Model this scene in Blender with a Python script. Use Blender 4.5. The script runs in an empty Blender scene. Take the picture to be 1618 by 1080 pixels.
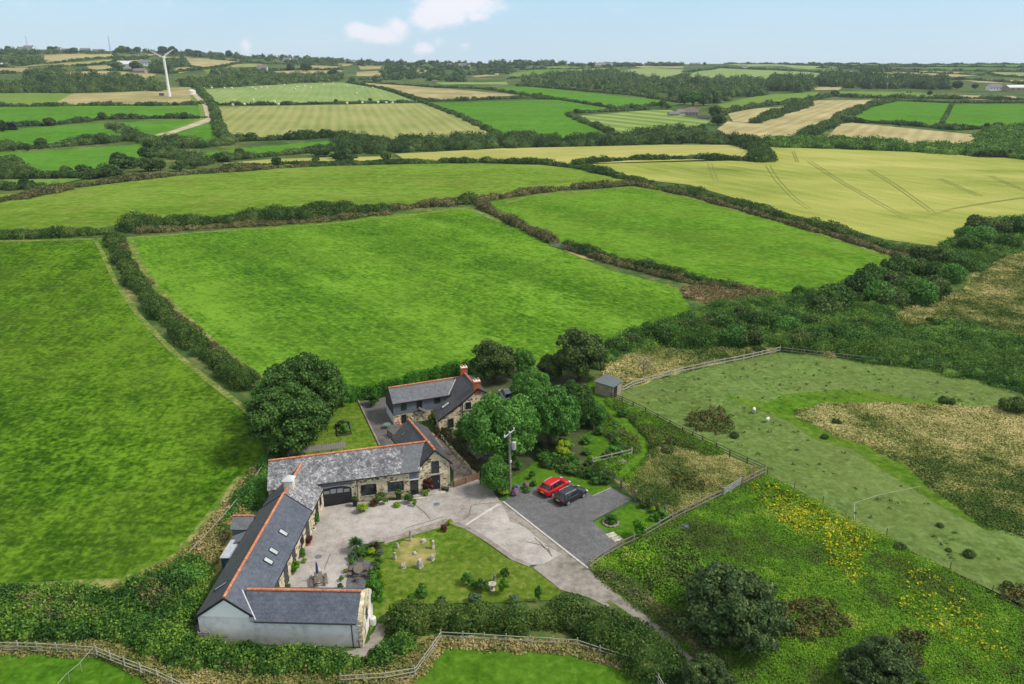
import bpy, bmesh, math, random
import numpy as np
from mathutils import Vector, Matrix, geometry
rng = np.random.default_rng(7); random.seed(7)
S = bpy.context.scene; COL = S.collection
# ---------------------------------------------------------------- camera
F = 1240.0; YH = 92.0; H = 50.0
PITCH = math.atan((540-YH)/F)
cam = bpy.data.objects.new('camera', bpy.data.cameras.new('camera')); COL.objects.link(cam)
cam.location = (0, 0, H); cam.rotation_euler = (math.pi/2-PITCH, 0, 0)
cam.data.sensor_width = 36; cam.data.lens = 36*F/1618; cam.data.clip_start = 1; cam.data.clip_end = 20000
S.camera = cam
# ---------------------------------------------------------------- light
SUN_EL, SUN_AZ = math.radians(50), math.radians(97)      # azimuth clockwise from +Y (away from the camera)
w = bpy.data.worlds.new('World'); S.world = w; w.use_nodes = True
nt = w.node_tree; bg = nt.nodes['Background']
sky = nt.nodes.new('ShaderNodeTexSky'); sky.sky_type = 'NISHITA'; sky.sun_disc = False
sky.sun_elevation = SUN_EL; sky.sun_rotation = SUN_AZ
sky.air_density = 1.0; sky.dust_density = 0.3; sky.ozone_density = 1.2; sky.altitude = 50
SKY_STR = 0.15
bg.inputs[1].default_value = SKY_STR
def N(nt, t, **k):
    n = nt.nodes.new(t)
    for a, b in k.items(): setattr(n, a, b)
    return n
def world_clouds():
    L = nt.links.new
    geo = N(nt, 'ShaderNodeTexCoord')
    dirv = geo.outputs['Generated']
    # cumulus banks given as (azimuth deg, elevation deg, half width, half height, strength)
    banks = [(-10.2, 1.75, 1.1, .62, 1.15), (-8.9, 1.45, 1.6, .62, 1.25), (-7.6, 1.85, 1.0, .7, 1.1), (-5.6, 2.6, 1.5, .9, 1.3), (-4.4, 3.3, 2.0, 1.2, 1.45), (-2.8, 3.7, 2.0, 1.2, 1.35), (-2.4, 2.75, 1.2, .5, .95), (-6.0, .7, .9, .55, .8), (-5.0, 1.1, .6, .5, .7), (-3.2, .8, .7, .35, .45),
             (-17.6, .75, .45, .5, .85), (32.5, .9, 1.4, .4, .5), (-26, 3.4, 14, 2.0, .25), (3, 2.8, 7, 1.4, .2)]
    sep = N(nt, 'ShaderNodeSeparateXYZ'); L(dirv, sep.inputs[0])
    def m(op, a, b=None, c=None):
        n = N(nt, 'ShaderNodeMath', operation=op)
        for i, v in enumerate((a, b, c)):
            if v is None: continue
            if isinstance(v, (int, float)): n.inputs[i].default_value = v
            else: L(v, n.inputs[i])
        return n.outputs[0]
    az = m('MULTIPLY', m('ARCTAN2', sep.outputs[0], sep.outputs[1]), 57.2958)
    el = m('MULTIPLY', m('ARCSINE', sep.outputs[2]), 57.2958)
    nz = N(nt, 'ShaderNodeTexNoise'); nz.inputs['Scale'].default_value = 42; nz.inputs['Detail'].default_value = 9; nz.inputs['Roughness'].default_value = .58
    mp = N(nt, 'ShaderNodeMapping'); mp.inputs['Scale'].default_value = (1, 1, 1.5); L(dirv, mp.inputs[0]); L(mp.outputs[0], nz.inputs[0])
    tot = None
    for a, e, hw, hh, s in banks:
        da = m('DIVIDE', m('SUBTRACT', az, a), hw); de = m('DIVIDE', m('SUBTRACT', el, e), hh)
        g = m('MULTIPLY', m('POWER', 2.718, m('MULTIPLY', m('ADD', m('MULTIPLY', da, da), m('MULTIPLY', de, de)), -1.0)), s)
        tot = g if tot is None else m('MAXIMUM', tot, g)
    dens = m('ADD', m('MULTIPLY', tot, 1.0), m('MULTIPLY', m('SUBTRACT', nz.outputs[0], .5), 1.5))
    mr = N(nt, 'ShaderNodeMapRange'); mr.interpolation_type = 'SMOOTHSTEP'
    L(dens, mr.inputs[0]); mr.inputs[1].default_value = .22; mr.inputs[2].default_value = 1.0; mr.inputs[4].default_value = .9
    gate = m('MULTIPLY', mr.outputs[0], m('MINIMUM', m('MULTIPLY', tot, 3.0), 1.0))
    # thin overall veil that lifts and whitens the sky
    n2 = N(nt, 'ShaderNodeTexNoise'); n2.inputs['Scale'].default_value = 5; n2.inputs['Detail'].default_value = 6
    mp2 = N(nt, 'ShaderNodeMapping'); mp2.inputs['Scale'].default_value = (1, 1, 4); L(dirv, mp2.inputs[0]); L(mp2.outputs[0], n2.inputs[0])
    veil = m('MULTIPLY_ADD', n2.outputs[0], .12, .80)
    mx0 = N(nt, 'ShaderNodeMix', data_type='RGBA'); L(veil, mx0.inputs[0]); L(sky.outputs[0], mx0.inputs[6])
    vr = N(nt, 'ShaderNodeValToRGB'); L(m('DIVIDE', el, 30.0), vr.inputs[0]); ve = vr.color_ramp.elements; ve[0].position = 0; ve[0].color = (*VEIL[0], 1); ve[1].position = .75; ve[1].color = (*VEIL[2], 1); e_ = ve.new(.2); e_.color = (*VEIL[1], 1)
    vs_ = N(nt, 'ShaderNodeVectorMath', operation='SCALE'); L(vr.outputs[0], vs_.inputs[0]); vs_.inputs['Scale'].default_value = 1.0; L(vs_.outputs[0], mx0.inputs[7])
    mx = N(nt, 'ShaderNodeMix', data_type='RGBA'); L(gate, mx.inputs[0]); L(mx0.outputs[2], mx.inputs[6]); mx.inputs[7].default_value = CLOUD
    L(mx.outputs[2], bg.inputs[0])
VEIL = [(2.35, 3.25, 4.05), (1.75, 3.0, 4.05), (3.5, 3.55, 3.6)]; CLOUD = (4.5, 4.45, 4.75, 1)
world_clouds()
sl = bpy.data.lights.new('sun', 'SUN'); sl.energy = 2.5; sl.angle = math.radians(12); sl.color = (1, .93, .82)
so = bpy.data.objects.new('sun', sl); COL.objects.link(so); so.location = (0, 0, 300)
sd = Vector((math.sin(SUN_AZ)*math.cos(SUN_EL), math.cos(SUN_AZ)*math.cos(SUN_EL), math.sin(SUN_EL)))
so.rotation_euler = sd.to_track_quat('Z', 'Y').to_euler()
S.view_settings.view_transform = 'Standard'; S.view_settings.look = 'None'; S.view_settings.exposure = 0.55; S.view_settings.gamma = 1
S.cycles.max_bounces = 5; S.cycles.diffuse_bounces = 3; S.cycles.transparent_max_bounces = 4; S.cycles.volume_bounces = 0
S.cycles.use_denoising = True

# ---------------------------------------------------------------- terrain and projection
cp, sp = math.cos(PITCH), math.sin(PITCH)
def ray(px, py):
    u = (px-809)/F; v = (540-py)/F
    return np.array([u, cp+v*sp, -sp+v*cp])
RD = 2600.
_rx = [-400, 0, 200, 400, 560, 700, 800, 1080, 1618, 2000]; _ry = [76, 77, 80, 88, 96, 99, 100, 101, 101.5, 102]
_az = []; _zr = []
for a_, b_ in zip(_rx, _ry):
    d = ray(a_, b_); hr = math.hypot(d[0], d[1]); _az.append(math.atan2(d[0], d[1])); _zr.append(H + RD*d[2]/hr)
def T(x, y):
    x = np.asarray(x, float); y = np.asarray(y, float)
    r = np.hypot(x, y); az = np.arctan2(x, y)
    zr = np.interp(az, _az, _zr)
    zr = np.where(y < 0, _zr[3]*.3, zr)
    t = np.clip((r-300)/(RD-300), 0, 1)
    z = zr*t**1.55
    f = np.clip((r-320)/500, 0, 1); f = f*f*(3-2*f)
    z = z + f*(.8*np.sin(x/71+1.3)*np.cos(y/93) + .5*np.sin((x+y)/47.))
    b = np.clip(r-RD, 0, None)
    return z - 0.00004*b**2*np.clip(zr/40, .6, 2)
def G(px, py, z=None):
    d = ray(px, py)
    if z is not None:
        t = (z-H)/d[2]; return (d[0]*t, d[1]*t)
    if d[2] < 0:
        t = -H/d[2]
        if math.hypot(d[0]*t, d[1]*t) < 300: return (d[0]*t, d[1]*t)
    ts = 200*(1.004**np.arange(900)); X = d[0]*ts; Y = d[1]*ts; Z = H+d[2]*ts
    k = np.nonzero(Z < T(X, Y))[0]
    k = k[0] if len(k) and ts[k[0]] < RD*1.15 else int(np.argmin(np.where(np.hypot(X, Y) < RD, Z-T(X, Y), 1e9)))
    lo, hi = ts[max(k-1, 0)], ts[k]
    for _ in range(20):
        m = (lo+hi)/2
        if H+d[2]*m < T(d[0]*m, d[1]*m): hi = m
        else: lo = m
    return (d[0]*hi, d[1]*hi)
def G3(px, py, z=None):
    x, y = G(px, py, z); return Vector((x, y, float(T(x, y)) if z is None else z))
def W(px, py, A, B):
    """point of a pixel on the vertical plane through the ground points A, B"""
    d = ray(px, py); nx, ny = B[1]-A[1], -(B[0]-A[0])
    t = (A[0]*nx+A[1]*ny)/(d[0]*nx+d[1]*ny)
    return Vector((d[0]*t, d[1]*t, H+d[2]*t))
def Rp(px, py, P):
    a, b, c = [Vector(p) for p in P[:3]]; n = (b-a).cross(c-a); d = Vector(ray(px, py)); o = Vector((0, 0, H))
    return o + d*((a-o).dot(n)/d.dot(n))
def b1(L): return [(x/2.996, 50+y/2.996) for x, y in L]
def b2(L): return [(540+x/2.996, 50+y/2.996) for x, y in L]
def b3(L): return [(1078+x/2.996, 50+y/2.996) for x, y in L]

# ---------------------------------------------------------------- materials
MATS = {}
def nm(name, cols, layers, rough=.9, bump=0, island=0, objr=0, gain=2.2, stripe=None, spec=.3, metal=0, trans=0, bscale=None):
    """cols: list of (pos, rgb); layers: (scale, weight, detail, (rot deg, sx, sy) or None)"""
    if name in MATS: return MATS[name]
    m = bpy.data.materials.new(name); m.use_nodes = True; t = m.node_tree; L = t.links.new; P = t.nodes['Principled BSDF']
    P.inputs['Roughness'].default_value = rough; P.inputs['Specular IOR Level'].default_value = spec; P.inputs['Metallic'].default_value = metal
    def mm(op, a, b=None, c=None):
        n = N(t, 'ShaderNodeMath', operation=op)
        for i, v in enumerate((a, b, c)):
            if v is None: continue
            if isinstance(v, (int, float)): n.inputs[i].default_value = v
            else: L(v, n.inputs[i])
        return n.outputs[0]
    tc = N(t, 'ShaderNodeTexCoord').outputs['Object']
    if objr:
        oi = N(t, 'ShaderNodeObjectInfo')
        va = N(t, 'ShaderNodeVectorMath', operation='ADD'); L(tc, va.inputs[0]); L(oi.outputs['Location'], va.inputs[1]); tc2 = va.outputs[0]
    else: tc2 = tc
    tot = None; wsum = 0; last = None
    for sc, wt, det, st in layers:
        nz = N(t, 'ShaderNodeTexNoise'); nz.inputs['Scale'].default_value = sc; nz.inputs['Detail'].default_value = det; nz.inputs['Roughness'].default_value = .6
        if st:
            mp = N(t, 'ShaderNodeMapping'); mp.inputs['Rotation'].default_value = (0, 0, math.radians(-st[0])); mp.inputs['Scale'].default_value = (st[1], st[2], 1)
            # rotate first, then stretch
            mp.vector_type = 'POINT'
            r0 = N(t, 'ShaderNodeVectorRotate'); r0.rotation_type = 'Z_AXIS'; r0.inputs['Angle'].default_value = math.radians(-st[0])
            L(tc2, r0.inputs['Vector']); mp.inputs['Rotation'].default_value = (0, 0, 0); L(r0.outputs[0], mp.inputs[0]); L(mp.outputs[0], nz.inputs[0])
        else: L(tc2, nz.inputs[0])
        s = mm('MULTIPLY', mm('SUBTRACT', nz.outputs[0], .5), wt); tot = s if tot is None else mm('ADD', tot, s); wsum += wt; last = nz
    f = mm('MULTIPLY', tot, gain/max(wsum, 1e-6)) if tot is not None else None
    if stripe:   # (angle of the lines, spacing m, weight)
        r0 = N(t, 'ShaderNodeVectorRotate'); r0.rotation_type = 'Z_AXIS'; r0.inputs['Angle'].default_value = math.radians(-stripe[0]); L(tc, r0.inputs['Vector'])
        wv = N(t, 'ShaderNodeTexWave'); wv.bands_direction = 'Y'; wv.inputs['Scale'].default_value = .314/stripe[1]*1.0; wv.inputs['Distortion'].default_value = 1.2; wv.inputs['Detail'].default_value = 2; wv.inputs['Detail Scale'].default_value = .4
        L(r0.outputs[0], wv.inputs[0]); f = mm('ADD', f, mm('MULTIPLY', mm('SUBTRACT', wv.outputs['Fac'], .5), stripe[2]))
    if island:
        ge = N(t, 'ShaderNodeNewGeometry'); f = mm('ADD', f, mm('MULTIPLY', mm('SUBTRACT', ge.outputs['Random Per Island'], .5), island))
    if objr: f = mm('ADD', f, mm('MULTIPLY', mm('SUBTRACT', oi.outputs['Random'], .5), objr))
    if f is None: P.inputs['Base Color'].default_value = (*cols[0][1], 1)
    else:
        f = mm('ADD', f, .5)
        cr = N(t, 'ShaderNodeValToRGB'); e = cr.color_ramp.elements
        while len(e) < len(cols): e.new(.5)
        for k, (p, c) in enumerate(cols): e[k].position = p; e[k].color = (*c, 1)
        L(f, cr.inputs[0]); L(cr.outputs[0], P.inputs['Base Color'])
    if bump:
        bp = N(t, 'ShaderNodeBump'); bp.inputs['Strength'].default_value = min(1, bump); bp.inputs['Distance'].default_value = bump if bump > 1 else .2
        nb = N(t, 'ShaderNodeTexNoise'); nb.inputs['Scale'].default_value = bscale or layers[-1][0]; nb.inputs['Detail'].default_value = 6; L(tc2, nb.inputs[0])
        L(nb.outputs[0], bp.inputs['Height']); L(bp.outputs[0], P.inputs['Normal'])
    if trans:
        tr = N(t, 'ShaderNodeBsdfTranslucent'); ms = N(t, 'ShaderNodeMixShader'); ms.inputs[0].default_value = trans
        L(cr.outputs[0], tr.inputs[0]); L(P.outputs[0], ms.inputs[1]); L(tr.outputs[0], ms.inputs[2]); L(ms.outputs[0], t.nodes['Material Output'].inputs[0])
    MATS[name] = m; return m
def sm(name, rgb, rough=.6, spec=.4, metal=0, var=.12, sc=3):
    c = np.array(rgb); return nm(name, [(.2, tuple(c*(1-var))), (.8, tuple(np.minimum(c*(1+var), 1)))], [(sc, 1, 4, None)], rough=rough, spec=spec, metal=metal)

G1, G2, G3c = (.045, .17, .008), (.075, .27, .012), (.14, .36, .02)
def grass(name, a, b, c, ang=60, streak=1.0, big=.02, olive=.5, oc=None, fs=1.0, **k):
    m = nm(name, [(.12, a), (.5, b), (.88, c)], [(big*fs, .5, 3, None), (.09*fs, .8, 5, None), (.34*fs, 1.0, 6, None), (.95*fs, 1.5, 6, None), (.8*fs, 1.0*streak, 5, (ang, .25, 1.0)), (.05*fs, 1.3*streak, 3, (ang, .12, 1.0))], rough=.95, spec=0, bump=.5, bscale=2.5, **k)
    t = m.node_tree; L = t.links.new; P = t.nodes['Principled BSDF']; src = P.inputs['Base Color'].links[0].from_socket; tc = N(t, 'ShaderNodeTexCoord')
    n1 = N(t, 'ShaderNodeTexNoise'); n1.inputs['Scale'].default_value = .045; n1.inputs['Detail'].default_value = 7; n1.inputs['Roughness'].default_value = .7; mp = N(t, 'ShaderNodeMapping'); mp.inputs['Location'].default_value = (31, 7, 3); L(tc.outputs['Object'], mp.inputs[0]); L(mp.outputs[0], n1.inputs[0])
    mr = N(t, 'ShaderNodeMapRange'); L(n1.outputs[0], mr.inputs[0]); mr.inputs[1].default_value = .42; mr.inputs[2].default_value = .68; mr.inputs[4].default_value = olive
    mx = N(t, 'ShaderNodeMix', data_type='RGBA'); L(mr.outputs[0], mx.inputs[0]); L(src, mx.inputs[6]); mx.inputs[7].default_value = (*(oc or (b[0]*1.35, b[1]*.82, b[2]*1.6)), 1)
    # pale tussocks
    n2 = N(t, 'ShaderNodeTexNoise'); n2.inputs['Scale'].default_value = .85*fs; n2.inputs['Detail'].default_value = 4; L(mp.outputs[0], n2.inputs[0])
    m2 = N(t, 'ShaderNodeMapRange'); L(n2.outputs[0], m2.inputs[0]); m2.inputs[1].default_value = .54; m2.inputs[2].default_value = .68; m2.inputs[4].default_value = .5
    mx2 = N(t, 'ShaderNodeMix', data_type='RGBA'); L(m2.outputs[0], mx2.inputs[0]); L(mx.outputs[2], mx2.inputs[6]); mx2.inputs[7].default_value = (c[0]*1.25, c[1]*1.12, c[2]*1.5, 1); L(mx2.outputs[2], P.inputs['Base Color']); return m
m_left = grass('grass_left', (0.0198, 0.0625, 0.0056), (0.0557, 0.1303, 0.007), (0.1212, 0.2344, 0.0168), 100, .7, gain=7.5, fs=1.3, olive=.6, oc=(0.0673, 0.1094, 0.014))
m_main = grass('grass_main', (0.03, 0.0952, 0.0075), (0.0777, 0.1848, 0.012), (0.1459, 0.2856, 0.027), 128, 1.1, gain=7, fs=1.1, olive=.5, oc=(0.0884, 0.1624, 0.018))
m_strip = grass('grass_strip', (0.0529, 0.1391, 0.0104), (0.0882, 0.2002, 0.0143), (0.1322, 0.2614, 0.026), 130, .9, gain=8, fs=.7)
m_dome = grass('grass_dome', (0.0762, 0.1558, 0.012), (0.1165, 0.2115, 0.0216), (0.1658, 0.2615, 0.0384), 10, .9, gain=8, fs=.4)
m_far = grass('grass_far', (0.0471, 0.147, 0.0104), (0.0722, 0.1995, 0.0182), (0.1026, 0.2467, 0.0325), 10, .6, gain=4.5, olive=.4, fs=.3)
m_far2 = grass('grass_far_pale', (0.0892, 0.1733, 0.026), (0.1275, 0.2205, 0.039), (0.17, 0.2678, 0.065), 10, .6, gain=4.5, olive=.4, fs=.3)
m_yel = nm('barley', [(.1, (.12, .18, .02)), (.45, (.25, .285, .05)), (.9, (.385, .375, .10))], [(.008, 1.6, 3, None), (.03, 1.2, 5, (-12, .15, 1)), (.20, 1.0, 6, (120, .15, 1)), (.9, .6, 4, None)], gain=4.2, rough=.95, spec=.1)
m_yel2 = nm('barley_pale', [(.1, (.24, .27, .06)), (.9, (.42, .38, .12))], [(.02, 1, 3, None), (.2, 1, 4, (10, .1, 1))], gain=2.8, rough=.95, spec=.1)
m_gold = nm('stubble_gold', [(.1, (.25, .22, .09)), (.5, (.35, .30, .135)), (.9, (.45, .39, .20))], [(.02, 1, 3, None), (.15, 1, 5, (60, .12, 1))], gain=2.6, stripe=(60, 9, .18), rough=.95, spec=.1)
m_tan = nm('stubble_tan', [(.1, (.19, .19, .07)), (.5, (.30, .26, .11)), (.9, (.43, .36, .18))], [(.012, 1, 3, None), (.05, 1, 5, None)], gain=2.8, rough=.95, spec=.1)
m_mown = nm('mown_hay', [(.1, (.16, .20, .05)), (.5, (.25, .27, .08)), (.9, (.33, .32, .12))], [(.012, 1, 3, None), (.08, 1, 5, (102, .15, 1))], gain=2.0, stripe=(102, 8, .25), rough=.95, spec=.1)
m_mown2 = nm('mown_green', [(.1, (.14, .22, .055)), (.5, (.20, .28, .08)), (.9, (.28, .33, .12))], [(.012, 1, 3, None), (.08, 1, 5, (102, .15, 1))], gain=2.0, stripe=(102, 8, .16), rough=.95, spec=.1)
m_striped = nm('striped_grass', [(.1, (.09, .18, .025)), (.9, (.27, .33, .09))], [(.012, 1, 3, None), (.08, 1, 5, None)], gain=1.2, stripe=(122, 26, .6), rough=.95, spec=.1)
m_lawn = grass('lawn', (0.0382, 0.095, 0.007), (0.085, 0.165, 0.014), (0.17, 0.225, 0.04), 30, .5, gain=5.5, big=.1, fs=1.6)
m_lawn2 = grass('lawn_green', (0.032, 0.0998, 0.006), (0.06, 0.1575, 0.01), (0.096, 0.21, 0.018), 30, .5, gain=5.5, big=.1, fs=1.6)
m_pad = grass('paddock_turf', (0.0602, 0.1047, 0.0231), (0.1053, 0.1709, 0.0399), (0.1505, 0.226, 0.0609), 140, .5, gain=5.5, fs=1.4, oc=(0.1204, 0.1433, 0.0473))
m_ditch = grass('ditch_grass', (0.0336, 0.092, 0.008), (0.0714, 0.161, 0.012), (0.126, 0.2116, 0.028), 120, .8, gain=6, fs=1.4)
ROUGH_L = [(.03, 1, 3, None), (.16, 1.2, 5, None), (.7, .8, 5, None)]
m_base = nm('rough_ground', [(.1, (.035, .075, .014)), (.42, (.085, .13, .028)), (.65, (.20, .19, .06)), (.9, (.33, .27, .11))], ROUGH_L, gain=3.0, rough=1, spec=.05, bump=.5)
m_scrubfar = nm('valley_scrub', [(.1, (.022, .055, .014)), (.5, (.04, .095, .022)), (.9, (.11, .15, .04))], [(.01, 1, 3, None), (.06, 1.2, 5, None), (.3, .6, 4, None)], gain=3.0, rough=1, spec=.05)
m_gmead = nm('golden_meadow', [(.05, (.05, .10, .02)), (.34, (.12, .16, .04)), (.55, (.27, .28, .085)), (.9, (.52, .455, .20))], [(.045, 1.6, 4, None), (.16, 1.2, 5, None), (.7, .7, 5, None)], gain=4.2, island=.3, rough=1, spec=.05)
m_mead = nm('lush_meadow', [(.03, (0.0361, 0.0834, 0.0115)), (.28, (0.1023, 0.1411, 0.036)), (.5, (0.0902, 0.2117, 0.0173)), (.75, (0.1443, 0.3016, 0.023)), (.98, (0.2886, 0.3721, 0.0576))], [(.04, 1.8, 4, None), (.16, 1.2, 5, None), (.7, .7, 5, None)], gain=4.2, island=.35, rough=1, spec=.05)
m_verge = nm('verge_straw', [(.1, (.06, .10, .02)), (.4, (.16, .17, .05)), (.65, (.30, .25, .10)), (.9, (.42, .35, .17))], ROUGH_L, gain=3.0, island=.3, rough=1, spec=.05)
m_bracken = nm('brown_sorrel', [(.1, (0.0405, 0.0945, 0.0208)), (.45, (0.1013, 0.1283, 0.0364)), (.65, (0.1553, 0.1148, 0.0455)), (.95, (0.243, 0.1755, 0.078))], ROUGH_L, gain=2.6, island=.5, rough=1, spec=.05)
m_rag = nm('ragwort_flower', [(.1, (.06, .15, .015)), (.45, (.16, .24, .02)), (.6, (.36, .38, .02)), (.95, (.52, .50, .02))], ROUGH_L, gain=2.6, island=.8, rough=1, spec=.05)
m_concrete = nm('concrete', [(.0, (.17, .15, .13)), (.45, (.33, .305, .28)), (.85, (.47, .44, .41))], [(.10, 1.6, 5, None), (.9, .9, 6, None), (4, .7, 4, None)], gain=3.2, rough=.9, spec=.2)
m_gravel = nm('slate_gravel', [(.1, (0.0791, 0.081, 0.0837)), (.5, (0.1209, 0.1224, 0.126)), (.9, (0.1767, 0.1794, 0.1845))], [(.12, 1.0, 4, None), (1.2, .8, 6, None), (4, 1.0, 3, None)], gain=3.0, rough=.95, spec=.2, bump=.4, bscale=6)
m_track = nm('dirt_track', [(.1, (.13, .12, .09)), (.5, (.24, .22, .19)), (.9, (.34, .31, .28))], [(.2, 1, 4, None), (1.5, 1, 6, None)], gain=2.6, rough=.95, spec=.1)
m_farm = nm('pale_track', [(.1, (.30, .25, .15)), (.9, (.50, .43, .30))], [(.1, 1, 4, None)], gain=2.2, rough=1)
def leafm(name, a, b, c, sc=.45, island=.8, objr=.3, gain=2.2): return nm(name, [(.1, a), (.5, b), (.9, c)], [(sc, 1, 3, None), (sc*4, .5, 3, None)], rough=.55, spec=.2, island=island, objr=objr, gain=gain, trans=.32)
l_dark = leafm('leaf_dark', (0.0216, 0.0633, 0.0115), (0.0504, 0.1265, 0.0207), (0.12, 0.2357, 0.0414))
l_mid = leafm('leaf_mid', (0.0418, 0.125, 0.02), (0.0835, 0.2334, 0.0333), (0.1566, 0.3502, 0.0584))
l_light = leafm('leaf_light', (0.0508, 0.1595, 0.0174), (0.1015, 0.2755, 0.029), (0.1885, 0.406, 0.0508))
l_olive = leafm('leaf_olive', (0.0385, 0.0775, 0.0176), (0.0825, 0.1438, 0.0308), (0.165, 0.2375, 0.0605))
l_grey = leafm('leaf_grey', (.05, .10, .05), (.09, .17, .085), (.17, .26, .14))
l_yel = leafm('leaf_yellow', (.12, .24, .012), (.24, .40, .02), (.45, .52, .03))
l_lime = leafm('leaf_lime', (.06, .2, .01), (.11, .30, .015), (.2, .4, .03))
l_red = leafm('leaf_red', (.05, .018, .014), (.11, .035, .025), (.2, .08, .05))
l_pink = leafm('petal_pink', (.12, .18, .08), (.45, .16, .38), (.65, .35, .6), island=1.4)
l_blue = leafm('petal_blue', (.06, .14, .06), (.16, .24, .38), (.3, .4, .6), island=1.2)
l_hedge = leafm('leaf_hedge', (0.024, 0.0633, 0.0103), (0.054, 0.1265, 0.0184), (0.144, 0.207, 0.0403), sc=.22, gain=3)
l_bank = leafm('leaf_bank', (0.0435, 0.0653, 0.0174), (0.1087, 0.1232, 0.0377), (0.29, 0.2465, 0.1015), sc=.25)
l_bramble = leafm('leaf_bramble', (0.0269, 0.0878, 0.0132), (0.0718, 0.183, 0.0238), (0.2093, 0.3514, 0.0462), sc=.22, gain=3.2)
l_farwood = leafm('leaf_far_wood', (0.0297, 0.0715, 0.0156), (0.0648, 0.13, 0.0286), (0.1485, 0.221, 0.0585), sc=.06, island=.5, gain=3.0)
m_teak = nm('weathered_teak', [(.1, (.09, .075, .06)), (.9, (.21, .18, .15))], [(.6, 1, 3, None), (4, 1, 4, None)], rough=.9, gain=2.4)
m_bark = sm('bark', (.10, .08, .06), .95, .1)
m_wood = nm('grey_wood', [(.1, (.14, .12, .095)), (.9, (.32, .285, .24))], [(.6, 1, 3, None), (4, 1, 4, None)], rough=.9, gain=2.4)
m_woodpale = nm('pale_wood', [(.1, (.26, .25, .20)), (.9, (.46, .44, .37))], [(.6, 1, 3, None), (4, 1, 4, None)], rough=.9, gain=2.4)
m_wooddark = nm('dark_wood', [(.1, (.05, .045, .03)), (.9, (.13, .115, .085))], [(.6, 1, 3, None), (4, 1, 4, None)], rough=.9, gain=2.4)
m_woodbrown = nm('brown_wood', [(.1, (.15, .09, .05)), (.9, (.32, .21, .13))], [(.6, 1, 3, None), (4, 1, 4, None)], rough=.9, gain=2.4)
m_glass = nm('window_glass', [(.2, (.012, .015, .018)), (.8, (.04, .05, .055))], [(.8, 1, 2, None)], rough=.08, spec=.6)
m_skyglass = nm('skylight_glass', [(.2, (.30, .35, .36)), (.8, (.48, .54, .55))], [(1.2, 1, 2, None)], rough=.15, spec=.6)
m_black = sm('black_paint', (.018, .019, .022), .5, .4)
m_white = sm('white_paint', (.75, .75, .73), .5, .3, var=.05)
m_lead = sm('lead_flashing', (.50, .52, .54), .6, .3)
m_render = nm('white_render', [(.05, (.58, .55, .53)), (.5, (.75, .72, .71)), (.9, (.82, .79, .78))], [(.3, 1, 5, None), (1.4, 1, 6, None)], gain=4, rough=.9, spec=.2)
m_boardwhite = nm('white_board', [(.1, (.84, .82, .83)), (.9, (.90, .88, .88))], [(.4, 1, 3, None)], rough=.7)
m_ridge = nm('terracotta_ridge', [(.1, (.34, .11, .05)), (.5, (.52, .185, .085)), (.9, (.62, .32, .20))], [(1.6, 1, 3, None), (6, .6, 2, None)], rough=.8, gain=2.6)
m_brick = nm('red_brick', [(.1, (.30, .07, .035)), (.9, (.50, .16, .08))], [(5, 1, 3, None)], rough=.9, gain=2.6)
m_bluewall = nm('slate_hanging', [(.1, (.10, .12, .155)), (.9, (.16, .185, .225))], [(.5, .6, 3, None), (3.2, 1, 3, None)], rough=.75, gain=2.4)
def slate(name, a, b, c, gain=3.6, ang=0):
    m = nm(name, [(.12, a), (.5, b), (.88, c)], [(.35, .7, 4, None), (2.2, 1, 5, None), (5, .8, 3, None)], rough=.62, spec=.35, gain=gain, bump=.35, bscale=5)
    t = m.node_tree; P = t.nodes['Principled BSDF']; L = t.links.new          # thin dark course lines by height
    src = P.inputs['Base Color'].links[0].from_socket
    tc = N(t, 'ShaderNodeTexCoord'); wv = N(t, 'ShaderNodeTexWave'); wv.bands_direction = 'Z'; wv.wave_profile = 'SAW'; wv.inputs['Scale'].default_value = 1.5; wv.inputs['Distortion'].default_value = .4
    L(tc.outputs['Object'], wv.inputs[0]); mr = N(t, 'ShaderNodeMapRange'); L(wv.outputs['Fac'], mr.inputs[0]); mr.inputs[2].default_value = .35; mr.inputs[3].default_value = .86; mr.inputs[4].default_value = 1
    mx = N(t, 'ShaderNodeVectorMath', operation='SCALE'); L(src, mx.inputs[0]); L(mr.outputs[0], mx.inputs['Scale']); L(mx.outputs[0], P.inputs['Base Color']); return m
s_blue = slate('slate_blue', (.056, .068, .092), (.082, .096, .124), (.115, .131, .163))
s_dark = slate('slate_dark', (.040, .041, .044), (.058, .059, .063), (.085, .086, .09))
s_old = slate('slate_lichen', (.075, .076, .084), (.17, .172, .185), (.42, .42, .43), gain=4.2)
s_grey = slate('slate_grey', (.09, .098, .11), (.125, .133, .147), (.17, .178, .19))
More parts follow.
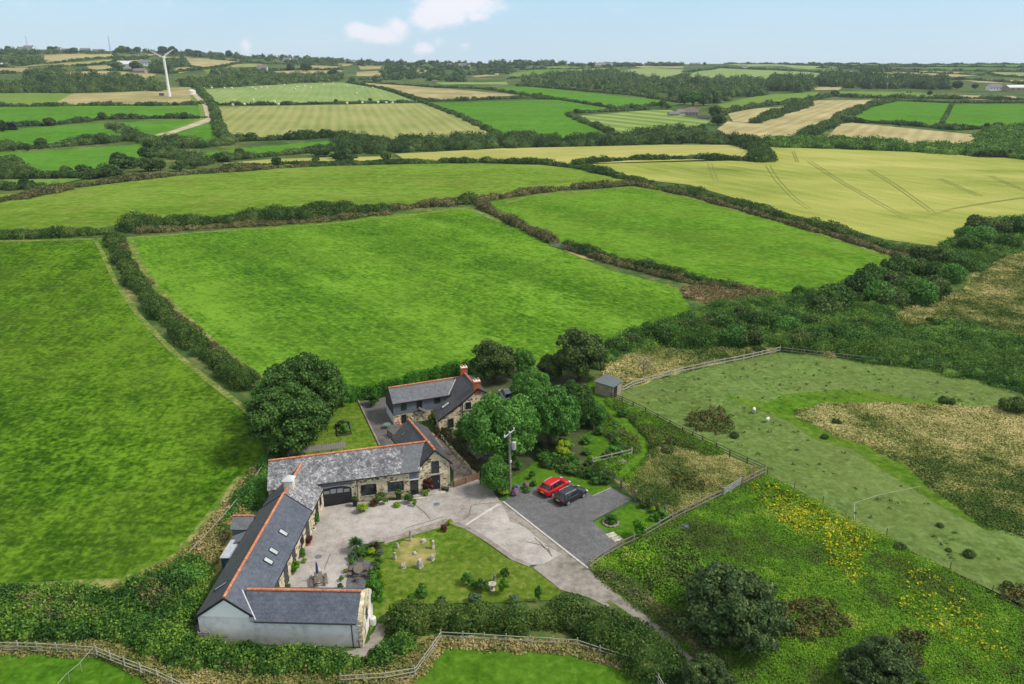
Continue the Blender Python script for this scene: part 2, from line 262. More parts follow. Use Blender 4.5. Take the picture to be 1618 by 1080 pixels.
def stone(name, sc=2.6):
    m = bpy.data.materials.new(name); m.use_nodes = True; t = m.node_tree; L = t.links.new; P = t.nodes['Principled BSDF']; P.inputs['Roughness'].default_value = .95; P.inputs['Specular IOR Level'].default_value = .15
    tc = N(t, 'ShaderNodeTexCoord'); mp = N(t, 'ShaderNodeMapping'); mp.inputs['Scale'].default_value = (1, 1, 1.5); L(tc.outputs['Object'], mp.inputs[0])
    v = N(t, 'ShaderNodeTexVoronoi'); v.inputs['Scale'].default_value = sc; L(mp.outputs[0], v.inputs[0])
    ve = N(t, 'ShaderNodeTexVoronoi', feature='DISTANCE_TO_EDGE'); ve.inputs['Scale'].default_value = sc; L(mp.outputs[0], ve.inputs[0])
    sx = N(t, 'ShaderNodeSeparateXYZ'); L(v.outputs['Color'], sx.inputs[0])
    cr = N(t, 'ShaderNodeValToRGB'); cr.color_ramp.interpolation = 'LINEAR'; e = cr.color_ramp.elements
    for p in (.5, .5, .5): e.new(p)
    for k, (p, c) in enumerate([(0, (.10, .08, .055)), (.20, (.22, .17, .11)), (.32, (.42, .35, .23)), (.75, (.55, .47, .31)), (1, (.66, .59, .45))]): e[k].position = p; e[k].color = (*c, 1)
    L(sx.outputs[0], cr.inputs[0])
    mr = N(t, 'ShaderNodeMapRange'); L(ve.outputs['Distance'], mr.inputs[0]); mr.inputs[1].default_value = .03; mr.inputs[2].default_value = .09
    mx = N(t, 'ShaderNodeMix', data_type='RGBA'); L(mr.outputs[0], mx.inputs[0]); mx.inputs[6].default_value = (.60, .53, .38, 1); L(cr.outputs[0], mx.inputs[7])
    nz = N(t, 'ShaderNodeTexNoise'); nz.inputs['Scale'].default_value = .9; nz.inputs['Detail'].default_value = 5; L(tc.outputs['Object'], nz.inputs[0])
    m2 = N(t, 'ShaderNodeMapRange'); L(nz.outputs[0], m2.inputs[0]); m2.inputs[1].default_value = .3; m2.inputs[2].default_value = .7; m2.inputs[3].default_value = .95; m2.inputs[4].default_value = 1.32
    sc_ = N(t, 'ShaderNodeVectorMath', operation='SCALE'); L(mx.outputs[2], sc_.inputs[0]); L(m2.outputs[0], sc_.inputs['Scale']); L(sc_.outputs[0], P.inputs['Base Color'])
    bp = N(t, 'ShaderNodeBump'); bp.inputs['Strength'].default_value = .6; bp.inputs['Distance'].default_value = .06; L(mr.outputs[0], bp.inputs['Height']); L(bp.outputs[0], P.inputs['Normal'])
    return m
m_stone = stone('stone_wall', 2.3)
m_slab = sm('granite', (.42, .39, .34), .9, .2, var=.3, sc=2)

# ---------------------------------------------------------------- mesh helpers
def tag(o, label=None, cat=None, group=None, kind=None):
    if label: o['label'] = label
    if cat: o['category'] = cat
    if group: o['group'] = group
    if kind: o['kind'] = kind
    return o
def link(name, me, mat=None, parent=None, loc=None):
    o = bpy.data.objects.new(name, me); COL.objects.link(o)
    if mat is not None:
        for m in (mat if isinstance(mat, (list, tuple)) else [mat]): me.materials.append(m)
    if parent is not None: o.parent = parent
    if loc is not None: o.location = loc
    return o
def empty(name, loc, rz=0, label=None, cat=None, group=None):
    o = bpy.data.objects.new(name, None); COL.objects.link(o); o.empty_display_size = .3; o.location = loc; o.rotation_euler = (0, 0, rz); return tag(o, label, cat, group)
def kids(o): return [c for c in bpy.data.objects if c.parent is o]
def copy_tree(o, parent=None, ch=None):
    c = o.copy(); COL.objects.link(c)
    if parent is not None: c.parent = parent
    for k in CH.get(o.name, []): copy_tree(k, c)
    return c
CH = {}
def protos_children():
    CH.clear()
    for o in bpy.data.objects:
        if o.parent is not None: CH.setdefault(o.parent.name, []).append(o)
def fast_mesh(name, V, Q=None, Tn=None, smooth=False):
    me = bpy.data.meshes.new(name); V = np.asarray(V, np.float32)
    Q = np.zeros((0, 4), int) if Q is None else np.asarray(Q); Tn = np.zeros((0, 3), int) if Tn is None else np.asarray(Tn)
    me.vertices.add(len(V)); me.vertices.foreach_set('co', V.ravel())
    nl = Q.size+Tn.size; me.loops.add(nl); me.loops.foreach_set('vertex_index', np.concatenate([Q.ravel(), Tn.ravel()]).astype(np.int32))
    nf = len(Q)+len(Tn); me.polygons.add(nf)
    st = np.concatenate([np.arange(len(Q))*4, Q.size+np.arange(len(Tn))*3]).astype(np.int32)
    me.polygons.foreach_set('loop_start', st)
    if smooth: me.polygons.foreach_set('use_smooth', np.ones(nf, bool))
    me.update(calc_edges=True); return me
class MB:
    def __init__(s): s.v = []; s.f = []; s.mi = []
    def add(s, vs, fs, mi=0):
        b = len(s.v); s.v += [tuple(v) for v in vs]; s.f += [tuple(b+i for i in f) for f in fs]; s.mi += [mi]*len(fs); return s
    def hexa(s, b, t, mi=0):     # bottom ring of 4, top ring of 4
        return s.add(list(b)+list(t), [(3, 2, 1, 0), (4, 5, 6, 7), (0, 1, 5, 4), (1, 2, 6, 5), (2, 3, 7, 6), (3, 0, 4, 7)], mi)
    def box(s, c, d, rz=0, mi=0, tilt=0):
        ca, sa = math.cos(rz), math.sin(rz); P = []
        for z in (-.5, .5):
            for x, y in ((-.5, -.5), (.5, -.5), (.5, .5), (-.5, .5)):
                X, Y = x*d[0], y*d[1]; P.append((c[0]+X*ca-Y*sa, c[1]+X*sa+Y*ca, c[2]+z*d[2]))
        return s.hexa(P[:4], P[4:], mi)
    def prism(s, poly, z0, z1, mi=0):
        n = len(poly); V = [(x, y, z0) for x, y in poly]+[(x, y, z1) for x, y in poly]
        return s.add(V, [tuple(range(n))[::-1], tuple(range(n, 2*n))]+[(i, (i+1) % n, n+(i+1) % n, n+i) for i in range(n)], mi)
    def beam(s, a, b, w_, h_, mi=0, up=(0, 0, 1)):
        a = Vector(a); b = Vector(b); d = (b-a).normalized(); u = Vector(up)
        if abs(d.dot(u)) > .98: u = Vector((1, 0, 0))
        r = d.cross(u).normalized()*w_/2; q = r.cross(d).normalized()*h_/2
        return s.hexa([a-r-q, a+r-q, b+r-q, b-r-q], [a-r+q, a+r+q, b+r+q, b-r+q], mi)
    def tube(s, pts, rad, n=8, mi=0, cap=True):
        pts = [Vector(p) for p in pts]; rad = rad if isinstance(rad, (list, tuple)) else [rad]*len(pts); base = len(s.v)
        for i, p in enumerate(pts):
            d = (pts[min(i+1, len(pts)-1)]-pts[max(i-1, 0)]).normalized(); u = Vector((0, 0, 1)) if abs(d.z) < .9 else Vector((1, 0, 0))
            a = d.cross(u).normalized(); b = d.cross(a).normalized()
            for k in range(n):
                t = 2*math.pi*k/n; s.v.append(tuple(p+(a*math.cos(t)+b*math.sin(t))*rad[i]))
        for i in range(len(pts)-1):
            for k in range(n):
                A = base+i*n+k; B = base+i*n+(k+1) % n; s.f.append((A, B, B+n, A+n)); s.mi.append(mi)
        if cap:
            s.f.append(tuple(base+k for k in range(n))[::-1]); s.mi.append(mi); e = base+(len(pts)-1)*n; s.f.append(tuple(e+k for k in range(n))); s.mi.append(mi)
        return s
    def slab(s, P, th=.1, mi=0):
        """thin slab below the polygon P (3-D, planar)"""
        P = [Vector(p) for p in P]; n = (P[1]-P[0]).cross(P[2]-P[0]).normalized()
        if n.z < 0: P = P[::-1]; n = -n
        k = len(P); Q = [p-n*th for p in P]
        return s.add(Q+P, [tuple(range(k))[::-1], tuple(range(k, 2*k))]+[(i, (i+1) % k, k+(i+1) % k, k+i) for i in range(k)], mi)
    def build(s, name, mat=None, parent=None, loc=None, smooth=False, bevel=0):
        me = bpy.data.meshes.new(name)
        V = s.v
        if loc is not None: V = [(x-loc[0], y-loc[1], z-loc[2]) for x, y, z in V]
        elif parent is not None and parent.get('_org') is not None:
            o_ = parent['_org']; V = [(x-o_[0], y-o_[1], z-o_[2]) for x, y, z in V]
        me.from_pydata(V, [], s.f); me.update()
        if max(s.mi, default=0): me.polygons.foreach_set('material_index', s.mi)
        if smooth: me.polygons.foreach_set('use_smooth', [True]*len(me.polygons))
        o = link(name, me, mat, parent, loc)
        if bevel:
            b = o.modifiers.new('b', 'BEVEL'); b.width = bevel; b.segments = 2; b.limit_method = 'ANGLE'
        return o
# ---------------------------------------------------------------- ground sheets
def far_f(x, y):
    r = np.hypot(x, y); f = np.clip((r-280)/150, 0, 1); return f
def base_sheet():
    rr = [0.]; r = 8.
    while r < 3700: rr.append(r); r += max(8, r*.018)
    an = np.radians(np.arange(-75, 75.01, 1.0)); rr = np.array(rr)
    R_, A_ = np.meshgrid(rr, an, indexing='ij'); X = R_*np.sin(A_); Y = R_*np.cos(A_)-25
    Z = T(X, Y)-far_f(X, Y)*.35
    n, m = X.shape; idx = np.arange(n*m).reshape(n, m)
    Q = np.stack([idx[:-1, :-1], idx[:-1, 1:], idx[1:, 1:], idx[1:, :-1]], -1).reshape(-1, 4)
    me = fast_mesh('ground', np.stack([X, Y, Z], -1).reshape(-1, 3), Q, smooth=True)
    o = link('ground', me, m_ground); tag(o, kind='structure')
def mix_ground():
    """near: straw and green rough ground, far: dark valley scrub with tan patches, chosen by distance"""
    m = nm('ground_cover', [(.1, (.024, .058, .014)), (.45, (.05, .10, .025)), (.7, (.13, .15, .045)), (.93, (.30, .25, .11))], [(.006, .8, 3, None), (.05, 1.2, 5, None), (.4, .9, 5, None)], gain=2.8, rough=1, spec=.05)
    return m
m_ground = mix_ground()
def dens(pts, step, closed=True):
    out = []; n = len(pts)
    for i in range(n if closed else n-1):
        a = np.array(pts[i], float); b = np.array(pts[(i+1) % n], float); k = max(1, int(np.hypot(*(b-a))/step))
        for j in range(k): out.append(tuple(a+(b-a)*j/k))
    if not closed: out.append(tuple(map(float, pts[-1])))
    return out
def in_poly(P, X, Y):
    P = np.asarray(P); c = np.zeros(len(X), bool); j = len(P)-1
    for i in range(len(P)):
        xi, yi = P[i]; xj, yj = P[j]; k = ((yi > Y) != (yj > Y)) & (X < (xj-xi)*(Y-yi)/(yj-yi+1e-12)+xi); c ^= k; j = i
    return c
def sheet(name, px, mat, layer=1, world=False, kind='structure', rag=0, **kw):
    P = [tuple(p) for p in px] if world else [G(*p) for p in px]
    A = np.array(P); rmax = np.hypot(A[:, 0], A[:, 1]).max()
    if rag:
        D = dens(P, rag*3); P = [(x+random.uniform(-rag, rag), y+random.uniform(-rag, rag)) for x, y in D]; A = np.array(P)
    if rmax > 290:
        P = dens(P, 25)
        lo, hi = A.min(0), A.max(0); sp_ = max(20, (hi-lo).max()/40)
        gx, gy = np.meshgrid(np.arange(lo[0]+sp_/2, hi[0], sp_), np.arange(lo[1]+sp_/2, hi[1], sp_)); gx = gx.ravel()+.137; gy = gy.ravel()+.211
        k = in_poly(P, gx, gy); ins = list(zip(gx[k], gy[k]))
        vs = [Vector(p) for p in P]+[Vector(p) for p in ins]
        r_ = geometry.delaunay_2d_cdt(vs, [], [list(range(len(P)))], 1, 1e-4)
        V2 = np.array([tuple(v) for v in r_[0]]); Fc = [f for f in r_[2]]
    else:
        V2 = np.array(P); Fc = [tuple(range(len(P)))]
    Z = T(V2[:, 0], V2[:, 1]) + .012*layer + far_f(V2[:, 0], V2[:, 1])*.06*layer
    me = bpy.data.meshes.new(name); me.from_pydata(np.column_stack([V2, Z]).tolist(), [], Fc); me.update()
    up = sum(p.normal.z*p.area for p in me.polygons)
    if up < 0: me.flip_normals()
    o = link(name, me, mat); tag(o, kind=kind, **kw); return o, P

# ---------------------------------------------------------------- foliage
_ico = None
def ico():
    global _ico
    if _ico is None:
        bm = bmesh.new(); bmesh.ops.create_icosphere(bm, subdivisions=2, radius=1); bm.verts.ensure_lookup_table()
        _ico = (np.array([v.co[:] for v in bm.verts]), np.array([[v.index for v in f.verts] for f in bm.faces])); bm.free()
    return _ico
def quads(C, Nr, size, jit=.8, aspect=.7):
    n = len(C); Nr = Nr + rng.normal(0, jit, (n, 3)); Nr /= np.linalg.norm(Nr, axis=1)[:, None]+1e-9
    R_ = rng.normal(0, 1, (n, 3)); A = np.cross(Nr, R_); A /= np.linalg.norm(A, axis=1)[:, None]+1e-9; B = np.cross(Nr, A)
    s = (size if np.ndim(size) else np.full(n, size))*rng.uniform(.6, 1.35, n); s = s[:, None]/2; B = B*aspect
    V = np.stack([C-A*s, C-B*s*1.0+A*s*.15, C+A*s, C+B*s+A*s*.1], 1).reshape(-1, 3)
    return V
def foliage(blobs, leaf, cov=1.5, core=.8, low=-.25, jit=.8, name='foliage', up=.0, rj=(.8, 1.15)):
    """blobs: (n,6) centre and radii"""
    B = np.asarray(blobs, float); a = 4*math.pi*((B[:, 3]*B[:, 4])**1.6/3+2*(B[:, 3]*B[:, 5])**1.6/3)**(1/1.6)*(1-low)/2
    lf = leaf if np.ndim(leaf) else np.full(len(B), leaf)
    n = np.maximum(6, (a*cov/(lf*lf*.5)).astype(int)); I = np.repeat(np.arange(len(B)), n); m = len(I)
    u = rng.uniform(low, 1, m); ph = rng.uniform(0, 2*math.pi, m); q = np.sqrt(np.maximum(0, 1-u*u))
    D = np.stack([q*np.cos(ph), q*np.sin(ph), u], 1); R_ = B[I, 3:6]; k = rng.uniform(rj[0], rj[1], m)[:, None]
    C = B[I, :3]+D*R_*k; Nn = D/R_; Nn /= np.linalg.norm(Nn, axis=1)[:, None]; Nn[:, 2] += up
    V = quads(C, Nn, lf[I], jit); Q = np.arange(len(V)).reshape(-1, 4); Tn = None
    if core:
        iv, it = ico(); nb = len(B); dist = 1+rng.normal(0, .06, (nb, len(iv), 1))
        CV = (B[:, None, :3]+iv[None]*B[:, None, 3:6]*core*dist).reshape(-1, 3)
        Tn = (it[None]+(np.arange(nb)*len(iv))[:, None, None]).reshape(-1, 3)+len(V); V = np.concatenate([V, CV])
    return fast_mesh(name, V, Q, Tn)
def lod(x, y, k=1.35, mn=.22): return max(mn, math.hypot(math.hypot(x, y), H)/785*k)
def hedge(px, w_, h_, mat=None, label=None, group=None, world=False, mn=.22, cat='hedge', name='hedge', irr=.25, cov=1.3, kind=None, gaps=0):
    P = [tuple(p) for p in px] if world else [G(*p) for p in px]; D = np.array(dens(P, w_*.42, closed=False))
    if gaps: D = D[rng.uniform(0, 1, len(D)) > gaps]
    D = D+rng.normal(0, w_*.10, D.shape); n = len(D)
    s = 1+rng.normal(0, irr*.6, n)+irr*np.sin(np.arange(n)*.37+rng.uniform(0, 6)); s = np.clip(s, .45, 1.7)
    z = T(D[:, 0], D[:, 1]); rx = w_*.5*np.clip(s, .7, 1.3)
    B = np.stack([D[:, 0], D[:, 1], z+h_*.12*s, rx, rx, h_*.88*s], 1)
    org = (float(D[0, 0]), float(D[0, 1]), float(z[0])); B[:, :3] -= org
    lf = np.array([lod(x, y, mn=mn) for x, y in D])
    o = link(name, foliage(B, lf, cov=cov, low=-.12), mat or l_hedge, loc=org)
    tag(o, label or 'dark green field hedge crossing the far farmland', cat, group if label is None or group else None, kind); return o
HG = 'hedges between the distant fields'
def zone(px, py):
    if py < 118: return 'on the skyline hills at the %s' % ('left' if px < 560 else 'centre' if px < 1080 else 'right')
    if px < 340: return 'among the bright green fields at the left' if py > 160 else 'on the left hillside round the wind turbine'
    if px < 560 and py > 205: return 'below the striped mown field'
    if px < 620: return 'round the bale field'
    if py > 212: return 'in the valley behind the barley'
    if px < 1040: return 'round the green hill fields at the centre'
    return 'round the far stone farmhouse' if px < 1150 else 'among the golden stubble fields at the right'
def fhedge(px, w_=4.5, h_=2.4, mat=None, gaps=0): return hedge(px, w_*.75, h_*.62, mat or l_farwood, 'low dark green field hedge '+zone(*px[len(px)//2]), HG+' '+zone(*px[len(px)//2]), gaps=gaps, irr=.35, cov=1.1)
def scatter(px, n, world=False, holes=()):
    P = np.array([tuple(p) for p in px] if world else [G(*p) for p in px]); lo, hi = P.min(0), P.max(0); X = []
    Hs = [np.array([G(*q) for q in h]) for h in holes]; tot = 0
    while tot < n:
        c = rng.uniform(lo, hi, (n*2, 2)); k = in_poly(P, c[:, 0], c[:, 1])
        for h in Hs: k &= ~in_poly(h, c[:, 0], c[:, 1])
        c = c[k]; X.append(c); tot += len(c)
    return np.concatenate(X)[:n]
def thicket(name, px, n, r, h, mat, label, cat, leafk=1.35, mn=.25, kind='stuff', cov=1.2, holes=(), low=-.1, up=0, jit=.8, world=False):
    D = scatter(px, n, holes=holes, world=world); R_ = rng.uniform(*r, n); hh = rng.uniform(*h, n)
    z = T(D[:, 0], D[:, 1]); B = np.stack([D[:, 0], D[:, 1], z+.1*hh, R_, R_*rng.uniform(.7, 1.3, n), hh], 1)
    lf = np.array([lod(x, y, leafk, mn) for x, y in D])
    return tag(link(name, foliage(B, lf, cov=cov, low=low, up=up, jit=jit, core=0 if up >= .2 else .8, rj=(.7, 1.25)), mat), label, cat, kind=kind)
def tufts(name, px, n, size, mat, label, cat='grass', holes=(), jit=.5, zr=(.05, .3), world=False):
    """many single blades-clump faces standing on the ground"""
    D = scatter(px, n, holes=holes, world=world); z = T(D[:, 0], D[:, 1])+rng.uniform(*zr, n)
    C = np.column_stack([D, z]); Nn = np.column_stack([rng.normal(0, .8, n), rng.normal(0, .8, n), np.full(n, .7)])
    V = quads(C, Nn, size, jit, .6); return tag(link(name, fast_mesh(name, V, np.arange(len(V)).reshape(-1, 4)), mat), label, cat, kind='stuff')

# tree prototypes: crown about 1 unit radius, total height given
def crown_blobs(R, Hc, z0, nsub, sub, lumps, seed, ulow=-.6):
    g = np.random.default_rng(seed); B = []
    for (cx, cy, cz, s) in lumps:
        n = max(5, int(nsub*s*s)); u = g.uniform(ulow, 1, n); ph = np.arange(n)*2.39996+g.uniform(0, 6); q = np.sqrt(1-u*u)
        for i in range(n):
            rr = R*s*(1-sub)*g.uniform(.82, 1.08); sb = R*s*sub*g.uniform(.8, 1.35)
            B.append((cx*R+q[i]*math.cos(ph[i])*rr, cy*R+q[i]*math.sin(ph[i])*rr, z0+Hc*cz+u[i]*rr*Hc/(2*R)*1.05, sb, sb, sb*.85))
    return B
def tree_proto(name, R, Ht, mat, leaf, seed, nsub=46, sub=.26, lumps=None, trunk=.18, cov=1.6, core_big=True, crownname='crown', ulow=-.6, base=.10):
    """built at the origin; crown centre at Ht-R*k"""
    lumps = lumps or [(0, 0, .5, 1)]; Hc = Ht*(.98-base); z0 = Ht*base
    B = crown_blobs(R, Hc, z0, nsub, sub, lumps, seed, ulow)
    me = foliage(B, leaf, cov=cov, core=.55, low=-.6, jit=.6)
    root = empty(name, (0, 0, 0))
    c = link(crownname, me, mat, root)
    if core_big:
        BB = [(l[0]*R, l[1]*R, z0+Hc*l[2], R*l[3]*.52, R*l[3]*.52, Hc*.5*l[3]*.52) for l in lumps]
        iv, it = ico(); CV = np.concatenate([np.array(b[:3])+iv*np.array(b[3:]) for b in BB]); TT = np.concatenate([it+i*len(iv) for i in range(len(BB))])
        me2 = fast_mesh('x', CV, None, TT); bm = bmesh.new(); bm.from_mesh(me); bm.from_mesh(me2); bm.to_mesh(me); bm.free(); bpy.data.meshes.remove(me2)
    m = MB(); t = trunk*R/2.2
    m.tube([(0, 0, -.3), (0, 0, .4), (.05*R, .02*R, Ht*.3), (0, .03*R, Ht*.6)], [t*1.5, t, t*.75, t*.3], 7)
    for k in range(4):
        a = k*1.7+seed; m.tube([(.03*R, .01*R, Ht*(.2+.05*k)), (math.cos(a)*R*.3, math.sin(a)*R*.3, Ht*(.42+.05*k)), (math.cos(a)*R*.55, math.sin(a)*R*.55, Ht*(.6+.04*k))], [t*.5, t*.3, t*.12], 5)
    m.build('trunk', m_bark, root)
    root['R'] = R; root['Ht'] = Ht
    return root
PROTO = []
def place(proto, loc, s, label, cat='tree', group=None, rz=None, sz=None, first=False):
    o = copy_tree(proto); o.name = proto.name.split('.')[0]; o.location = loc; o.rotation_euler = (0, 0, random.uniform(0, 6.28) if rz is None else rz); o.scale = (s, s, sz or s)
    for k in ('R', 'Ht'):
        if k in o: del o[k]
    for k in ('group',):
        if k in o: del o[k]
    return tag(o, label, cat, group)
def tree_px(proto, px, base, hpx, label, group=None, cat='tree', wide=1.0):
    p = G3(px, base); slant = (p-Vector((0, 0, H))).length; hh = hpx*slant/F*1.04; s = hh/proto['Ht']
    o = place(proto, (p.x, p.y, p.z-.1), s*wide, label, cat, group, sz=s); return o
# ---------------------------------------------------------------- buildings
ORG = {}
def building(name, org, label, cat):
    r = empty(name, (org[0], org[1], 0), 0, label, cat); r['_org'] = (org[0], org[1], 0.0); return r
def V3(p, z): return Vector((p[0], p[1], z))
def onwall(A, B, u, z, off=0):
    dx, dy = B[0]-A[0], B[1]-A[1]; l = math.hypot(dx, dy); return Vector((A[0]+dx/l*u+dy/l*off, A[1]+dy/l*u-dx/l*off, z))
def uz(A, B, px, py):
    p = W(px, py, A, B); l = math.hypot(B[0]-A[0], B[1]-A[1]); return ((p.x-A[0])*(B[0]-A[0])+(p.y-A[1])*(B[1]-A[1]))/l, p.z
def wallbox(m, A, B, u0, u1, z0, z1, o0, o1, mi=0):
    P = [onwall(A, B, u0, z0, o1), onwall(A, B, u1, z0, o1), onwall(A, B, u1, z0, o0), onwall(A, B, u0, z0, o0)]
    m.hexa(P, [p+Vector((0, 0, z1-z0)) for p in P], mi)
def window(root, A, B, u0, u1, z0, z1, nx=2, nz=1, frame=None, name='window', pane='pane', lintel=True, glass=None, bar=.07):
    f = MB(); fr = frame or m_black
    for a, b in ((u0, u0+bar), (u1-bar, u1)): wallbox(f, A, B, a, b, z0, z1, -.1, .05)
    for a, b in ((z0, z0+bar), (z1-bar, z1)): wallbox(f, A, B, u0+bar, u1-bar, a, b, -.1, .048)
    for k in range(1, nx):
        u = u0+(u1-u0)*k/nx; wallbox(f, A, B, u-bar*.4, u+bar*.4, z0+bar, z1-bar, -.1, .042)
    for k in range(1, nz):
        z = z0+(z1-z0)*k/nz; wallbox(f, A, B, u0+bar, u1-bar, z-bar*.4, z+bar*.4, -.1, .038)
    o = f.build(name, fr, root)
    g = MB(); wallbox(g, A, B, u0+bar*.5, u1-bar*.5, z0+bar*.5, z1-bar*.5, -.08, .02); g.build(pane, glass or m_glass, None, None)
    p = bpy.data.objects[-1] if False else LAST(g)
    p.parent = o; og = root['_org']; p.data.transform(Matrix.Translation((-og[0], -og[1], -og[2])))
    if lintel:
        s = MB(); wallbox(s, A, B, u0-.12, u1+.12, z0-.12, z0-.003, -.1, .09); s.build('sill', m_slab, root)
    return o
def LAST(g): return g._o
_ob = MB.build
def _build(s, *a, **k): s._o = _ob(s, *a, **k); return s._o
MB.build = _build
def door(root, A, B, u0, u1, z0, z1, mat, glassy=True, name='door'):
    m = MB(); wallbox(m, A, B, u0, u1, z0, z1, -.1, .03)
    for a, b in ((u0-.07, u0), (u1, u1+.07)): wallbox(m, A, B, a, b, z0, z1+.07, -.1, .06)
    wallbox(m, A, B, u0, u1, z1, z1+.07, -.1, .057)
    n = max(1, int((u1-u0)/.25))
    for k in range(1, n): u = u0+(u1-u0)*k/n; wallbox(m, A, B, u-.015, u+.015, z0+.05, z1-.05, 0, .042)
    o = m.build(name, mat, root); h = MB(); wallbox(h, A, B, u1-.16, u1-.11, z0+.95, z0+1.12, .03, .09); h.build('handle', m_lead); hh = h._o; hh.parent = o
    og = root['_org']; hh.data.transform(Matrix.Translation((-og[0], -og[1], 0))); return o
def ridge(root, a, b, r=.14, mat=None):
    a = Vector(a); b = Vector(b); d = b-a; n = max(2, int(d.length/.45)); m = MB()
    for k in range(n):
        p = a+d*(k/n); q = a+d*((k+.96)/n); m.tube([p, q], [r*1.04, r*.96], 8)
    return m.build('ridge_tiles', mat or m_ridge, root)
def skylight(root, px, py, plane, L_=.95, W_=.55, name='skylight', th=.1):
    c = Rp(px, py, plane); a, b, cc = [Vector(p) for p in plane[:3]]; n = (b-a).cross(cc-a).normalized(); n = n if n.z > 0 else -n
    dn = Vector((n.x, n.y, 0)).normalized(); s = Vector((-dn.y, dn.x, 0)); up = n.cross(s).normalized(); up = up if up.z > 0 else -up
    c = c+n*(.04); f = MB(); g = MB()
    for du, dv, lu, lv in ((0, L_/2, W_, .08), (0, -L_/2, W_, .08), (W_/2, 0, .08, L_-.08), (-W_/2, 0, .08, L_-.08)):
        q = c+s*du+up*dv; P = [q-s*lu/2-up*lv/2, q+s*lu/2-up*lv/2, q+s*lu/2+up*lv/2, q-s*lu/2+up*lv/2]; f.hexa([p-n*.1 for p in P], [p+n*.06 for p in P])
    fo = f.build(name, m_black, root); P = [c+s*x*W_*.46+up*y*L_*.46 for x, y in ((-1, -1), (1, -1), (1, 1), (-1, 1))]
    g.hexa([p-n*.08 for p in P], [p+n*.035 for p in P]); g.build('pane', m_skyglass); g._o.parent = fo; og = root['_org']; g._o.data.transform(Matrix.Translation((-og[0], -og[1], 0)))
def gable_block(root, SW, SE, NE, NW, ze, zr, wallmat, roofL, roofR, oh=.22, gover=.12, th=.12, r0=None, r1=None, walls=True, ext0=0, ext1=0, zeR=None, wname='wall'):
    """ridge runs from the middle of SW-SE to the middle of NW-NE; L slope = west side"""
    zeR = zeR or ze
    m0 = Vector(((SW[0]+SE[0])/2, (SW[1]+SE[1])/2, zr)) if r0 is None else Vector(r0); m1 = Vector(((NW[0]+NE[0])/2, (NW[1]+NE[1])/2, zr)) if r1 is None else Vector(r1)
    sw, se, ne, nw = V3(SW, ze), V3(SE, zeR), V3(NE, zeR), V3(NW, ze)
    if walls:
        m = MB(); d = Vector((0, 0, .1)); z = lambda p: Vector((p.x, p.y, -.1))
        V = [z(sw), z(se), z(ne), z(nw), sw-d, se-d, ne-d, nw-d, m0-d, m1-d]
        m.add(V, [(3, 2, 1, 0), (0, 1, 5, 8, 4), (2, 3, 7, 9, 6), (1, 2, 6, 5), (3, 0, 4, 7), (4, 8, 9, 7), (8, 5, 6, 9)]); m.build(wname, wallmat, root)
    ax = (m1-m0).normalized(); a0 = m0-ax*(gover+ext0); a1 = m1+ax*(gover+ext1)
    def side(p, q, mat, nme):
        dn = (p-m0); dn = Vector((dn.x, dn.y, dn.z)); k = 1+oh/max(.1, math.hypot(dn.x, dn.y)); P0 = m0+(p-m0)*k-ax*(gover+ext0); P1 = m1+(q-m1)*k+ax*(gover+ext1)
        R_ = [P0, P1, a1, a0]; up = Vector((0, 0, .06)); m = MB(); m.slab([v+up for v in R_], th); m.build(nme, mat, root)
        g = MB(); g.tube([P0+Vector((0, 0, -.05)), P1+Vector((0, 0, -.05))], .07, 6); g.build('gutter', m_black, root); return [v+up for v in R_]
    L_ = side(sw, nw, roofL, 'roof'); R2 = side(se, ne, roofR, 'roof')
    return L_, R2, a0, a1
def valley(root, P1, P2, z0, z1, mat=None, w_=.09, lift=.04):
    def pl(P): a, b, c = [Vector(x) for x in P[:3]]; n = (b-a).cross(c-a).normalized(); return n, n.dot(a)
    (n1, d1), (n2, d2) = pl(P1), pl(P2); R_ = []
    for z in (z0, z1):
        det = n1.x*n2.y-n1.y*n2.x; e1, e2 = d1-n1.z*z, d2-n2.z*z; R_.append(Vector(((e1*n2.y-n1.y*e2)/det, (n1.x*e2-e1*n2.x)/det, z+lift)))
    m = MB(); m.beam(R_[0], R_[1], w_, .05); return m.build('valley_flashing', mat or m_lead, root)
def barge(root, P, mat=None):
    m = MB()
    for a, b in zip(P[:-1], P[1:]): m.beam(a, b, .06, .2)
    return m.build('bargeboard', mat or m_black, root)

# --- long barn (west range)
SW, SE, NE1, NW1 = (-28.3, 58.15), (-22.95, 57.85), (-22.42, 75.4), (-27.95, 75.7)
A = building('long_barn', (-25.6, 66), 'long barn with dark slate roof, orange ridge and white rendered gable end', 'barn')
LA, RA, a0, a1 = gable_block(A, SW, SE, NE1, NW1, 2.85, 4.85, m_stone, s_dark, s_blue)  # west slope's shade is painted in: darker slate than on the east slope
ridge(A, a0+Vector((0, 0, .1)), a1+Vector((0, 0, .1)))
barge(A, [LA[0]+Vector((0, -.04, -.08)), a0+Vector((0, -.04, -.02)), RA[0]+Vector((0, -.04, -.08))])
barge(A, [LA[1]+Vector((0, .02, -.02)), a1+Vector((0, .02, .02)), RA[1]+Vector((0, .02, -.02))])
m = MB(); wallbox(m, SW, SE, -.03, 5.4, -.1, 2.78, -.2, .05); m.build('rendered_wall', m_render, A)
m = MB(); P0 = [onwall(SW, SE, u, z, .09) for u, z in ((-.05, 2.80), (5.4, 2.80), (2.68, 4.78))]; P1 = [p+Vector((0, .3, 0)) for p in P0]; m.add(P0+P1, [(0, 1, 2), (5, 4, 3), (0, 3, 4, 1), (1, 4, 5, 2), (2, 5, 3, 0)]); m.build('gable_cladding', m_boardwhite, A)
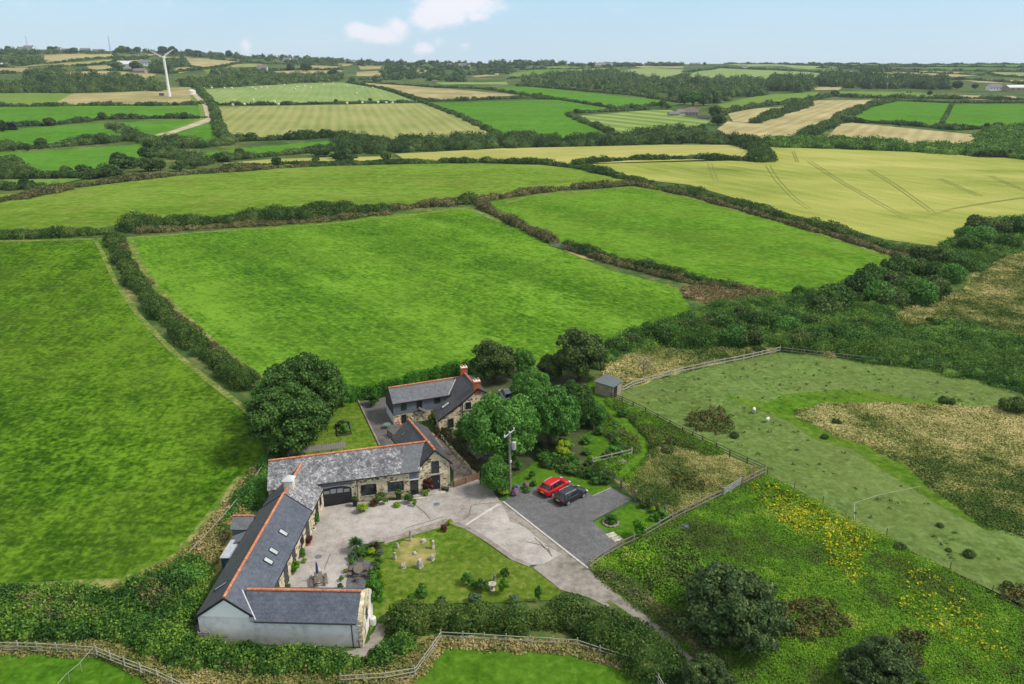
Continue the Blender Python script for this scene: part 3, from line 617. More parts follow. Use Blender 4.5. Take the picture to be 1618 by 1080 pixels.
m = MB(); wallbox(m, NW1, SW, 0, 17.55, 0, 2.75, -.1, .04); m.build('side_wall', m_render, A)
NE2, NW2 = (-22.3, 81.0), (-27.75, 79.7)
LB, RB, b0, b1_ = gable_block(A, NW1, NE1, NE2, NW2, 2.7, 4.68, m_stone, s_dark, s_old, gover=0, r1=(-25.0, 82.9, 4.68), r0=(-25.2, 75.5, 4.68), wname='wall')  # dark slate on this west slope again carries its shade in the colour
ridge(A, b0+Vector((0, .25, .1)), b1_+Vector((0, 0, .1)))
for px, py in ((447.4, 841.7), (432.2, 871), (423.7, 886.4)): skylight(A, px, py, RA, .95, .6)
skylight(A, 350, 926, LA, 1.6, .4)
SEn = (-22.95, 57.85)
for y0, w_, z0, z1, kind in ((66.2, 1.0, 0, 2.05, 'd'), (69.0, .8, 0, 2.05, 'd'), (71.9, 1.1, .8, 1.9, 'w'), (63.5, 1.0, .1, 2.05, 'w'), (74.0, 1.0, 0, 2.05, 'd')):
    u = y0-57.85
    if kind == 'd': door(A, SE, NE1, u-w_/2, u+w_/2, z0, z1, sm('door_blue_grey', (.05, .06, .075), .5))
    else: window(A, SE, NE1, u-w_/2, u+w_/2, z0, z1, 2, 1)
u = 2.6; door(A, NE1, NE2, u-.45, u+.45, 0, 2.0, m_black); window(A, NE1, NE2, 3.9, 4.6, 1.0, 1.9, 2, 1)
# cupola on the ridge
c = Vector((-25.05, 77.6, 4.6)); m = MB(); m.box((c.x, c.y, 5.0), (1.0, 1.0, 1.1)); m.box((c.x, c.y, 5.6), (1.15, 1.15, .08))
cu = m.build('ridge_cupola', sm('cream_board', (.62, .58, .46), .7), A)
m = MB(); e = .68; B0 = [(c.x-e, c.y-e, 5.66), (c.x+e, c.y-e, 5.66), (c.x+e, c.y+e, 5.66), (c.x-e, c.y+e, 5.66)]; m.add(B0+[(c.x, c.y, 6.15)], [(3, 2, 1, 0), (0, 1, 4), (1, 2, 4), (2, 3, 4), (3, 0, 4)]); m.build('cupola_roof', m_lead); m._o.parent = cu; og = A['_org']; m._o.data.transform(Matrix.Translation((-og[0], -og[1], 0)))
m = MB()
for k in range(5): m.box((c.x, c.y-.51, 4.75+k*.16), (.7, .05, .05))
m.build('louvre', m_white); m._o.parent = cu; m._o.data.transform(Matrix.Translation((-og[0], -og[1], 0)))
# rear lean-tos of the barn
t = building('rear_dormer_shed', (-29.3, 74.5), 'small slate roofed outshot with orange ridge behind the long barn', 'outbuilding')
m = MB(); m.box((-29.2, 73.6, 1.15), (2.0, 1.9, 2.5)); m.build('wall', m_bluewall, t)
m = MB(); m.slab([(-30.35, 72.5, 2.35), (-28.1, 72.5, 2.35), (-28.1, 74.0, 3.1), (-30.35, 74.0, 3.1)], .1); m.slab([(-30.35, 74.0, 3.1), (-28.1, 74.0, 3.1), (-28.1, 75.0, 2.6), (-30.35, 75.0, 2.6)], .1); m.build('roof', s_grey, t); ridge(t, (-30.4, 74.0, 3.16), (-28.1, 74.0, 3.16), .1)
t = building('rear_porch', (-29.0, 70.9), 'little lean-to porch with dark slate roof behind the long barn', 'outbuilding')
m = MB(); m.box((-28.95, 70.9, 1.0), (1.4, 1.5, 2.1)); m.build('wall', m_render, t); m = MB(); m.slab([(-29.85, 70.0, 2.0), (-29.85, 71.8, 2.0), (-28.1, 71.8, 2.75), (-28.1, 70.0, 2.75)], .1); m.build('roof', s_grey, t)
d = MB(); d.box((-29.68, 70.9, 1.0), (.08, .8, 1.9)); d.build('door', m_black, t)
P = [G3(346.7, 881, 2.15), G3(367.5, 881, 2.15), G3(382.8, 852.5, 2.3), G3(364.7, 852.5, 2.3)]
t = building('blue_shed', (P[0].x, P[0].y), 'small dark teal shed with pale flat roof beside the long barn', 'shed')
m = MB(); q = [p.copy() for p in P]; cx = sum((p for p in P), Vector())/4; q = [cx+(p-cx)*.9 for p in P]; m.hexa([Vector((p.x, p.y, 0)) for p in q], [Vector((p.x, p.y, p.z-.1)) for p in q]); m.build('wall', sm('teal_board', (.02, .06, .085), .6), t)
m = MB(); m.slab(P, .09); m.build('roof', sm('grey_felt', (.36, .39, .42), .8), t)
m = MB(); f0, f1 = q[0], q[1]; wallbox(m, f0, f1, .35, 1.15, .02, 1.8, -.05, .04); m.build('door', sm('teal_door', (.03, .085, .11), .5), t)

# --- south wing
C = building('south_wing', (-18.2, 59.5), 'low outbuilding with blue slate roof and blank white wall facing the viewer', 'outbuilding')
cSW, cSE, cNE, cNW = (-23.2, 57.62), (-13.45, 57.3), (-13.3, 61.9), (-23.2, 62.0)
m0 = Vector((-13.35, 59.6, 4.2)); m1 = Vector((-24.35, 59.85, 4.2))
m = MB(); z = lambda p: (p[0], p[1], -.1)
m.add([z(cSW), z(cSE), z(cNE), z(cNW), (*cSW, 2.78), (*cSE, 2.78), (*cNE, 2.78), (*cNW, 2.78), (m1.x+1, m1.y, 4.12), (m0.x-.2, m0.y, 4.12)], [(3, 2, 1, 0), (0, 1, 5, 4), (1, 2, 6, 9, 5), (2, 3, 7, 6), (4, 5, 9, 8), (9, 6, 7, 8), (0, 4, 8, 7, 3)]); m.build('wall', m_render, C)
m = MB(); fe = [Vector((cSW[0]-.2, cSW[1]-.28, 2.78)), Vector((cSE[0]-.42, cSE[1]-.28, 2.78))]; CF = [fe[0], fe[1], Vector((m0.x-.36, m0.y, m0.z+.08)), Vector((m1.x, m1.y, m1.z+.08))]; m.slab(CF, .12); m.build('roof', s_blue, C)
m = MB(); CBk = [Vector((cNE[0]-.4, cNE[1]+.2, 2.78)), Vector((cNW[0], cNW[1]+.2, 2.78)), Vector((m1.x, m1.y, m1.z+.08)), Vector((m0.x-.36, m0.y, m0.z+.08))]; m.slab(CBk, .12); m.build('roof', s_blue, C)
ridge(C, (m0.x-.36, m0.y, m0.z+.14), (m1.x+.1, m1.y, m1.z+.14), .13)
m = MB(); m.tube([fe[0]+Vector((.4, -.02, -.05)), fe[1]+Vector((0, -.02, -.05))], .075, 6); m.build('gutter', m_black, C)
m = MB(); x0, x1 = -13.78, -13.4; pr = [(57.25, -.1), (61.95, -.1), (61.95, 2.85), (59.62, 4.30), (57.25, 2.85)]
m.add([(x0, y, z_) for y, z_ in pr]+[(x1, y, z_) for y, z_ in pr], [(4, 3, 2, 1, 0), (5, 6, 7, 8, 9)]+[(i, (i+1) % 5, 5+(i+1) % 5, 5+i) for i in range(5)]); m.build('gable_wall', m_stone, C)
window(C, (x1, 57.2), (x1, 61.95), 1.9, 2.6, 1.5, 2.5, 1, 2)
m = MB(); m.tube([(-14.35, 57.15, 2.75), (-14.35, 57.22, 2.6), (-14.3, 57.22, 0)], .05, 6); m.tube([(-13.75, 57.12, .9), (-13.75, 57.12, 0)], .04, 6); m.build('downpipe', m_black, C)
m = MB()
for k in range(5): m.box((-13.62-(.1 if k % 2 else 0), 57.16, .35+k*.5), (.5 if k % 2 else .3, .09, .3))
m.build('quoin', m_slab, C)
valley(C, CF, RA, 2.85, 4.22)

# --- stone barn (north range)
fa = lambda x: (x, 79.55+(x+28.2)*.2504)
BA, BBq = fa(-28.2), fa(-10.9)
rL = G3(425.7, 728, 5.3); rR = G3(674.5, 697.5, 5.4)
Bn = building('stone_barn', (-19.7, 82.5), 'stone barn with mottled lichen slate roof and arched black garage door', 'barn')
m = MB(); bl = (-28.3, 2*rL.y-BA[1]); br = (rR.x-.8, 2*rR.y-BBq[1]-.3)
m.add([(*BA, -.1), (*BBq, -.1), (*br, -.1), (*bl, -.1), (*BA, 3.15), (*BBq, 3.3), (*br, 3.3), (*bl, 3.15), (rL.x, rL.y, 5.15), (rR.x, rR.y, 5.25)], [(3, 2, 1, 0), (0, 1, 5, 4), (1, 2, 6, 9, 5), (2, 3, 7, 6), (0, 4, 8, 7, 3), (4, 5, 9, 8), (8, 9, 6, 7)]); m.build('wall', m_stone, Bn)
e0 = onwall(BA, BBq, -.12, 3.12, .25); e1 = onwall(BA, BBq, 17.55, 3.28, .25); rL2 = rL+Vector((-.12, 0, 0))
k = .865; em = e0.lerp(e1, k); rm = rL2.lerp(rR, k); eg = e0.lerp(e1, .0)
m = MB(); m.slab([e0, em, rm, rL2], .12); m.build('roof', s_old, Bn); m = MB(); m.slab([em, e1, rR, rm], .12); m.build('roof', s_grey, Bn)
m = MB(); m.slab([Vector((bl[0]-.1, bl[1]+.2, 3.1)), rL2, rR, Vector((br[0], br[1]+.2, 3.2))], .12); m.build('roof', s_dark, Bn)
ridge(Bn, rL2+Vector((0, 0, .06)), rR+Vector((0, 0, .06)), .13)
m = MB(); m.tube([e0+Vector((5.6, 1.35, -.03)), e1+Vector((0, 0, -.06))], .07, 6); m.build('gutter', m_black, Bn)
u0, z0 = uz(BA, BBq, 510, 799.6); u1, _ = uz(BA, BBq, 557.5, 794.6)
m = MB(); wallbox(m, BA, BBq, u0-.25, u1+.1, 2.55, 3.08, -.1, .06); m.build('dark_lintel', m_bluewall, Bn)
# arched garage door
n = 12; uc = (u0+u1)/2; hw = (u1-u0)/2; arc = [(uc+hw*math.cos(math.pi*i/n), 2.0+.5*math.sin(math.pi*i/n)) for i in range(n+1)]
def arch(m, sc, o, o2):
    pr = [(uc-hw*sc, 0), (uc+hw*sc, 0)]+[(uc+hw*sc*math.cos(math.pi*i/n), 2.0+(.5+.5*(sc-1)*3)*math.sin(math.pi*i/n)) for i in range(n+1)]; q = len(pr)
    F_ = [onwall(BA, BBq, u, z_, o2) for u, z_ in pr]; Bk = [onwall(BA, BBq, u, z_, o) for u, z_ in pr]; m.add(F_+Bk, [tuple(range(q)), tuple(range(q, 2*q))[::-1]]+[(i, (i+1) % q, q+(i+1) % q, q+i)[::-1] for i in range(q)])
m = MB(); arch(m, 1.04, -.1, .075); m.build('door_surround', sm('pale_surround', (.48, .46, .40), .8), Bn)
m = MB(); arch(m, .985, -.05, .10); gd = m.build('garage_door', m_black, Bn)
for k in range(4):
    a = u0+.25+k*(u1-u0-.4)/4; b = a+(u1-u0-.4)/4-.12; g = MB(); wallbox(g, BA, BBq, a, b, 1.62, 2.18 if k in (1, 2) else 2.02, 0, .115); g.build('pane', sm('garage_glass', (.22, .25, .27), .2)); g._o.parent = gd; og = Bn['_org']; g._o.data.transform(Matrix.Translation((-og[0], -og[1], 0)))
g = MB()
for k in range(1, 10): wallbox(g, BA, BBq, u0+k*(u1-u0)/10-.012, u0+k*(u1-u0)/10+.012, .05, 1.55, 0, .112)
g.build('board_joints', sm('joint_black', (.03, .03, .032), .5)); g._o.parent = gd; g._o.data.transform(Matrix.Translation((-og[0], -og[1], 0)))
for x0_, y0_, x1_, y1_ in ((569.9, 765.5, 595.6, 782.3), (612.4, 761.3, 638.3, 774.9)):
    ua, zt = uz(BA, BBq, x0_, y0_+1); ub, zb = uz(BA, BBq, x1_, y1_-1); window(Bn, BA, BBq, ua, ub, max(.75, zb), min(zt, 2.35), 3, 1)
ua, _ = uz(BA, BBq, 649, 778); ub, _ = uz(BA, BBq, 661.5, 778)
m = MB(); wallbox(m, BA, BBq, ua-.08, ub+.1, 2.2, 3.1, -.1, .05); m.build('door_head_panel', m_bluewall, Bn); m = MB(); wallbox(m, BA, BBq, ua-.08, ub+.1, 2.08, 2.2, -.1, .09); m.build('lintel', m_white, Bn)
window(Bn, BA, BBq, ua, ub, .05, 2.05, 2, 1, lintel=False, name='glazed_door')
m = MB(); ud, _ = uz(BA, BBq, 566, 790); m.tube([onwall(BA, BBq, ud, 3.1, .12), onwall(BA, BBq, ud, 0, .12)], .05, 6); m.build('downpipe', m_black, Bn)
m = MB(); wallbox(m, bl, BA, 0, 5.4, 0, 3.0, -.1, .04); m.build('rendered_end', m_render, Bn)

# --- gabled link range
L0, R0 = (-11.25, 84.26), (-7.57, 85.32); rn = V3(((L0[0]+R0[0])/2, (L0[1]+R0[1])/2), 5.5); rf = G3(645.8, 662.9, 5.4); ef = G3(671.7, 673.5, 3.7)
wf = (2*rf.x-ef.x, 2*rf.y-ef.y)
D = building('gabled_range', (-10.5, 88), 'narrow range with stone gable end, black door below a tall window', 'barn')
LD, RD_, d0, d1 = gable_block(D, L0, R0, (ef.x+.15, ef.y), wf, 3.6, 5.45, m_stone, s_dark, s_dark, r0=rn, r1=rf, oh=.2, gover=.18)
ridge(D, d0+Vector((0, 0, .1)), d1+Vector((0, 0, .1)))
barge(D, [LD[0]+Vector((0, -.03, -.08)), d0+Vector((0, -.03, 0)), RD_[0]+Vector((0, -.03, -.08))])
ua, zt = uz(L0, R0, 681.2, 729.1); ub, zb = uz(L0, R0, 694, 746.4); window(D, L0, R0, ua, ub, zb, zt, 2, 2)
ua, zt = uz(L0, R0, 681.8, 751.4); ub, zb = uz(L0, R0, 694.7, 772); door(D, L0, R0, ua, ub, .1, zt, m_black)
m = MB(); wallbox(m, L0, R0, ua-.1, ub+.1, zt+.08, zt+.2, -.1, .1); m.build('lintel', m_slab, D)
skylight(D, 640, 684.6, LD, .9, .45)
m = MB(); m.tube([onwall(L0, R0, .05, 3.5, .12), onwall(L0, R0, .05, 0, .12)], .05, 6); m.tube([onwall(L0, R0, 3.78, 3.5, .1), onwall(L0, R0, 3.78, 0, .1)], .04, 6); m.build('downpipe', m_black, D)
valley(D, [e0, e1, rR], LD, 3.4, 5.4)
m = MB(); m.tube([G3(629, 662, 3.3), G3(634, 672, 3.35)], .14, 8); m.build('ridge_tiles', m_ridge, D)

# --- house
zE = 3.5; Ea = G3(620.5, 638, zE); Eb = G3(716, 622.8, zE); Ra = G3(613.6, 613, 4.95); Rb = G3(731, 595, 5.05)
E = building('farmhouse', (-11, 104), 'two storey farmhouse with slate hung wing, stone gable and two brick chimneys', 'house')
dv = (Eb-Ea); dv.z = 0; dv.normalize(); nv = Vector((-dv.y, dv.x, 0))
hd = (Ra-Ea).dot(nv); back = nv*(2*hd-.4)
wa, wb = Ea+nv*.25+dv*.15, Eb+nv*.25+dv*2; wc, wd = wb+back, wa+back
m = MB(); z = lambda p, zz: (p.x, p.y, zz)
m.add([z(wa, -.1), z(wb, -.1), z(wc, -.1), z(wd, -.1), z(wa, zE-.1), z(wb, zE-.1), z(wc, zE-.1), z(wd, zE-.1), z((wa+wd)/2, 4.82), z((wb+wc)/2, 4.82)], [(3, 2, 1, 0), (0, 1, 5, 4), (1, 2, 6, 9, 5), (2, 3, 7, 6), (0, 4, 8, 7, 3), (4, 5, 9, 8), (8, 9, 6, 7)]); m.build('wall', m_stone, E)
A1, B1_ = (wa.x, wa.y), (wb.x, wb.y)
m = MB(); l = math.hypot(B1_[0]-A1[0], B1_[1]-A1[1]); wallbox(m, A1, B1_, -.05, l-.5, 1.55, zE-.12, -.05, .008); m.build('slate_hanging', m_bluewall, E)
m = MB(); ww = (wd-wa).length; wallbox(m, (wd.x, wd.y), A1, 0, ww, 1.5, zE-.15, -.05, .07); p_ = [onwall((wd.x, wd.y), A1, u, zz, .07) for u, zz in ((0, zE-.15), (ww, zE-.15), (ww/2, 4.8))]; m.add(p_+[q+Vector((.3, 0, 0)) for q in p_], [(0, 1, 2), (5, 4, 3), (0, 3, 4, 1), (1, 4, 5, 2), (2, 5, 3, 0)]); m.build('gable_hanging', s_dark, E)
m = MB(); wallbox(m, (wd.x, wd.y), A1, 0, ww, 0, 1.5, -.05, .05); m.build('rendered_wall', m_white, E)
ER = [Ea, Eb+dv*1.0+Vector((0, 0, 0)), Rb+dv*.2, Ra]; m = MB(); m.slab([Ea, Eb, Rb, Ra], .12); m.build('roof', s_grey, E)
m = MB(); m.slab([Ra, Rb, Eb+back+nv*.5, Ea+back+nv*.5], .12); m.build('roof', s_dark, E); ridge(E, Ra+Vector((0, 0, .07)), Rb+Vector((0, 0, .07)), .13)
m = MB(); m.tube([Ea+Vector((0, -.04, -.06)), Eb+Vector((0, -.04, -.06))], .07, 6); m.build('gutter', m_black, E)
for x0_, y0_, x1_, y1_ in ((633.4, 636, 642.6, 646.8), (658.1, 632, 667.3, 642.8), (685.8, 626.3, 696, 635.2)):
    ua, zt = uz(A1, B1_, x0_, y0_); ub, zb = uz(A1, B1_, x1_, y1_); window(E, A1, B1_, ua, ub, zb, min(zt, zE-.25), 2, 2, lintel=False, bar=.06)
ua, zt = uz(A1, B1_, 634, 656); ub, zb = uz(A1, B1_, 642.5, 665); window(E, A1, B1_, ua, ub, .1, 1.45, 2, 1, lintel=False)
Pg = (-10.18, 100.74); Q = (Pg[0]+6.5, Pg[1]+2.6)
ap = W(754.5, 613, Pg, Q); eL = W(728.6, 636.4, Pg, Q); lL = W(692.7, 662.9, Pg, Q); eR = W(769.5, 620, Pg, Q)
rbk = G3(732.5, 588, ap.z); vv = rbk-ap
eLb = G3(716, 622.8, eL.z); lLb = G3(681.6, 648.8, lL.z)
print('E2', ap, eL, lL, eR, rbk, eLb, lLb, 'ridge E1', Ra, Rb, 'D', rf, ef)
gd_ = Vector((Q[0]-Pg[0], Q[1]-Pg[1], 0)).normalized()
m = MB(); inn = Vector((-gd_.y, gd_.x, 0))*.06
gA = Vector((eL.x, eL.y, -.1)); F0 = [gA, Vector((eR.x, eR.y, -.1)), eR, ap, eL]; F0 = [p+inn for p in F0]; Bk = [p+vv for p in F0]; dz = Vector((0, 0, .1))
m.add([p-dz for p in F0]+[p-dz for p in Bk], [tuple(range(5)), tuple(range(5, 10))[::-1]]+[(i, 5+i, 5+(i+1) % 5, (i+1) % 5) for i in range(5)])
fl = [Vector((Pg[0], Pg[1], -.1))+inn, gA+inn, eL+inn-dz*1.5, lL+inn-dz*1.5]; bl_ = [Vector((lLb.x, lLb.y, -.1)), Vector((eLb.x, eLb.y, -.1)), eLb-dz*1.5, lLb-dz*1.5]
m.add(fl+bl_, [(0, 1, 2, 3), (7, 6, 5, 4), (0, 4, 5, 1), (1, 5, 6, 2), (2, 6, 7, 3), (3, 7, 4, 0)]); m.build('wall', m_stone, E)
out = -Vector((-gd_.y, gd_.x, 0))*.12
def rs(P, mat): m = MB(); m.slab(P, .12); return m.build('roof', mat, E)
oh_ = lambda e, a, k=.2: e+(e-a).normalized()*k
rs([oh_(eL, ap, .1)+out, ap+out, rbk, (oh_(eL, ap, .1)+vv)], s_dark)
rs([ap+out, oh_(eR, ap)+out, oh_(eR, ap)+vv, rbk], s_dark)
rs([oh_(lL, eL)+out, eL+out+Vector((0, 0, .03)), eLb+Vector((0, 0, .03)), oh_(lLb, eLb, .2)], s_dark)
ridge(E, ap+Vector((0, 0, .08)), rbk+Vector((0, 0, .08)), .13)
barge(E, [oh_(lL, eL)+out*1.3-Vector((0, 0, .06)), eL+out*1.3-Vector((0, 0, .04)), ap+out*1.3-Vector((0, 0, .04)), oh_(eR, ap)+out*1.3-Vector((0, 0, .06))])
skylight(E, 704.4, 640, [lL, eL, eLb], 1.3, .6)
for x0_, y0_, x1_, y1_ in ((736, 636, 744.3, 645.5), (708, 662.5, 716.8, 674.5)):
    ua, zt = uz(Pg, Q, x0_, y0_); ub, zb = uz(Pg, Q, x1_, y1_); window(E, Pg, Q, ua, ub, zb, zt, 2, 2, bar=.06)
m = MB(); wallbox(m, Pg, Q, 3.3, 3.4, 0, eL.z-.1, 0, .1); m.build('downpipe', m_black, E)
def chimney(p, h):
    m = MB(); m.box((p.x, p.y, p.z+h/2-.5), (.95, .75, h+1), .3); m.box((p.x, p.y, p.z+h-.1), (1.08, .88, .16), .3); o = m.build('chimney', m_brick, E)
    m = MB(); m.box((p.x, p.y, p.z+h+.035), (.95, .75, .1), .3); m.build('flaunching', m_white); m._o.parent = o; n = MB()
    for s in (-.22, .22): n.tube([(p.x+s, p.y+s*.3, p.z+h+.05), (p.x+s, p.y+s*.3, p.z+h+.45)], [.13, .1], 8)
    n.build('pot', m_ridge); n._o.parent = o; og = E['_org']
    for q in (m._o, n._o): q.data.transform(Matrix.Translation((-og[0], -og[1], 0)))
chimney(ap+vv*.06, 1.0); chimney(rbk-vv*.02, .9)
valley(E, [Ea, Eb, Rb], [eL, ap, rbk], 3.55, 4.95)
# porch
pc = G3(663, 668, 0); pp = building('door_porch', (pc.x, pc.y), 'timber porch with small slate roof over the farmhouse door', 'porch')
cx, cy = pc.x, pc.y+1.2
m = MB()
for sx in (-.8, .8): m.box((cx+sx, cy-.8, 1.0), (.12, .12, 2.0)); m.box((cx+sx, cy+.7, 1.0), (.12, .12, 2.0)); m.beam((cx+sx, cy-.8, 2), (cx+sx, cy+.9, 2), .12, .12)
m.beam((cx-.8, cy-.8, 2.0), (cx+.8, cy-.8, 2.0), .1, .1); m.beam((cx-.9, cy-.85, 2.0), (cx, cy-.85, 2.55), .08, .1); m.beam((cx+.9, cy-.85, 2.0), (cx, cy-.85, 2.55), .08, .1); m.build('frame', m_woodpale, pp)
m = MB(); m.slab([(cx-1, cy-.95, 2.0), (cx-1, cy+1.2, 2.0), (cx, cy+1.2, 2.65), (cx, cy-.95, 2.65)], .07); m.slab([(cx+1, cy-.95, 2.0), (cx, cy-.95, 2.65), (cx, cy+1.2, 2.65), (cx+1, cy+1.2, 2.0)], .07); m.build('roof', s_grey, pp); ridge(pp, (cx, cy-.95, 2.7), (cx, cy+1.2, 2.7), .1); pp.scale = (1, 1, .8)
for o in list(bpy.data.objects):
    if '_org' in o: del o['_org']
# ---------------------------------------------------------------- fields
base_sheet()
m_margin = nm('field_margin', [(.1, (.06, .13, .015)), (.5, (.12, .18, .03)), (.9, (.28, .26, .10))], [(.3, 1, 4, None), (1.2, 1, 4, None)], gain=3.2, rough=1, spec=.05)
def field(px, mat, layer=2): return sheet('field', px, mat, layer)
field([(-260, 378), (160, 376), (195, 465), (250, 540), (330, 600), (395, 650), (420, 720), (395, 760), (330, 850), (290, 895), (180, 935), (-260, 945)], m_left)
field([(200, 375), (480, 352), (740, 326), (800, 350), (870, 388), (960, 425), (1070, 455), (1095, 490), (1060, 515), (1000, 530), (950, 550), (880, 570), (760, 585), (700, 596), (560, 620), (420, 600), (395, 615), (340, 560), (260, 480), (205, 410)], m_main)
field([(768, 320), (850, 306), (1000, 294), (1080, 306), (1250, 352), (1430, 408), (1425, 425), (1370, 436), (1300, 458), (1240, 470), (1200, 464), (1130, 450), (1050, 428), (950, 396), (880, 380), (830, 350)], m_strip)
field([(-260, 330), (130, 296), (300, 275), (480, 263), (700, 258), (900, 261), (1000, 286), (900, 299), (760, 316), (620, 324), (500, 332), (330, 342), (215, 347), (150, 362), (-260, 366)], m_dome)
field([(935, 259), (1190, 253), (1213, 232), (1880, 256), (1880, 338), (1560, 346), (1490, 390), (1400, 378), (1250, 338), (1090, 292), (1015, 284)], m_yel)
field([(625, 243), (800, 234), (1050, 228.5), (1186, 229), (1192, 250), (900, 259), (700, 254), (640, 253)], m_yel2)
# left distance
field(b1([(-500, 300), (270, 290), (345, 292), (240, 347), (-500, 347)]), m_far2)
field(b1([(345, 292), (800, 274), (905, 272), (955, 337), (700, 346), (240, 347)]), m_tan, 3)
field(b1([(-500, 362), (945, 352), (962, 400), (520, 404), (460, 412), (200, 437), (-500, 442)]), m_far)
field(b1([(-500, 460), (100, 458), (480, 432), (590, 490), (460, 512), (200, 537), (60, 548), (-500, 548)]), m_far)
field(b1([(575, 430), (960, 412), (995, 430), (1035, 522), (780, 530), (740, 492), (650, 475)]), m_far)
field(b1([(-500, 590), (300, 560), (660, 532), (728, 575), (690, 620), (500, 657), (-500, 668)]), m_far)
field(b1([(-500, 707), (400, 695), (300, 717), (110, 737), (-500, 745)]), m_far2)
bale_field = b1([(955, 275), (1280, 252)])+b2([(0, 240), (25, 243), (180, 267), (335, 326)])+b1([(1300, 341), (1005, 342)])
field(bale_field, m_mown2)
field(b1([(1020, 354), (1380, 349)])+b2([(0, 345), (380, 338), (560, 405), (728, 493), (540, 512), (0, 508)])+b1([(1600, 483), (1300, 500), (1100, 502)]), m_mown)
field(b1([(930, 578), (1100, 558), (1400, 530), (1640, 508), (1640, 556), (1300, 580), (1100, 600), (970, 607)]), m_far)
field(b1([(1060, 622), (1300, 602), (1618, 594)])+b2([(200, 590), (240, 600), (0, 620)])+b1([(1618, 622), (1090, 642)]), m_yel2)
for p in ([(210, 110), (540, 103), (560, 118), (400, 128), (210, 132)], [(60, 172), (200, 150), (240, 128), (400, 133), (300, 150)], [(250, 152), (540, 130), (660, 124), (690, 138), (480, 152), (330, 166), (260, 166)], [(0, 170), (180, 170), (195, 186), (30, 196), (-500, 195), (-500, 172)], [(410, 162), (540, 154), (530, 174), (430, 180)], [(280, 190), (480, 184), (740, 200), (700, 222), (560, 206), (370, 222), (300, 224)], [(560, 225), (740, 225), (770, 240), (620, 245)], [(880, 124), (1130, 127), (1140, 146), (960, 166), (880, 152)], [(800, 172), (900, 164), (965, 176), (850, 196)], [(700, 106), (930, 116), (870, 125), (700, 118)], [(1260, 189), (1618, 182), (1618, 200), (1300, 206)], [(1060, 155), (1240, 152), (1230, 166), (1090, 168)], [(-500, 240), (110, 236), (120, 262), (-500, 270)], [(640, 270), (900, 262), (910, 274), (700, 282)], [(1450, 160), (1600, 162), (1590, 176), (1470, 176)]): field(b1(p), random.choice([m_tan, m_tan, m_gold, m_mown]))
for p in ([(960, 178), (1040, 170), (1050, 186), (980, 200)], [(330, 108), (700, 92), (700, 98), (420, 108)]): field(b1(p), m_far2)
# middle distance
field(b2([(100, 240), (215, 244), (500, 270), (832, 300), (600, 321), (372, 322), (190, 268)]), m_tan)
field(b2([(430, 337), (900, 324), (1022, 322), (1270, 365), (1120, 380), (1065, 392), (1150, 432), (1268, 500), (1050, 512), (820, 514), (755, 488), (640, 440)]), m_far)
field(b2([(700, 267), (860, 258), (1500, 322), (1618, 352)])+b3([(60, 348)])+b2([(1450, 347), (1300, 363), (1040, 322), (850, 292)]), m_far)
field(b2([(1110, 397), (1440, 372), (1560, 370)])+b3([(0, 400), (132, 420), (110, 440), (65, 476), (0, 476)])+b2([(1420, 492), (1290, 482), (1270, 460), (1180, 425)]), m_striped)
for p, mt in (([(790, 197), (1000, 162), (1360, 164), (1300, 178), (1120, 192), (900, 214), (810, 222)], m_far2), ([(1290, 187), (1440, 171), (1618, 178), (1618, 200), (1540, 222), (1420, 216)], m_mown2), ([(70, 190), (185, 185), (180, 209), (70, 209)], m_tan), ([(80, 160), (190, 160), (180, 176), (90, 179)], m_tan), ([(610, 210), (750, 192), (740, 206), (640, 217)], m_tan), ([(-20, 150), (60, 151), (30, 162), (-20, 163)], m_tan), ([(330, 183), (420, 183), (410, 200), (340, 198)], m_gold), ([(430, 240), (780, 236), (790, 250), (480, 250)], m_mown2), ([(900, 180), (1080, 178), (1060, 192), (880, 194)], m_far), ([(1380, 162), (1618, 164), (1618, 172), (1420, 170)], m_tan), ([(520, 155), (640, 158), (600, 166), (520, 164)], m_tan)): field(b2(p), mt, 2)
field(b3([(165, 460), (215, 425), (330, 432), (460, 388), (560, 345), (640, 325), (985, 319), (870, 352), (740, 420), (650, 460), (520, 512), (300, 512), (200, 482)]), m_gold)
field(b3([(215, 388), (360, 362), (530, 350), (470, 378), (340, 430), (240, 425)]), m_gold)
field(b3([(160, 345), (420, 297), (640, 284), (665, 302), (560, 320), (380, 348), (200, 362)]), m_far2)
field(b3([(-10, 235), (60, 190), (180, 172), (600, 190), (705, 207), (620, 237), (450, 227), (160, 224), (130, 242), (0, 247)]), m_mown2)
field(b3([(680, 502), (740, 440), (800, 430), (1370, 485), (1408, 542), (1200, 542), (900, 520), (720, 520)]), m_gold)
field(b3([(800, 412), (870, 367), (1010, 327), (1278, 340), (1225, 447), (1000, 430)]), m_far)
field(b3([(1282, 342), (2200, 338), (2200, 452), (1330, 452), (1230, 448)]), m_far)
field(b3([(740, 282), (1100, 286), (1200, 300), (1180, 314), (760, 303)]), m_far2)
field(b3([(1250, 300), (1570, 304), (1590, 315), (1420, 323), (1290, 316)]), m_gold)
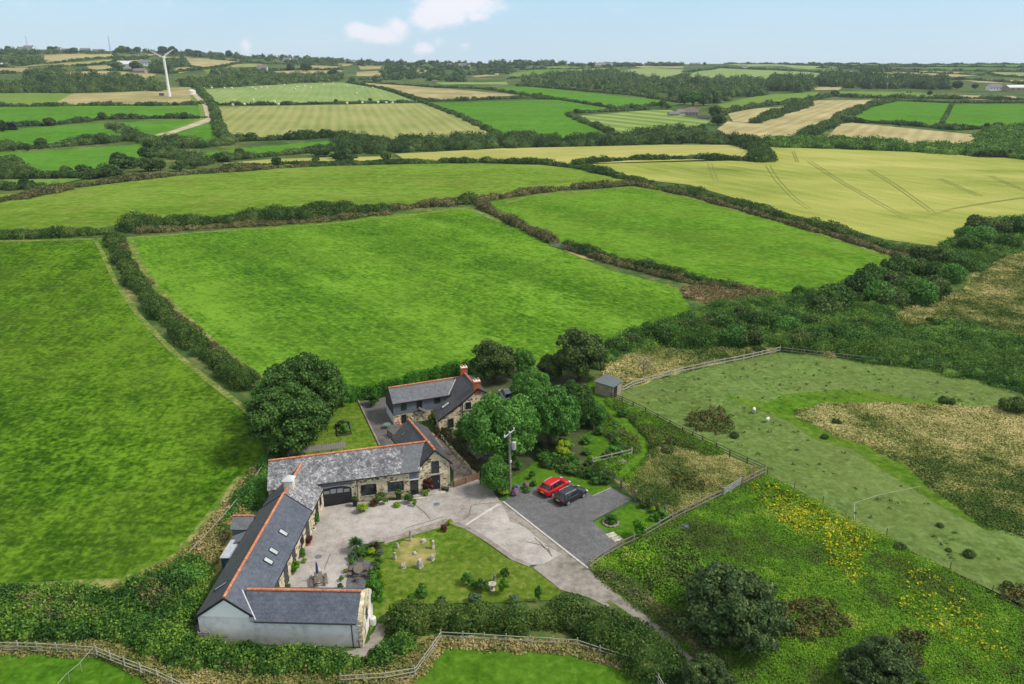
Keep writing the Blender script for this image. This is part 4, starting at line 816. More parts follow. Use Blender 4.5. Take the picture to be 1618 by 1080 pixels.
for p, mt in (([(620, 262), (760, 262), (740, 276), (630, 276)], m_gold), ([(980, 182), (1300, 190), (1420, 205), (1300, 214), (1000, 192)], m_tan), ([(660, 182), (960, 190), (1200, 215), (1000, 218), (700, 200)], m_mown2), ([(1410, 190), (2200, 190), (2200, 215), (1480, 208)], m_mown2), ([(1100, 175), (1400, 172), (1480, 180), (1380, 190), (1150, 185)], m_far), ([(1250, 222), (2200, 232), (2200, 256), (1400, 240)], m_tan), ([(820, 142), (1100, 140), (1150, 156), (900, 160), (700, 155)], m_far2), ([(1140, 152), (2200, 152), (2200, 168), (1200, 166)], m_far), ([(200, 152), (440, 142), (640, 150), (600, 158), (300, 164)], m_mown2), ([(450, 160), (650, 160), (830, 172), (600, 178)], m_mown2), ([(1000, 138), (1260, 140), (1200, 150), (1080, 146)], m_tan), ([(1230, 228), (1260, 250), (1230, 255)], m_far), ([(1500, 470), (2200, 480), (2200, 510), (1600, 500)], m_mown)): field(b3(p), mt)
# sandy farm track
def ribbon(name, px, w_, mat, layer, world=False, kind='structure', **kw):
    P = [tuple(p) for p in px] if world else [G(*p) for p in px]; P = dens(P, 12 if math.hypot(*P[0]) > 280 else 2.0, closed=False); A = np.array(P); d = np.gradient(A, axis=0); d /= np.linalg.norm(d, axis=1)[:, None]; n = np.stack([d[:, 1], -d[:, 0]], 1)
    ww = w_*(1+rng.uniform(-.12, .12, len(A)))[:, None]/2; X = np.concatenate([A-n*ww, A+n*ww]); Z = T(X[:, 0], X[:, 1])+.012*layer+far_f(X[:, 0], X[:, 1])*.06*layer
    k = len(A); Q = [(i+k, i+k+1, i+1, i) for i in range(k-1)]; me = fast_mesh(name, np.column_stack([X, Z]), Q)
    if len(me.polygons) and me.polygons[0].normal.z < 0: me.flip_normals()
    return tag(link(name, me, mat), kind=kind, **kw)
tp = b1([(905, 290), (945, 325), (965, 350), (972, 385), (990, 405), (960, 428), (880, 455), (760, 492)])
ribbon('farm_track', tp, 9, m_farm, 4)
ribbon('track_verge', b1([(905, 300), (950, 350), (958, 385), (960, 412), (860, 450), (770, 480)]), 4, m_far2, 5)
# wheel lines in the barley
m_wheel = nm('flattened_crop', [(.2, (.18, .21, .03)), (.8, (.27, .28, .055))], [(.2, 1, 3, None)], rough=1)
for p in ([(1210, 262), (1225, 285), (1250, 312), (1275, 330)], [(1172, 245), (1178, 236), (1180, 231)], [(1118, 258), (1124, 272), (1128, 286)], [(1275, 255), (1330, 290), (1380, 318), (1430, 345)], [(1370, 268), (1410, 292), (1470, 335)], [(1252, 240), (1258, 256)], [(1480, 282), (1545, 310)], [(1560, 278), (1618, 302)], [(1450, 345), (1500, 330), (1560, 320), (1618, 312)]):
    for dx in (0, 7*(1 if p[0][1] > 240 else .6)): ribbon('wheel_track', [(x+dx*(.5+y/600), y) for x, y in p], .35, m_wheel, 5)
# near ground
MG = [(150, 377), (162, 400), (182, 445), (220, 500), (270, 552), (325, 598), (380, 640), (402, 660)]
ribbon('field_margin', MG, 1.1, m_margin, 5)
ribbon('field_margin', [(206, 380), (222, 420), (258, 468), (318, 525), (375, 572), (412, 600)], 1.8, m_margin, 5)
ribbon('field_margin', [(-60, 381), (60, 380), (160, 377)], 2.0, m_margin, 5)
ribbon('field_margin', [(200, 376), (330, 366), (480, 357), (610, 344), (740, 328), (790, 350)], 2.2, m_margin, 5)
ribbon('field_margin', [(800, 320), (850, 308), (1000, 297), (1075, 309), (1250, 355), (1425, 411)], 2.0, m_margin, 5)
ribbon('field_margin', [(-60, 938), (190, 925), (290, 880), (390, 752)], 2.5, m_margin, 5)
sheet('rough_pasture', [(-260, 1010), (160, 1030), (280, 1075), (300, 1200), (-200, 1200)], m_lawn2, 2)
sheet('rough_pasture', [(700, 1016), (912, 1030), (1020, 1066), (1045, 1100), (1100, 1220), (560, 1220), (560, 1086), (650, 1076)], m_lawn2, 2)
sheet('paddock', [(965, 628), (984, 618), (1030, 602), (1130, 577), (1235, 556), (1360, 570), (1480, 584), (1880, 640), (1880, 1108), (1210, 750), (1140, 715), (1020, 655)], m_pad, 2)
sheet('meadow_strip', [(1150, 622), (1200, 632), (1290, 618), (1400, 622), (1560, 640), (1880, 640), (1880, 870), (1540, 838), (1470, 790), (1380, 738), (1290, 692), (1240, 660), (1170, 632)], m_ditch, 3, rag=1.5)
GM = [(1262, 652), (1320, 640), (1400, 640), (1560, 645), (1640, 650), (1640, 850), (1560, 828), (1480, 770), (1440, 735), (1380, 705), (1310, 680)]
sheet('golden_meadow', [(x+(260 if x == 1640 else 0), y) for x, y in GM], m_gmead, 4, rag=1.4)
RM = [(1212, 754), (1400, 852), (1640, 982), (1700, 1200), (1240, 1200), (1150, 1085), (1085, 1022), (985, 936), (938, 896), (985, 868), (1065, 823), (1145, 783)]
sheet('lush_meadow', [(x+(300 if x in (1640, 1700) else 0), y+(130 if x == 1640 else 0)) for x, y in RM], m_mead, 2)
RG = [(962, 752), (1004, 788), (1062, 820), (1140, 782), (1205, 746), (1140, 715), (1020, 655), (965, 632), (940, 640), (985, 690), (1005, 720), (985, 745)]
RGL = [(935, 640), (965, 632), (1020, 655), (1100, 697), (1140, 715), (1120, 722), (1050, 700), (1020, 735), (990, 760), (962, 752), (985, 745), (1005, 720), (985, 690)]
sheet('rough_meadow', RG, m_gmead, 3)
sheet('green_rough', RGL, m_mead, 4, rag=.4)
MPATH = [(925, 600), (952, 610), (962, 640), (990, 655), (1014, 680), (1031, 700), (1028, 722), (1003, 747), (985, 764), (962, 757), (985, 740), (1008, 712), (990, 690), (965, 662), (940, 640), (925, 615)]
sheet('rough_grass_bank', [(955, 600), (960, 570), (1000, 550), (1100, 548), (1235, 548), (1130, 575), (1030, 600), (985, 616)], m_gmead, 3, rag=.5)
sheet('golden_meadow', [(1400, 525), (1395, 505), (1440, 480), (1520, 458), (1880, 450), (1880, 545), (1500, 535)], m_gmead, 3)
sheet('golden_meadow', [(1540, 428), (1590, 402), (1660, 392), (1880, 370), (1880, 460), (1620, 455), (1520, 460)], m_gmead, 3)
thicket('rough_grass', [(1545, 430), (1590, 404), (1640, 396), (1640, 455), (1530, 458)], 500, (.5, 1.4), (.15, .4), m_gmead, 'straw coloured grass tongue at the right edge among the scrub', 'grass', leafk=1.0, cov=.9, up=.6)
sheet('mown_path', [(930, 600), (952, 612), (960, 640), (985, 655), (1010, 680), (1028, 700), (1025, 722), (1000, 745), (985, 762), (966, 755), (985, 740), (1008, 712), (990, 690), (965, 662), (940, 640), (925, 615)], m_lawn2, 6)
sheet('garden_lawn', [(800, 760), (830, 742), (850, 728), (880, 724), (905, 735), (930, 752), (956, 760), (968, 772), (935, 784), (905, 771), (888, 752), (856, 772), (826, 790), (800, 790)], m_lawn2, 5)
sheet('garden_lawn', [(936, 826), (996, 797), (1030, 812), (1060, 824), (1000, 862), (982, 864), (962, 848)], m_lawn2, 5)
sheet('vegetable_plot', [(936, 732), (998, 718), (975, 700), (935, 680), (915, 690), (925, 715)], m_lawn2, 5)
sheet('shrubbery_floor', [(720, 620), (800, 580), (900, 590), (960, 640), (990, 700), (930, 735), (905, 735), (850, 725), (800, 760), (790, 770), (760, 745), (735, 700)], nm('dark_soil', [(.1, (.03, .045, .015)), (.9, (.09, .11, .035))], [(.4, 1, 4, None)], rough=1), 2)
yard = [(498, 790), (512, 802), (557, 794), (640, 790), (665, 778), (715, 768), (757, 759), (778, 775), (792, 795), (801, 812), (806, 825), (820, 829), (832, 836), (845, 847), (858, 857), (870, 866), (889, 876), (873, 884), (858, 892), (838, 893), (812, 883), (772, 855), (738, 833), (725, 826), (706, 824), (665, 838), (640, 846), (607, 856), (575, 860), (556, 870), (552, 900), (546, 934), (440, 940), (440, 900), (470, 870), (486, 840)]
sheet('concrete_yard', yard, m_concrete, 6)
sheet('concrete_apron_joint', [(735, 829), (737, 831), (790, 798), (787, 796)], sm('pale_joint', (.50, .47, .43), .9), 8)
sheet('concrete_kerb', [(712, 823), (738, 831), (775, 853), (812, 880), (840, 892), (836, 896), (808, 885), (770, 858), (735, 836), (710, 828)], nm('worn_concrete', [(.1, (.16, .14, .11)), (.9, (.33, .30, .26))], [(1.2, 1, 5, None)], rough=.95), 7)
sheet('worn_edge', [(607, 852), (640, 842), (706, 820), (712, 823), (708, 830), (640, 850), (608, 860)], MATS['worn_concrete'], 7)
m_dark_line = sm('crack_dirt', (.09, .08, .06), 1, .05)
def crack(px, w_=.05): ribbon('concrete_dark_line', [(x+random.uniform(-.5, .5), y+random.uniform(-.5, .5)) for x, y in dens(px, 5, closed=False)], w_, m_dark_line, 9)
for p in ([(745, 800), (741, 815), (732, 822)], [(743, 799), (765, 796), (790, 795)], [(832, 857), (855, 862), (870, 876)], [(658, 800), (668, 808), (680, 821)], [(640, 836), (700, 817)], [(522, 876), (512, 900)], [(860, 862), (875, 868)], [(866, 866), (872, 880)], [(845, 850), (868, 872)]): crack(p)  # cracks in the concrete, plus one thin dark line near the picnic table
sheet('yard_paving', [(660, 680), (668, 672), (690, 690), (702, 700), (716, 718), (735, 738), (757, 759), (716, 768), (717, 745), (700, 720), (680, 690)], nm('old_paving', [(.1, (.13, .10, .085)), (.45, (.27, .22, .19)), (.9, (.48, .42, .35))], [(.6, 1, 5, None), (2.5, 1, 4, None)], rough=.95, gain=3.2), 6)
pk = [(796, 792), (826, 775), (856, 768), (888, 751), (903, 764), (936, 783), (965, 771), (999, 789), (936, 824), (982, 862), (953, 881), (931, 898)]
sheet('gravel_car_park', pk, m_gravel, 6)
def kerb(px, w_, h_, mat, label, name='kerb'):
    m = MB(); P = [G3(*p) for p in px]
    for a, b in zip(P[:-1], P[1:]): m.beam(a+Vector((0, 0, h_/2)), b+Vector((0, 0, h_/2)), w_, h_)
    return tag(m.build(name, mat), kind='structure')
kerb([(795, 793), (931, 900)], .22, .12, sm('white_kerb', (.46, .44, .40), .8), '')
kerb([(856, 768), (888, 751), (903, 764)], .12, .08, m_wooddark, ''); kerb([(936, 784), (965, 771)], .1, .08, m_woodpale, ''); kerb([(952, 846), (982, 863), (955, 882)], .1, .08, m_wood, '')
kerb([(805, 826), (850, 862), (925, 905)], .35, .03, m_track, '')
sheet('dirt_track', [(800, 812), (794, 797), (838, 828), (931, 902), (988, 938), (1050, 985), (1092, 1030), (1180, 1082), (1300, 1180), (1200, 1180), (1130, 1080), (1066, 1036), (1006, 982), (930, 944), (886, 932), (842, 897), (850, 892), (885, 880), (835, 835)], m_track, 4)
ribbon('track_verge', [(960, 950), (1005, 982), (1050, 1015), (1085, 1045), (1140, 1090)], .5, m_base, 6)
sheet('dirt_track', [(790, 790), (801, 794), (931, 902), (918, 915), (870, 885), (830, 850), (798, 815)], m_track, 3)
sheet('garden_lawn', [(556, 870), (607, 858), (640, 848), (706, 826), (725, 829), (738, 837), (800, 882), (842, 899), (886, 933), (880, 948), (800, 952), (640, 955), (600, 975), (585, 1000), (583, 935), (556, 935)], m_lawn, 5)
sheet('worn_lawn_patch', [(620, 868), (645, 850), (680, 852), (690, 870), (683, 890), (650, 900), (625, 890)], nm('dry_grass', [(.1, (.14, .17, .03)), (.9, (.32, .27, .10))], [(.6, 1, 4, None)], rough=1, gain=3), 7, rag=.35)
sheet('slate_terrace', [(552, 880), (585, 888), (596, 900), (588, 935), (546, 935)], m_gravel, 8)
sheet('gravel_path', [(520, 1030), (572, 1026), (590, 1000), (598, 985), (612, 985), (606, 1010), (588, 1032), (560, 1042)], m_track, 6, rag=.15)
sheet('garden_lawn', [(500, 660), (553, 626), (612, 618), (569, 636), (602, 706), (553, 714), (440, 722), (430, 700)], m_lawn, 5)
sheet('patio', [(569, 636), (612, 622), (625, 640), (628, 660), (640, 668), (640, 690), (628, 704), (600, 704)], nm('patio_paving', [(.1, (.075, .07, .07)), (.9, (.15, .14, .135))], [(.6, 1, 4, None), (3, 1, 3, None)], rough=.9), 7)
sheet('slate_garden', [(735, 700), (755, 690), (792, 692), (800, 740), (765, 748), (748, 730)], nm('purple_slate', [(.1, (.06, .055, .062)), (.9, (.12, .11, .12))], [(2, 1, 4, None)], rough=.95), 7)
kerb([(566, 634), (600, 705)], .22, .25, m_wood, '', 'low_wall')
# rough cover by the barn
sheet('rough_bank', [(205, 925), (300, 880), (395, 755), (430, 715), (430, 740), (400, 790), (380, 850), (345, 900), (318, 960), (316, 1010), (300, 1010)], m_verge, 4, rag=.4)
sheet('rough_bank', [(-260, 935), (200, 925), (320, 960), (316, 1010), (560, 1036), (640, 1005), (700, 1005), (912, 1020), (1030, 1055), (1050, 1100), (1020, 1068), (912, 1034), (700, 1018), (655, 1078), (300, 1120), (270, 1078), (155, 1034), (-260, 1026)], m_verge, 3)
sheet('gravel_apron', [(285, 1010), (300, 975), (318, 985), (318, 1012)], m_gravel, 7)

# ---------------------------------------------------------------- vegetation masses
m_weed = nm('paddock_weed', [(.1, (.03, .06, .014)), (.5, (.05, .10, .02)), (.9, (.11, .14, .04))], [(.2, 1, 4, None)], gain=2.5, island=.8, rough=1)
thicket('paddock_weeds', [(990, 630), (1130, 590), (1235, 566), (1400, 585), (1600, 625), (1600, 650), (1400, 625), (1200, 640), (1400, 750), (1600, 880), (1600, 940), (1210, 740), (1130, 690), (1030, 650)], 150, (.12, .35), (.08, .3), m_weed, 'small dark weeds dotted over the grazed paddock', 'weeds', leafk=.8, cov=.7, up=.2)
thicket('rough_grass', [(1000, 765), (1020, 730), (1050, 700), (1120, 722), (1160, 728), (1203, 746), (1140, 780), (1062, 820), (1006, 788)], 2600, (.25, .7), (.12, .4), m_gmead, 'tall straw coloured grass in the rough enclosure beside the paddock', 'grass', leafk=.9, mn=.16, cov=1.0, up=.6, holes=[MPATH])
thicket('rough_grass', RGL, 1500, (.25, .8), (.15, .6), m_mead, 'green nettles and docks between the mown path and the paddock fence', 'weeds', leafk=1.0, mn=.16, cov=1.1, up=.3, holes=[MPATH])
thicket('rough_grass', [(930, 625), (965, 660), (995, 692), (1003, 712), (985, 738), (960, 750), (940, 735), (990, 718), (960, 690), (925, 665)], 420, (.25, .7), (.15, .6), m_mead, 'loose green and straw growth left of the mown path', 'weeds', leafk=1.0, mn=.16, cov=1.0, up=.3, holes=[MPATH])
thicket('rough_grass', GM, 5000, (.4, 1.2), (.1, .3), m_gmead, 'golden dry grass island inside the sheep paddock', 'grass', leafk=.95, cov=.9, up=.6)
thicket('rough_grass', RM, 7000, (.4, 1.0), (.1, .4), m_mead, 'lush green meadow growth below the paddock fence', 'meadow plants', leafk=.85, mn=.15, cov=.8, up=.5)
thicket('rough_grass', [(955, 598), (960, 572), (1000, 552), (1100, 552), (1232, 548), (1130, 572), (1030, 597), (985, 612)], 1600, (.4, .9), (.15, .5), m_gmead, 'straw coloured grass between the scrub and the curved rail fence', 'grass', leafk=1.2, up=.6)
RAG1 = [(1185, 775), (1215, 768), (1260, 800), (1330, 835), (1365, 850), (1350, 860), (1300, 840), (1240, 815)]
thicket('ragwort', [(1175, 770), (1220, 765), (1290, 800), (1370, 848), (1385, 875), (1330, 870), (1250, 840)], 300, (.25, .6), (.3, .6), m_rag, 'yellow ragwort in flower along the top of the lush meadow', 'wildflowers', leafk=1.0, cov=.8, up=.4)
thicket('ragwort', [(1300, 850), (1360, 865), (1370, 910), (1340, 930), (1310, 900)], 110, (.2, .5), (.3, .6), m_rag, 'yellow ragwort patch in the middle of the lush meadow', 'wildflowers', leafk=1.0, cov=.6, up=.4)
thicket('ragwort', [(1420, 885), (1470, 905), (1560, 985), (1618, 1050), (1500, 1020), (1420, 960)], 200, (.2, .5), (.3, .6), m_rag, 'scattered yellow ragwort in the right corner of the lush meadow', 'wildflowers', leafk=1.0, cov=.5, up=.4)
for P, n, lb in (([(1085, 650), (1140, 645), (1165, 680), (1120, 690), (1085, 672)], 110, 'reddish brown dock clump in the paddock beside the pale fence'), ([(1020, 678), (1075, 700), (1060, 722), (1020, 705)], 90, 'reddish brown dock stems beside the mown path'), ([(978, 682), (1005, 690), (1005, 702), (980, 695)], 30, 'small brown dock patch left of the mown path'), ([(1060, 745), (1130, 765), (1110, 780), (1060, 775)], 60, 'brown seed heads in the straw grass enclosure'), ([(1240, 960), (1310, 950), (1340, 990), (1290, 1020), (1230, 1000)], 240, 'brown bracken patch right of the big willow'), ([(1420, 1000), (1465, 1010), (1450, 1060), (1410, 1040)], 130, 'brown bracken in the bottom right of the meadow'), ([(1585, 930), (1625, 930), (1625, 965), (1590, 955)], 40, 'brown dock clump at the right edge of the paddock fence')):
    thicket('dock_patch', P, int(n*.75), (.2, .6), (.3, .9), m_bracken, lb, 'weeds', leafk=.95, cov=.8, up=.2)
thicket('verge_bank', [(940, 902), (980, 933), (1050, 985), (1130, 1060), (1150, 1050), (1090, 1000), (1040, 955), (985, 912)], 700, (.25, .6), (.15, .45), nm('bank_bracken', [(.1, (.05, .09, .02)), (.5, (.14, .16, .05)), (.9, (.32, .28, .13))], ROUGH_L, gain=3.6, island=.4, rough=1), 'brown grassy bank along the right side of the track', 'grass bank', leafk=1.0, up=.4)
thicket('nettle_bank', [(985, 880), (1060, 850), (1100, 880), (1110, 960), (1060, 950), (1000, 905)], 800, (.3, .9), (.3, .9), m_mead, 'green nettles on the bank above the track', 'weeds', leafk=1.1, up=.3)
# scrub belt to the right
SB = [(950, 560), (1000, 532), (1100, 500), (1160, 485), (1250, 470), (1330, 458), (1420, 424), (1490, 392), (1560, 352), (1640, 345), (1640, 385), (1560, 405), (1500, 440), (1440, 475), (1390, 505), (1420, 530), (1640, 545), (1640, 620), (1480, 585), (1400, 572), (1290, 556), (1230, 548), (1100, 546), (1000, 548), (960, 575)]
sheet('scrub_floor', SB, m_verge, 5, rag=1.0)
thicket('bramble_scrub', SB, 1500, (1.2, 3.2), (.6, 1.9), l_bramble, 'belt of bramble and bracken scrub along the stream right of centre', 'scrub', leafk=1.25, cov=1.1)
l_brk = leafm('leaf_bracken', (.045, .11, .015), (.085, .185, .022), (.16, .28, .045), sc=.2, gain=2.6)
for k, (P, n) in enumerate((([(1280, 470), (1330, 450), (1480, 455), (1470, 480), (1380, 500), (1300, 500)], 150), ([(1320, 540), (1400, 545), (1480, 562), (1440, 575), (1330, 560)], 130), ([(1060, 520), (1130, 528), (1160, 548), (1070, 548)], 90), ([(1480, 400), (1560, 380), (1590, 400), (1520, 440), (1480, 445)], 90), ([(1500, 560), (1620, 570), (1620, 600), (1520, 585)], 90), ([(1210, 545), (1290, 540), (1300, 555), (1230, 552)], 60))): thicket('bracken_patch', P, n, (1.0, 2.6), (.9, 2.1), l_brk, ['bright bracken patch below the tall bushes of the scrub belt', 'bright fern patch above the weathered rail fence', 'bright leafy patch at the left end of the scrub belt', 'bright bracken patch beside the barley corner', 'bright bracken patch at the right edge above the paddock', 'bright leafy patch at the bend of the paddock fence'][k], 'bracken', leafk=1.2)
for P in ([(1120, 552), (1180, 548), (1235, 552), (1200, 560), (1140, 566)], [(1295, 556), (1330, 552), (1355, 560), (1310, 563)], [(1405, 500), (1450, 485), (1440, 505), (1420, 520)]): thicket('straw_gap', P, 120, (.4, 1.0), (.3, .7), m_gmead, 'straw coloured grass gap in the scrub belt near %s' % ('the bend of the curved rail fence' if P[0][0] == 1120 else 'the weathered rail fence' if P[0][0] == 1295 else 'the right straw meadow'), 'grass', leafk=1.1, up=.5)
thicket('bramble_scrub', [(1400, 520), (1620, 535), (1640, 560), (1500, 548), (1410, 545)], 160, (1, 2.5), (.4, 1.2), l_bramble, 'low bramble band below the right straw meadow', 'scrub')
thicket('bramble_scrub', [(1480, 512), (1530, 510), (1560, 530), (1500, 530)], 30, (1, 2.2), (.6, 1.3), l_bramble, 'bramble island in the right straw meadow', 'scrub')
thicket('bracken_bank', [(1080, 458), (1150, 450), (1220, 462), (1230, 470), (1180, 482), (1120, 480), (1085, 470)], 170, (.7, 1.8), (.3, 1.0), nm('russet_bracken', [(.1, (.08, .10, .03)), (.5, (.17, .145, .055)), (.9, (.36, .27, .14))], ROUGH_L, gain=2.8, island=.4, rough=1), 'russet bracken bank at the corner of the big centre field', 'bracken', leafk=1.2)
sheet('bare_bank', [(890, 395), (905, 395), (960, 411), (960, 416), (920, 408)], m_tan, 5)
# bramble mass near the white gable
thicket('bramble_bank', [(-60, 942), (120, 942), (180, 950), (250, 918), (268, 912), (300, 890), (325, 900), (310, 950), (300, 985), (285, 1005), (300, 1028), (430, 1040), (560, 1054), (600, 1050), (640, 1016), (640, 1030), (560, 1058), (430, 1062), (300, 1052), (240, 1030), (180, 1010), (-60, 1010)], 2300, (.5, 1.2), (.5, 1.5), l_bramble, 'dense dark bramble bank wrapping the left and front of the white gable', 'brambles', leafk=1.25)
thicket('straw_grass', [(-60, 1008), (100, 1012), (180, 1016), (260, 1050), (400, 1068), (560, 1062), (650, 1030), (690, 1012), (905, 1020), (1030, 1052), (1040, 1070), (910, 1030), (700, 1018), (650, 1078), (300, 1110), (200, 1050), (150, 1033), (-60, 1028)], 2600, (.3, .7), (.15, .5), m_verge, 'pale straw grass strip along the near post and rail fences', 'grass', leafk=1.1, up=.5)
thicket('straw_grass', [(150, 945), (210, 920), (280, 885), (320, 845), (400, 745), (425, 720), (425, 745), (390, 800), (355, 850), (335, 890), (270, 900), (215, 940)], 700, (.3, .8), (.2, .6), m_verge, 'straw and weeds on the bank behind the long barn', 'grass', leafk=1.1, up=.4)
hedge([(400, 800), (415, 770), (420, 740), (428, 722)], 2.4, 1.6, l_mid, 'weedy green hedge at the corner of the left field behind the stone barn')
hedge([(345, 850), (365, 815), (385, 785), (400, 760)], 1.6, .9, l_mid, 'low weedy growth along the wire fence of the left field', gaps=.3)
hedge([(240, 985), (262, 950), (278, 925), (300, 908)], 3.2, 1.8, l_mid, 'leafy elder hedge at the bottom right corner of the left field')
thicket('bramble_patch', [(30, 960), (110, 955), (160, 985), (90, 1000), (40, 985)], 110, (.4, 1.0), (.8, 1.5), nm('brown_bramble', [(.1, (.035, .05, .015)), (.5, (.10, .105, .035)), (.9, (.26, .22, .10))], ROUGH_L, gain=3, island=.6, rough=1), 'brownish flowering bramble patch in the bank below the left field', 'brambles', leafk=1.0)
thicket('bramble_patch', [(225, 945), (262, 930), (275, 950), (250, 980), (225, 970)], 60, (.4, .9), (1.0, 1.7), MATS['brown_bramble'], 'brownish bramble patch beside the elder hedge', 'brambles', leafk=1.0)
thicket('bramble_patch', [(300, 1040), (420, 1050), (540, 1058), (540, 1066), (400, 1066), (290, 1056)], 120, (.3, .7), (.5, 1.0), MATS['brown_bramble'], 'brown mixed growth along the front foot of the bramble bank', 'brambles', leafk=1.0)
thicket('rough_grass', [(1402, 522), (1400, 505), (1440, 482), (1520, 460), (1640, 452), (1640, 540), (1500, 533)], 1500, (.5, 1.4), (.15, .4), m_gmead, 'straw coloured grass of the right hand meadow below the scrub', 'grass', leafk=1.0, cov=.9, up=.6)
# near hedges
hedge([(-40, 376), (60, 374), (160, 370)], 5.5, 2.2, l_hedge, 'thick hedge along the top edge of the left field')
hedge([(176, 372), (190, 410), (215, 450), (258, 502), (310, 548), (350, 580), (392, 612)], 3.4, 1.9, l_hedge, 'long dark hedge running down between the left and centre fields', irr=.35, cov=1.5)
hedge([(186, 376), (205, 420), (240, 468), (300, 525), (360, 575), (402, 610)], 2.6, .9, l_bank, 'straw flanked bank beside the long dark hedge', irr=.3)
hedge([(215, 362), (330, 352), (480, 345), (600, 334), (625, 330)], 8.5, 3.3, l_hedge, 'broad tall hedge above the centre field', irr=.3)
hedge([(225, 367), (330, 360), (480, 352), (610, 338)], 4, 1.3, l_bank, 'brown grassy foot of the broad tall hedge')
hedge([(615, 332), (680, 325), (740, 320), (765, 318)], 5.0, 2.0, l_bank, 'brownish hedge bank at the top of the centre field')
hedge([(725, 321), (745, 319)], 6, 3, l_hedge, 'dark bushy clump where the centre hedges meet')
hedge([(748, 318), (780, 338), (810, 352), (850, 372), (878, 384)], 3.4, 1.7, l_bank, 'brown hedge bank running right from the hedge junction', irr=.35)
hedge([(895, 390), (960, 410), (1030, 428), (1090, 442), (1150, 456)], 3.4, 1.9, l_hedge, 'dark hedge dividing the centre field from the right green field')
hedge([(900, 394), (960, 414), (1030, 432), (1100, 449), (1220, 467)], 2.4, 1.1, l_bank, 'brown bank below the dark dividing hedge')
hedge([(768, 316), (850, 303), (930, 296), (1000, 292)], 4.4, 1.8, l_bank, 'brownish hedge along the top of the right green field')
hedge([(1000, 289), (1080, 303), (1180, 328), (1300, 362), (1440, 404)], 5, 2.0, l_hedge, 'dark hedge between the barley and the right green field', irr=.35)
hedge([(1010, 293), (1100, 312), (1200, 340), (1320, 374), (1430, 408)], 3.2, 1.2, l_bank, 'pale banked foot of the barley hedge')
hedge([(-40, 326), (60, 308), (120, 295), (200, 285), (300, 275), (400, 268), (480, 263)], 6, 1.6, l_bank, 'weedy straw bank along the top of the pale green field', irr=.4)
hedge([(480, 262), (600, 258), (690, 257)], 6, 1.6, l_farwood, 'low dark hedge at the top left of the pale green field')
hedge([(702, 257), (760, 255), (850, 258), (930, 268), (1010, 288)], 6, 2.2, l_hedge, 'curving dark hedge between the pale green field and the barley')
hedge([(912, 258), (1000, 252), (1100, 251), (1190, 254)], 5, 2.0, l_hedge, 'low straight hedge across the barley')
hedge([(1180, 229), (1195, 236), (1203, 246), (1203, 254)], 13, 5, l_hedge, 'thick curved hedge at the corner of the barley')
# distant hedges
for p, ww, hh in (([(-40, 350), (240, 352), (700, 348), (950, 342)], 8, 4), ([(20, 447), (190, 441), (300, 434), (500, 412), (860, 407), (980, 408)], 7, 4), ([(-40, 562), (60, 553), (200, 548), (500, 522), (640, 507)], 10, 6), ([(945, 272), (985, 320), (1015, 370), (1030, 440), (1050, 490), (1090, 525)], 9, 5), ([(1000, 344), (1380, 344)], 5, 3.5), ([(1400, 343), (1640, 339)], 5, 2.5), ([(1090, 515), (1300, 510), (1640, 494)], 10, 6), ([(960, 608), (1100, 602), (1300, 583), (1640, 553)], 9, 4), ([(-40, 692), (300, 687), (420, 692), (520, 672)], 8, 5), ([(800, 540), (940, 545), (1090, 528)], 12, 7), ([(1060, 640), (1300, 628), (1640, 622)], 5, 2),
    ([(0, 740), (60, 745), (110, 742), (250, 730)], 8, 4)): fhedge(b1(p), ww, hh)
for p, ww, hh in (([(30, 241), (180, 267), (380, 327)], 8, 4), ([(380, 329), (600, 323), (900, 313), (1020, 320)], 7, 4), ([(380, 332), (560, 402), (740, 490)], 7, 3.5), ([(-20, 341), (360, 331)], 5, 3), ([(690, 272), (860, 298), (1020, 320)], 7, 4), ([(1040, 321), (1300, 362)], 6, 3), ([(1300, 364), (1450, 352), (1500, 347)], 6, 4), ([(1075, 385), (1300, 374), (1460, 366)], 6, 3), ([(1068, 392), (1150, 432), (1270, 475)], 7, 4), ([(-10, 500), (100, 522), (220, 532)], 8, 5), ([(0, 615), (200, 618), (420, 618)], 6, 2), ([(830, 255), (1100, 275), (1400, 300), (1618, 335)], 10, 5), ([(790, 222), (900, 215), (1120, 193), (1290, 187)], 8, 4), ([(880, 180), (1100, 176), (1360, 166)], 8, 4), ([(1540, 222), (1618, 202)], 8, 4), ([(100, 240), (440, 262), (700, 270)], 6, 3)): fhedge(b2(p), ww, hh)
for p, ww, hh in (([(170, 400), (215, 378), (380, 350), (580, 328), (700, 304), (900, 312), (1200, 314), (1700, 322)], 9, 5), ([(340, 432), (470, 388), (590, 350)], 14, 7), ([(560, 502), (700, 442), (860, 362), (1010, 326)], 12, 6), ([(740, 424), (1000, 434), (1300, 462), (1500, 452)], 8, 4), ([(1010, 326), (1300, 335), (1700, 333)], 7, 3), ([(1278, 342), (1222, 448)], 4, 1.5), ([(0, 190), (60, 188), (180, 170), (600, 190), (800, 198), (1000, 206), (1300, 226), (1700, 252)], 9, 5), ([(130, 238), (160, 223), (440, 226)], 8, 4), ([(640, 172), (900, 178), (1400, 188), (1700, 186)], 9, 5), ([(200, 152), (500, 150), (820, 162), (1100, 165), (1700, 170)], 10, 5), ([(600, 148), (1000, 140), (1300, 144), (1700, 150)], 10, 5), ([(960, 186), (1420, 206)], 8, 4), ([(1410, 186), (1480, 208), (1700, 222)], 8, 4), ([(1100, 140), (1150, 168)], 8, 4), ([(450, 140), (600, 160), (840, 172)], 8, 4), ([(0, 595), (350, 614)], 6, 3)): fhedge(b3(p), ww, hh)
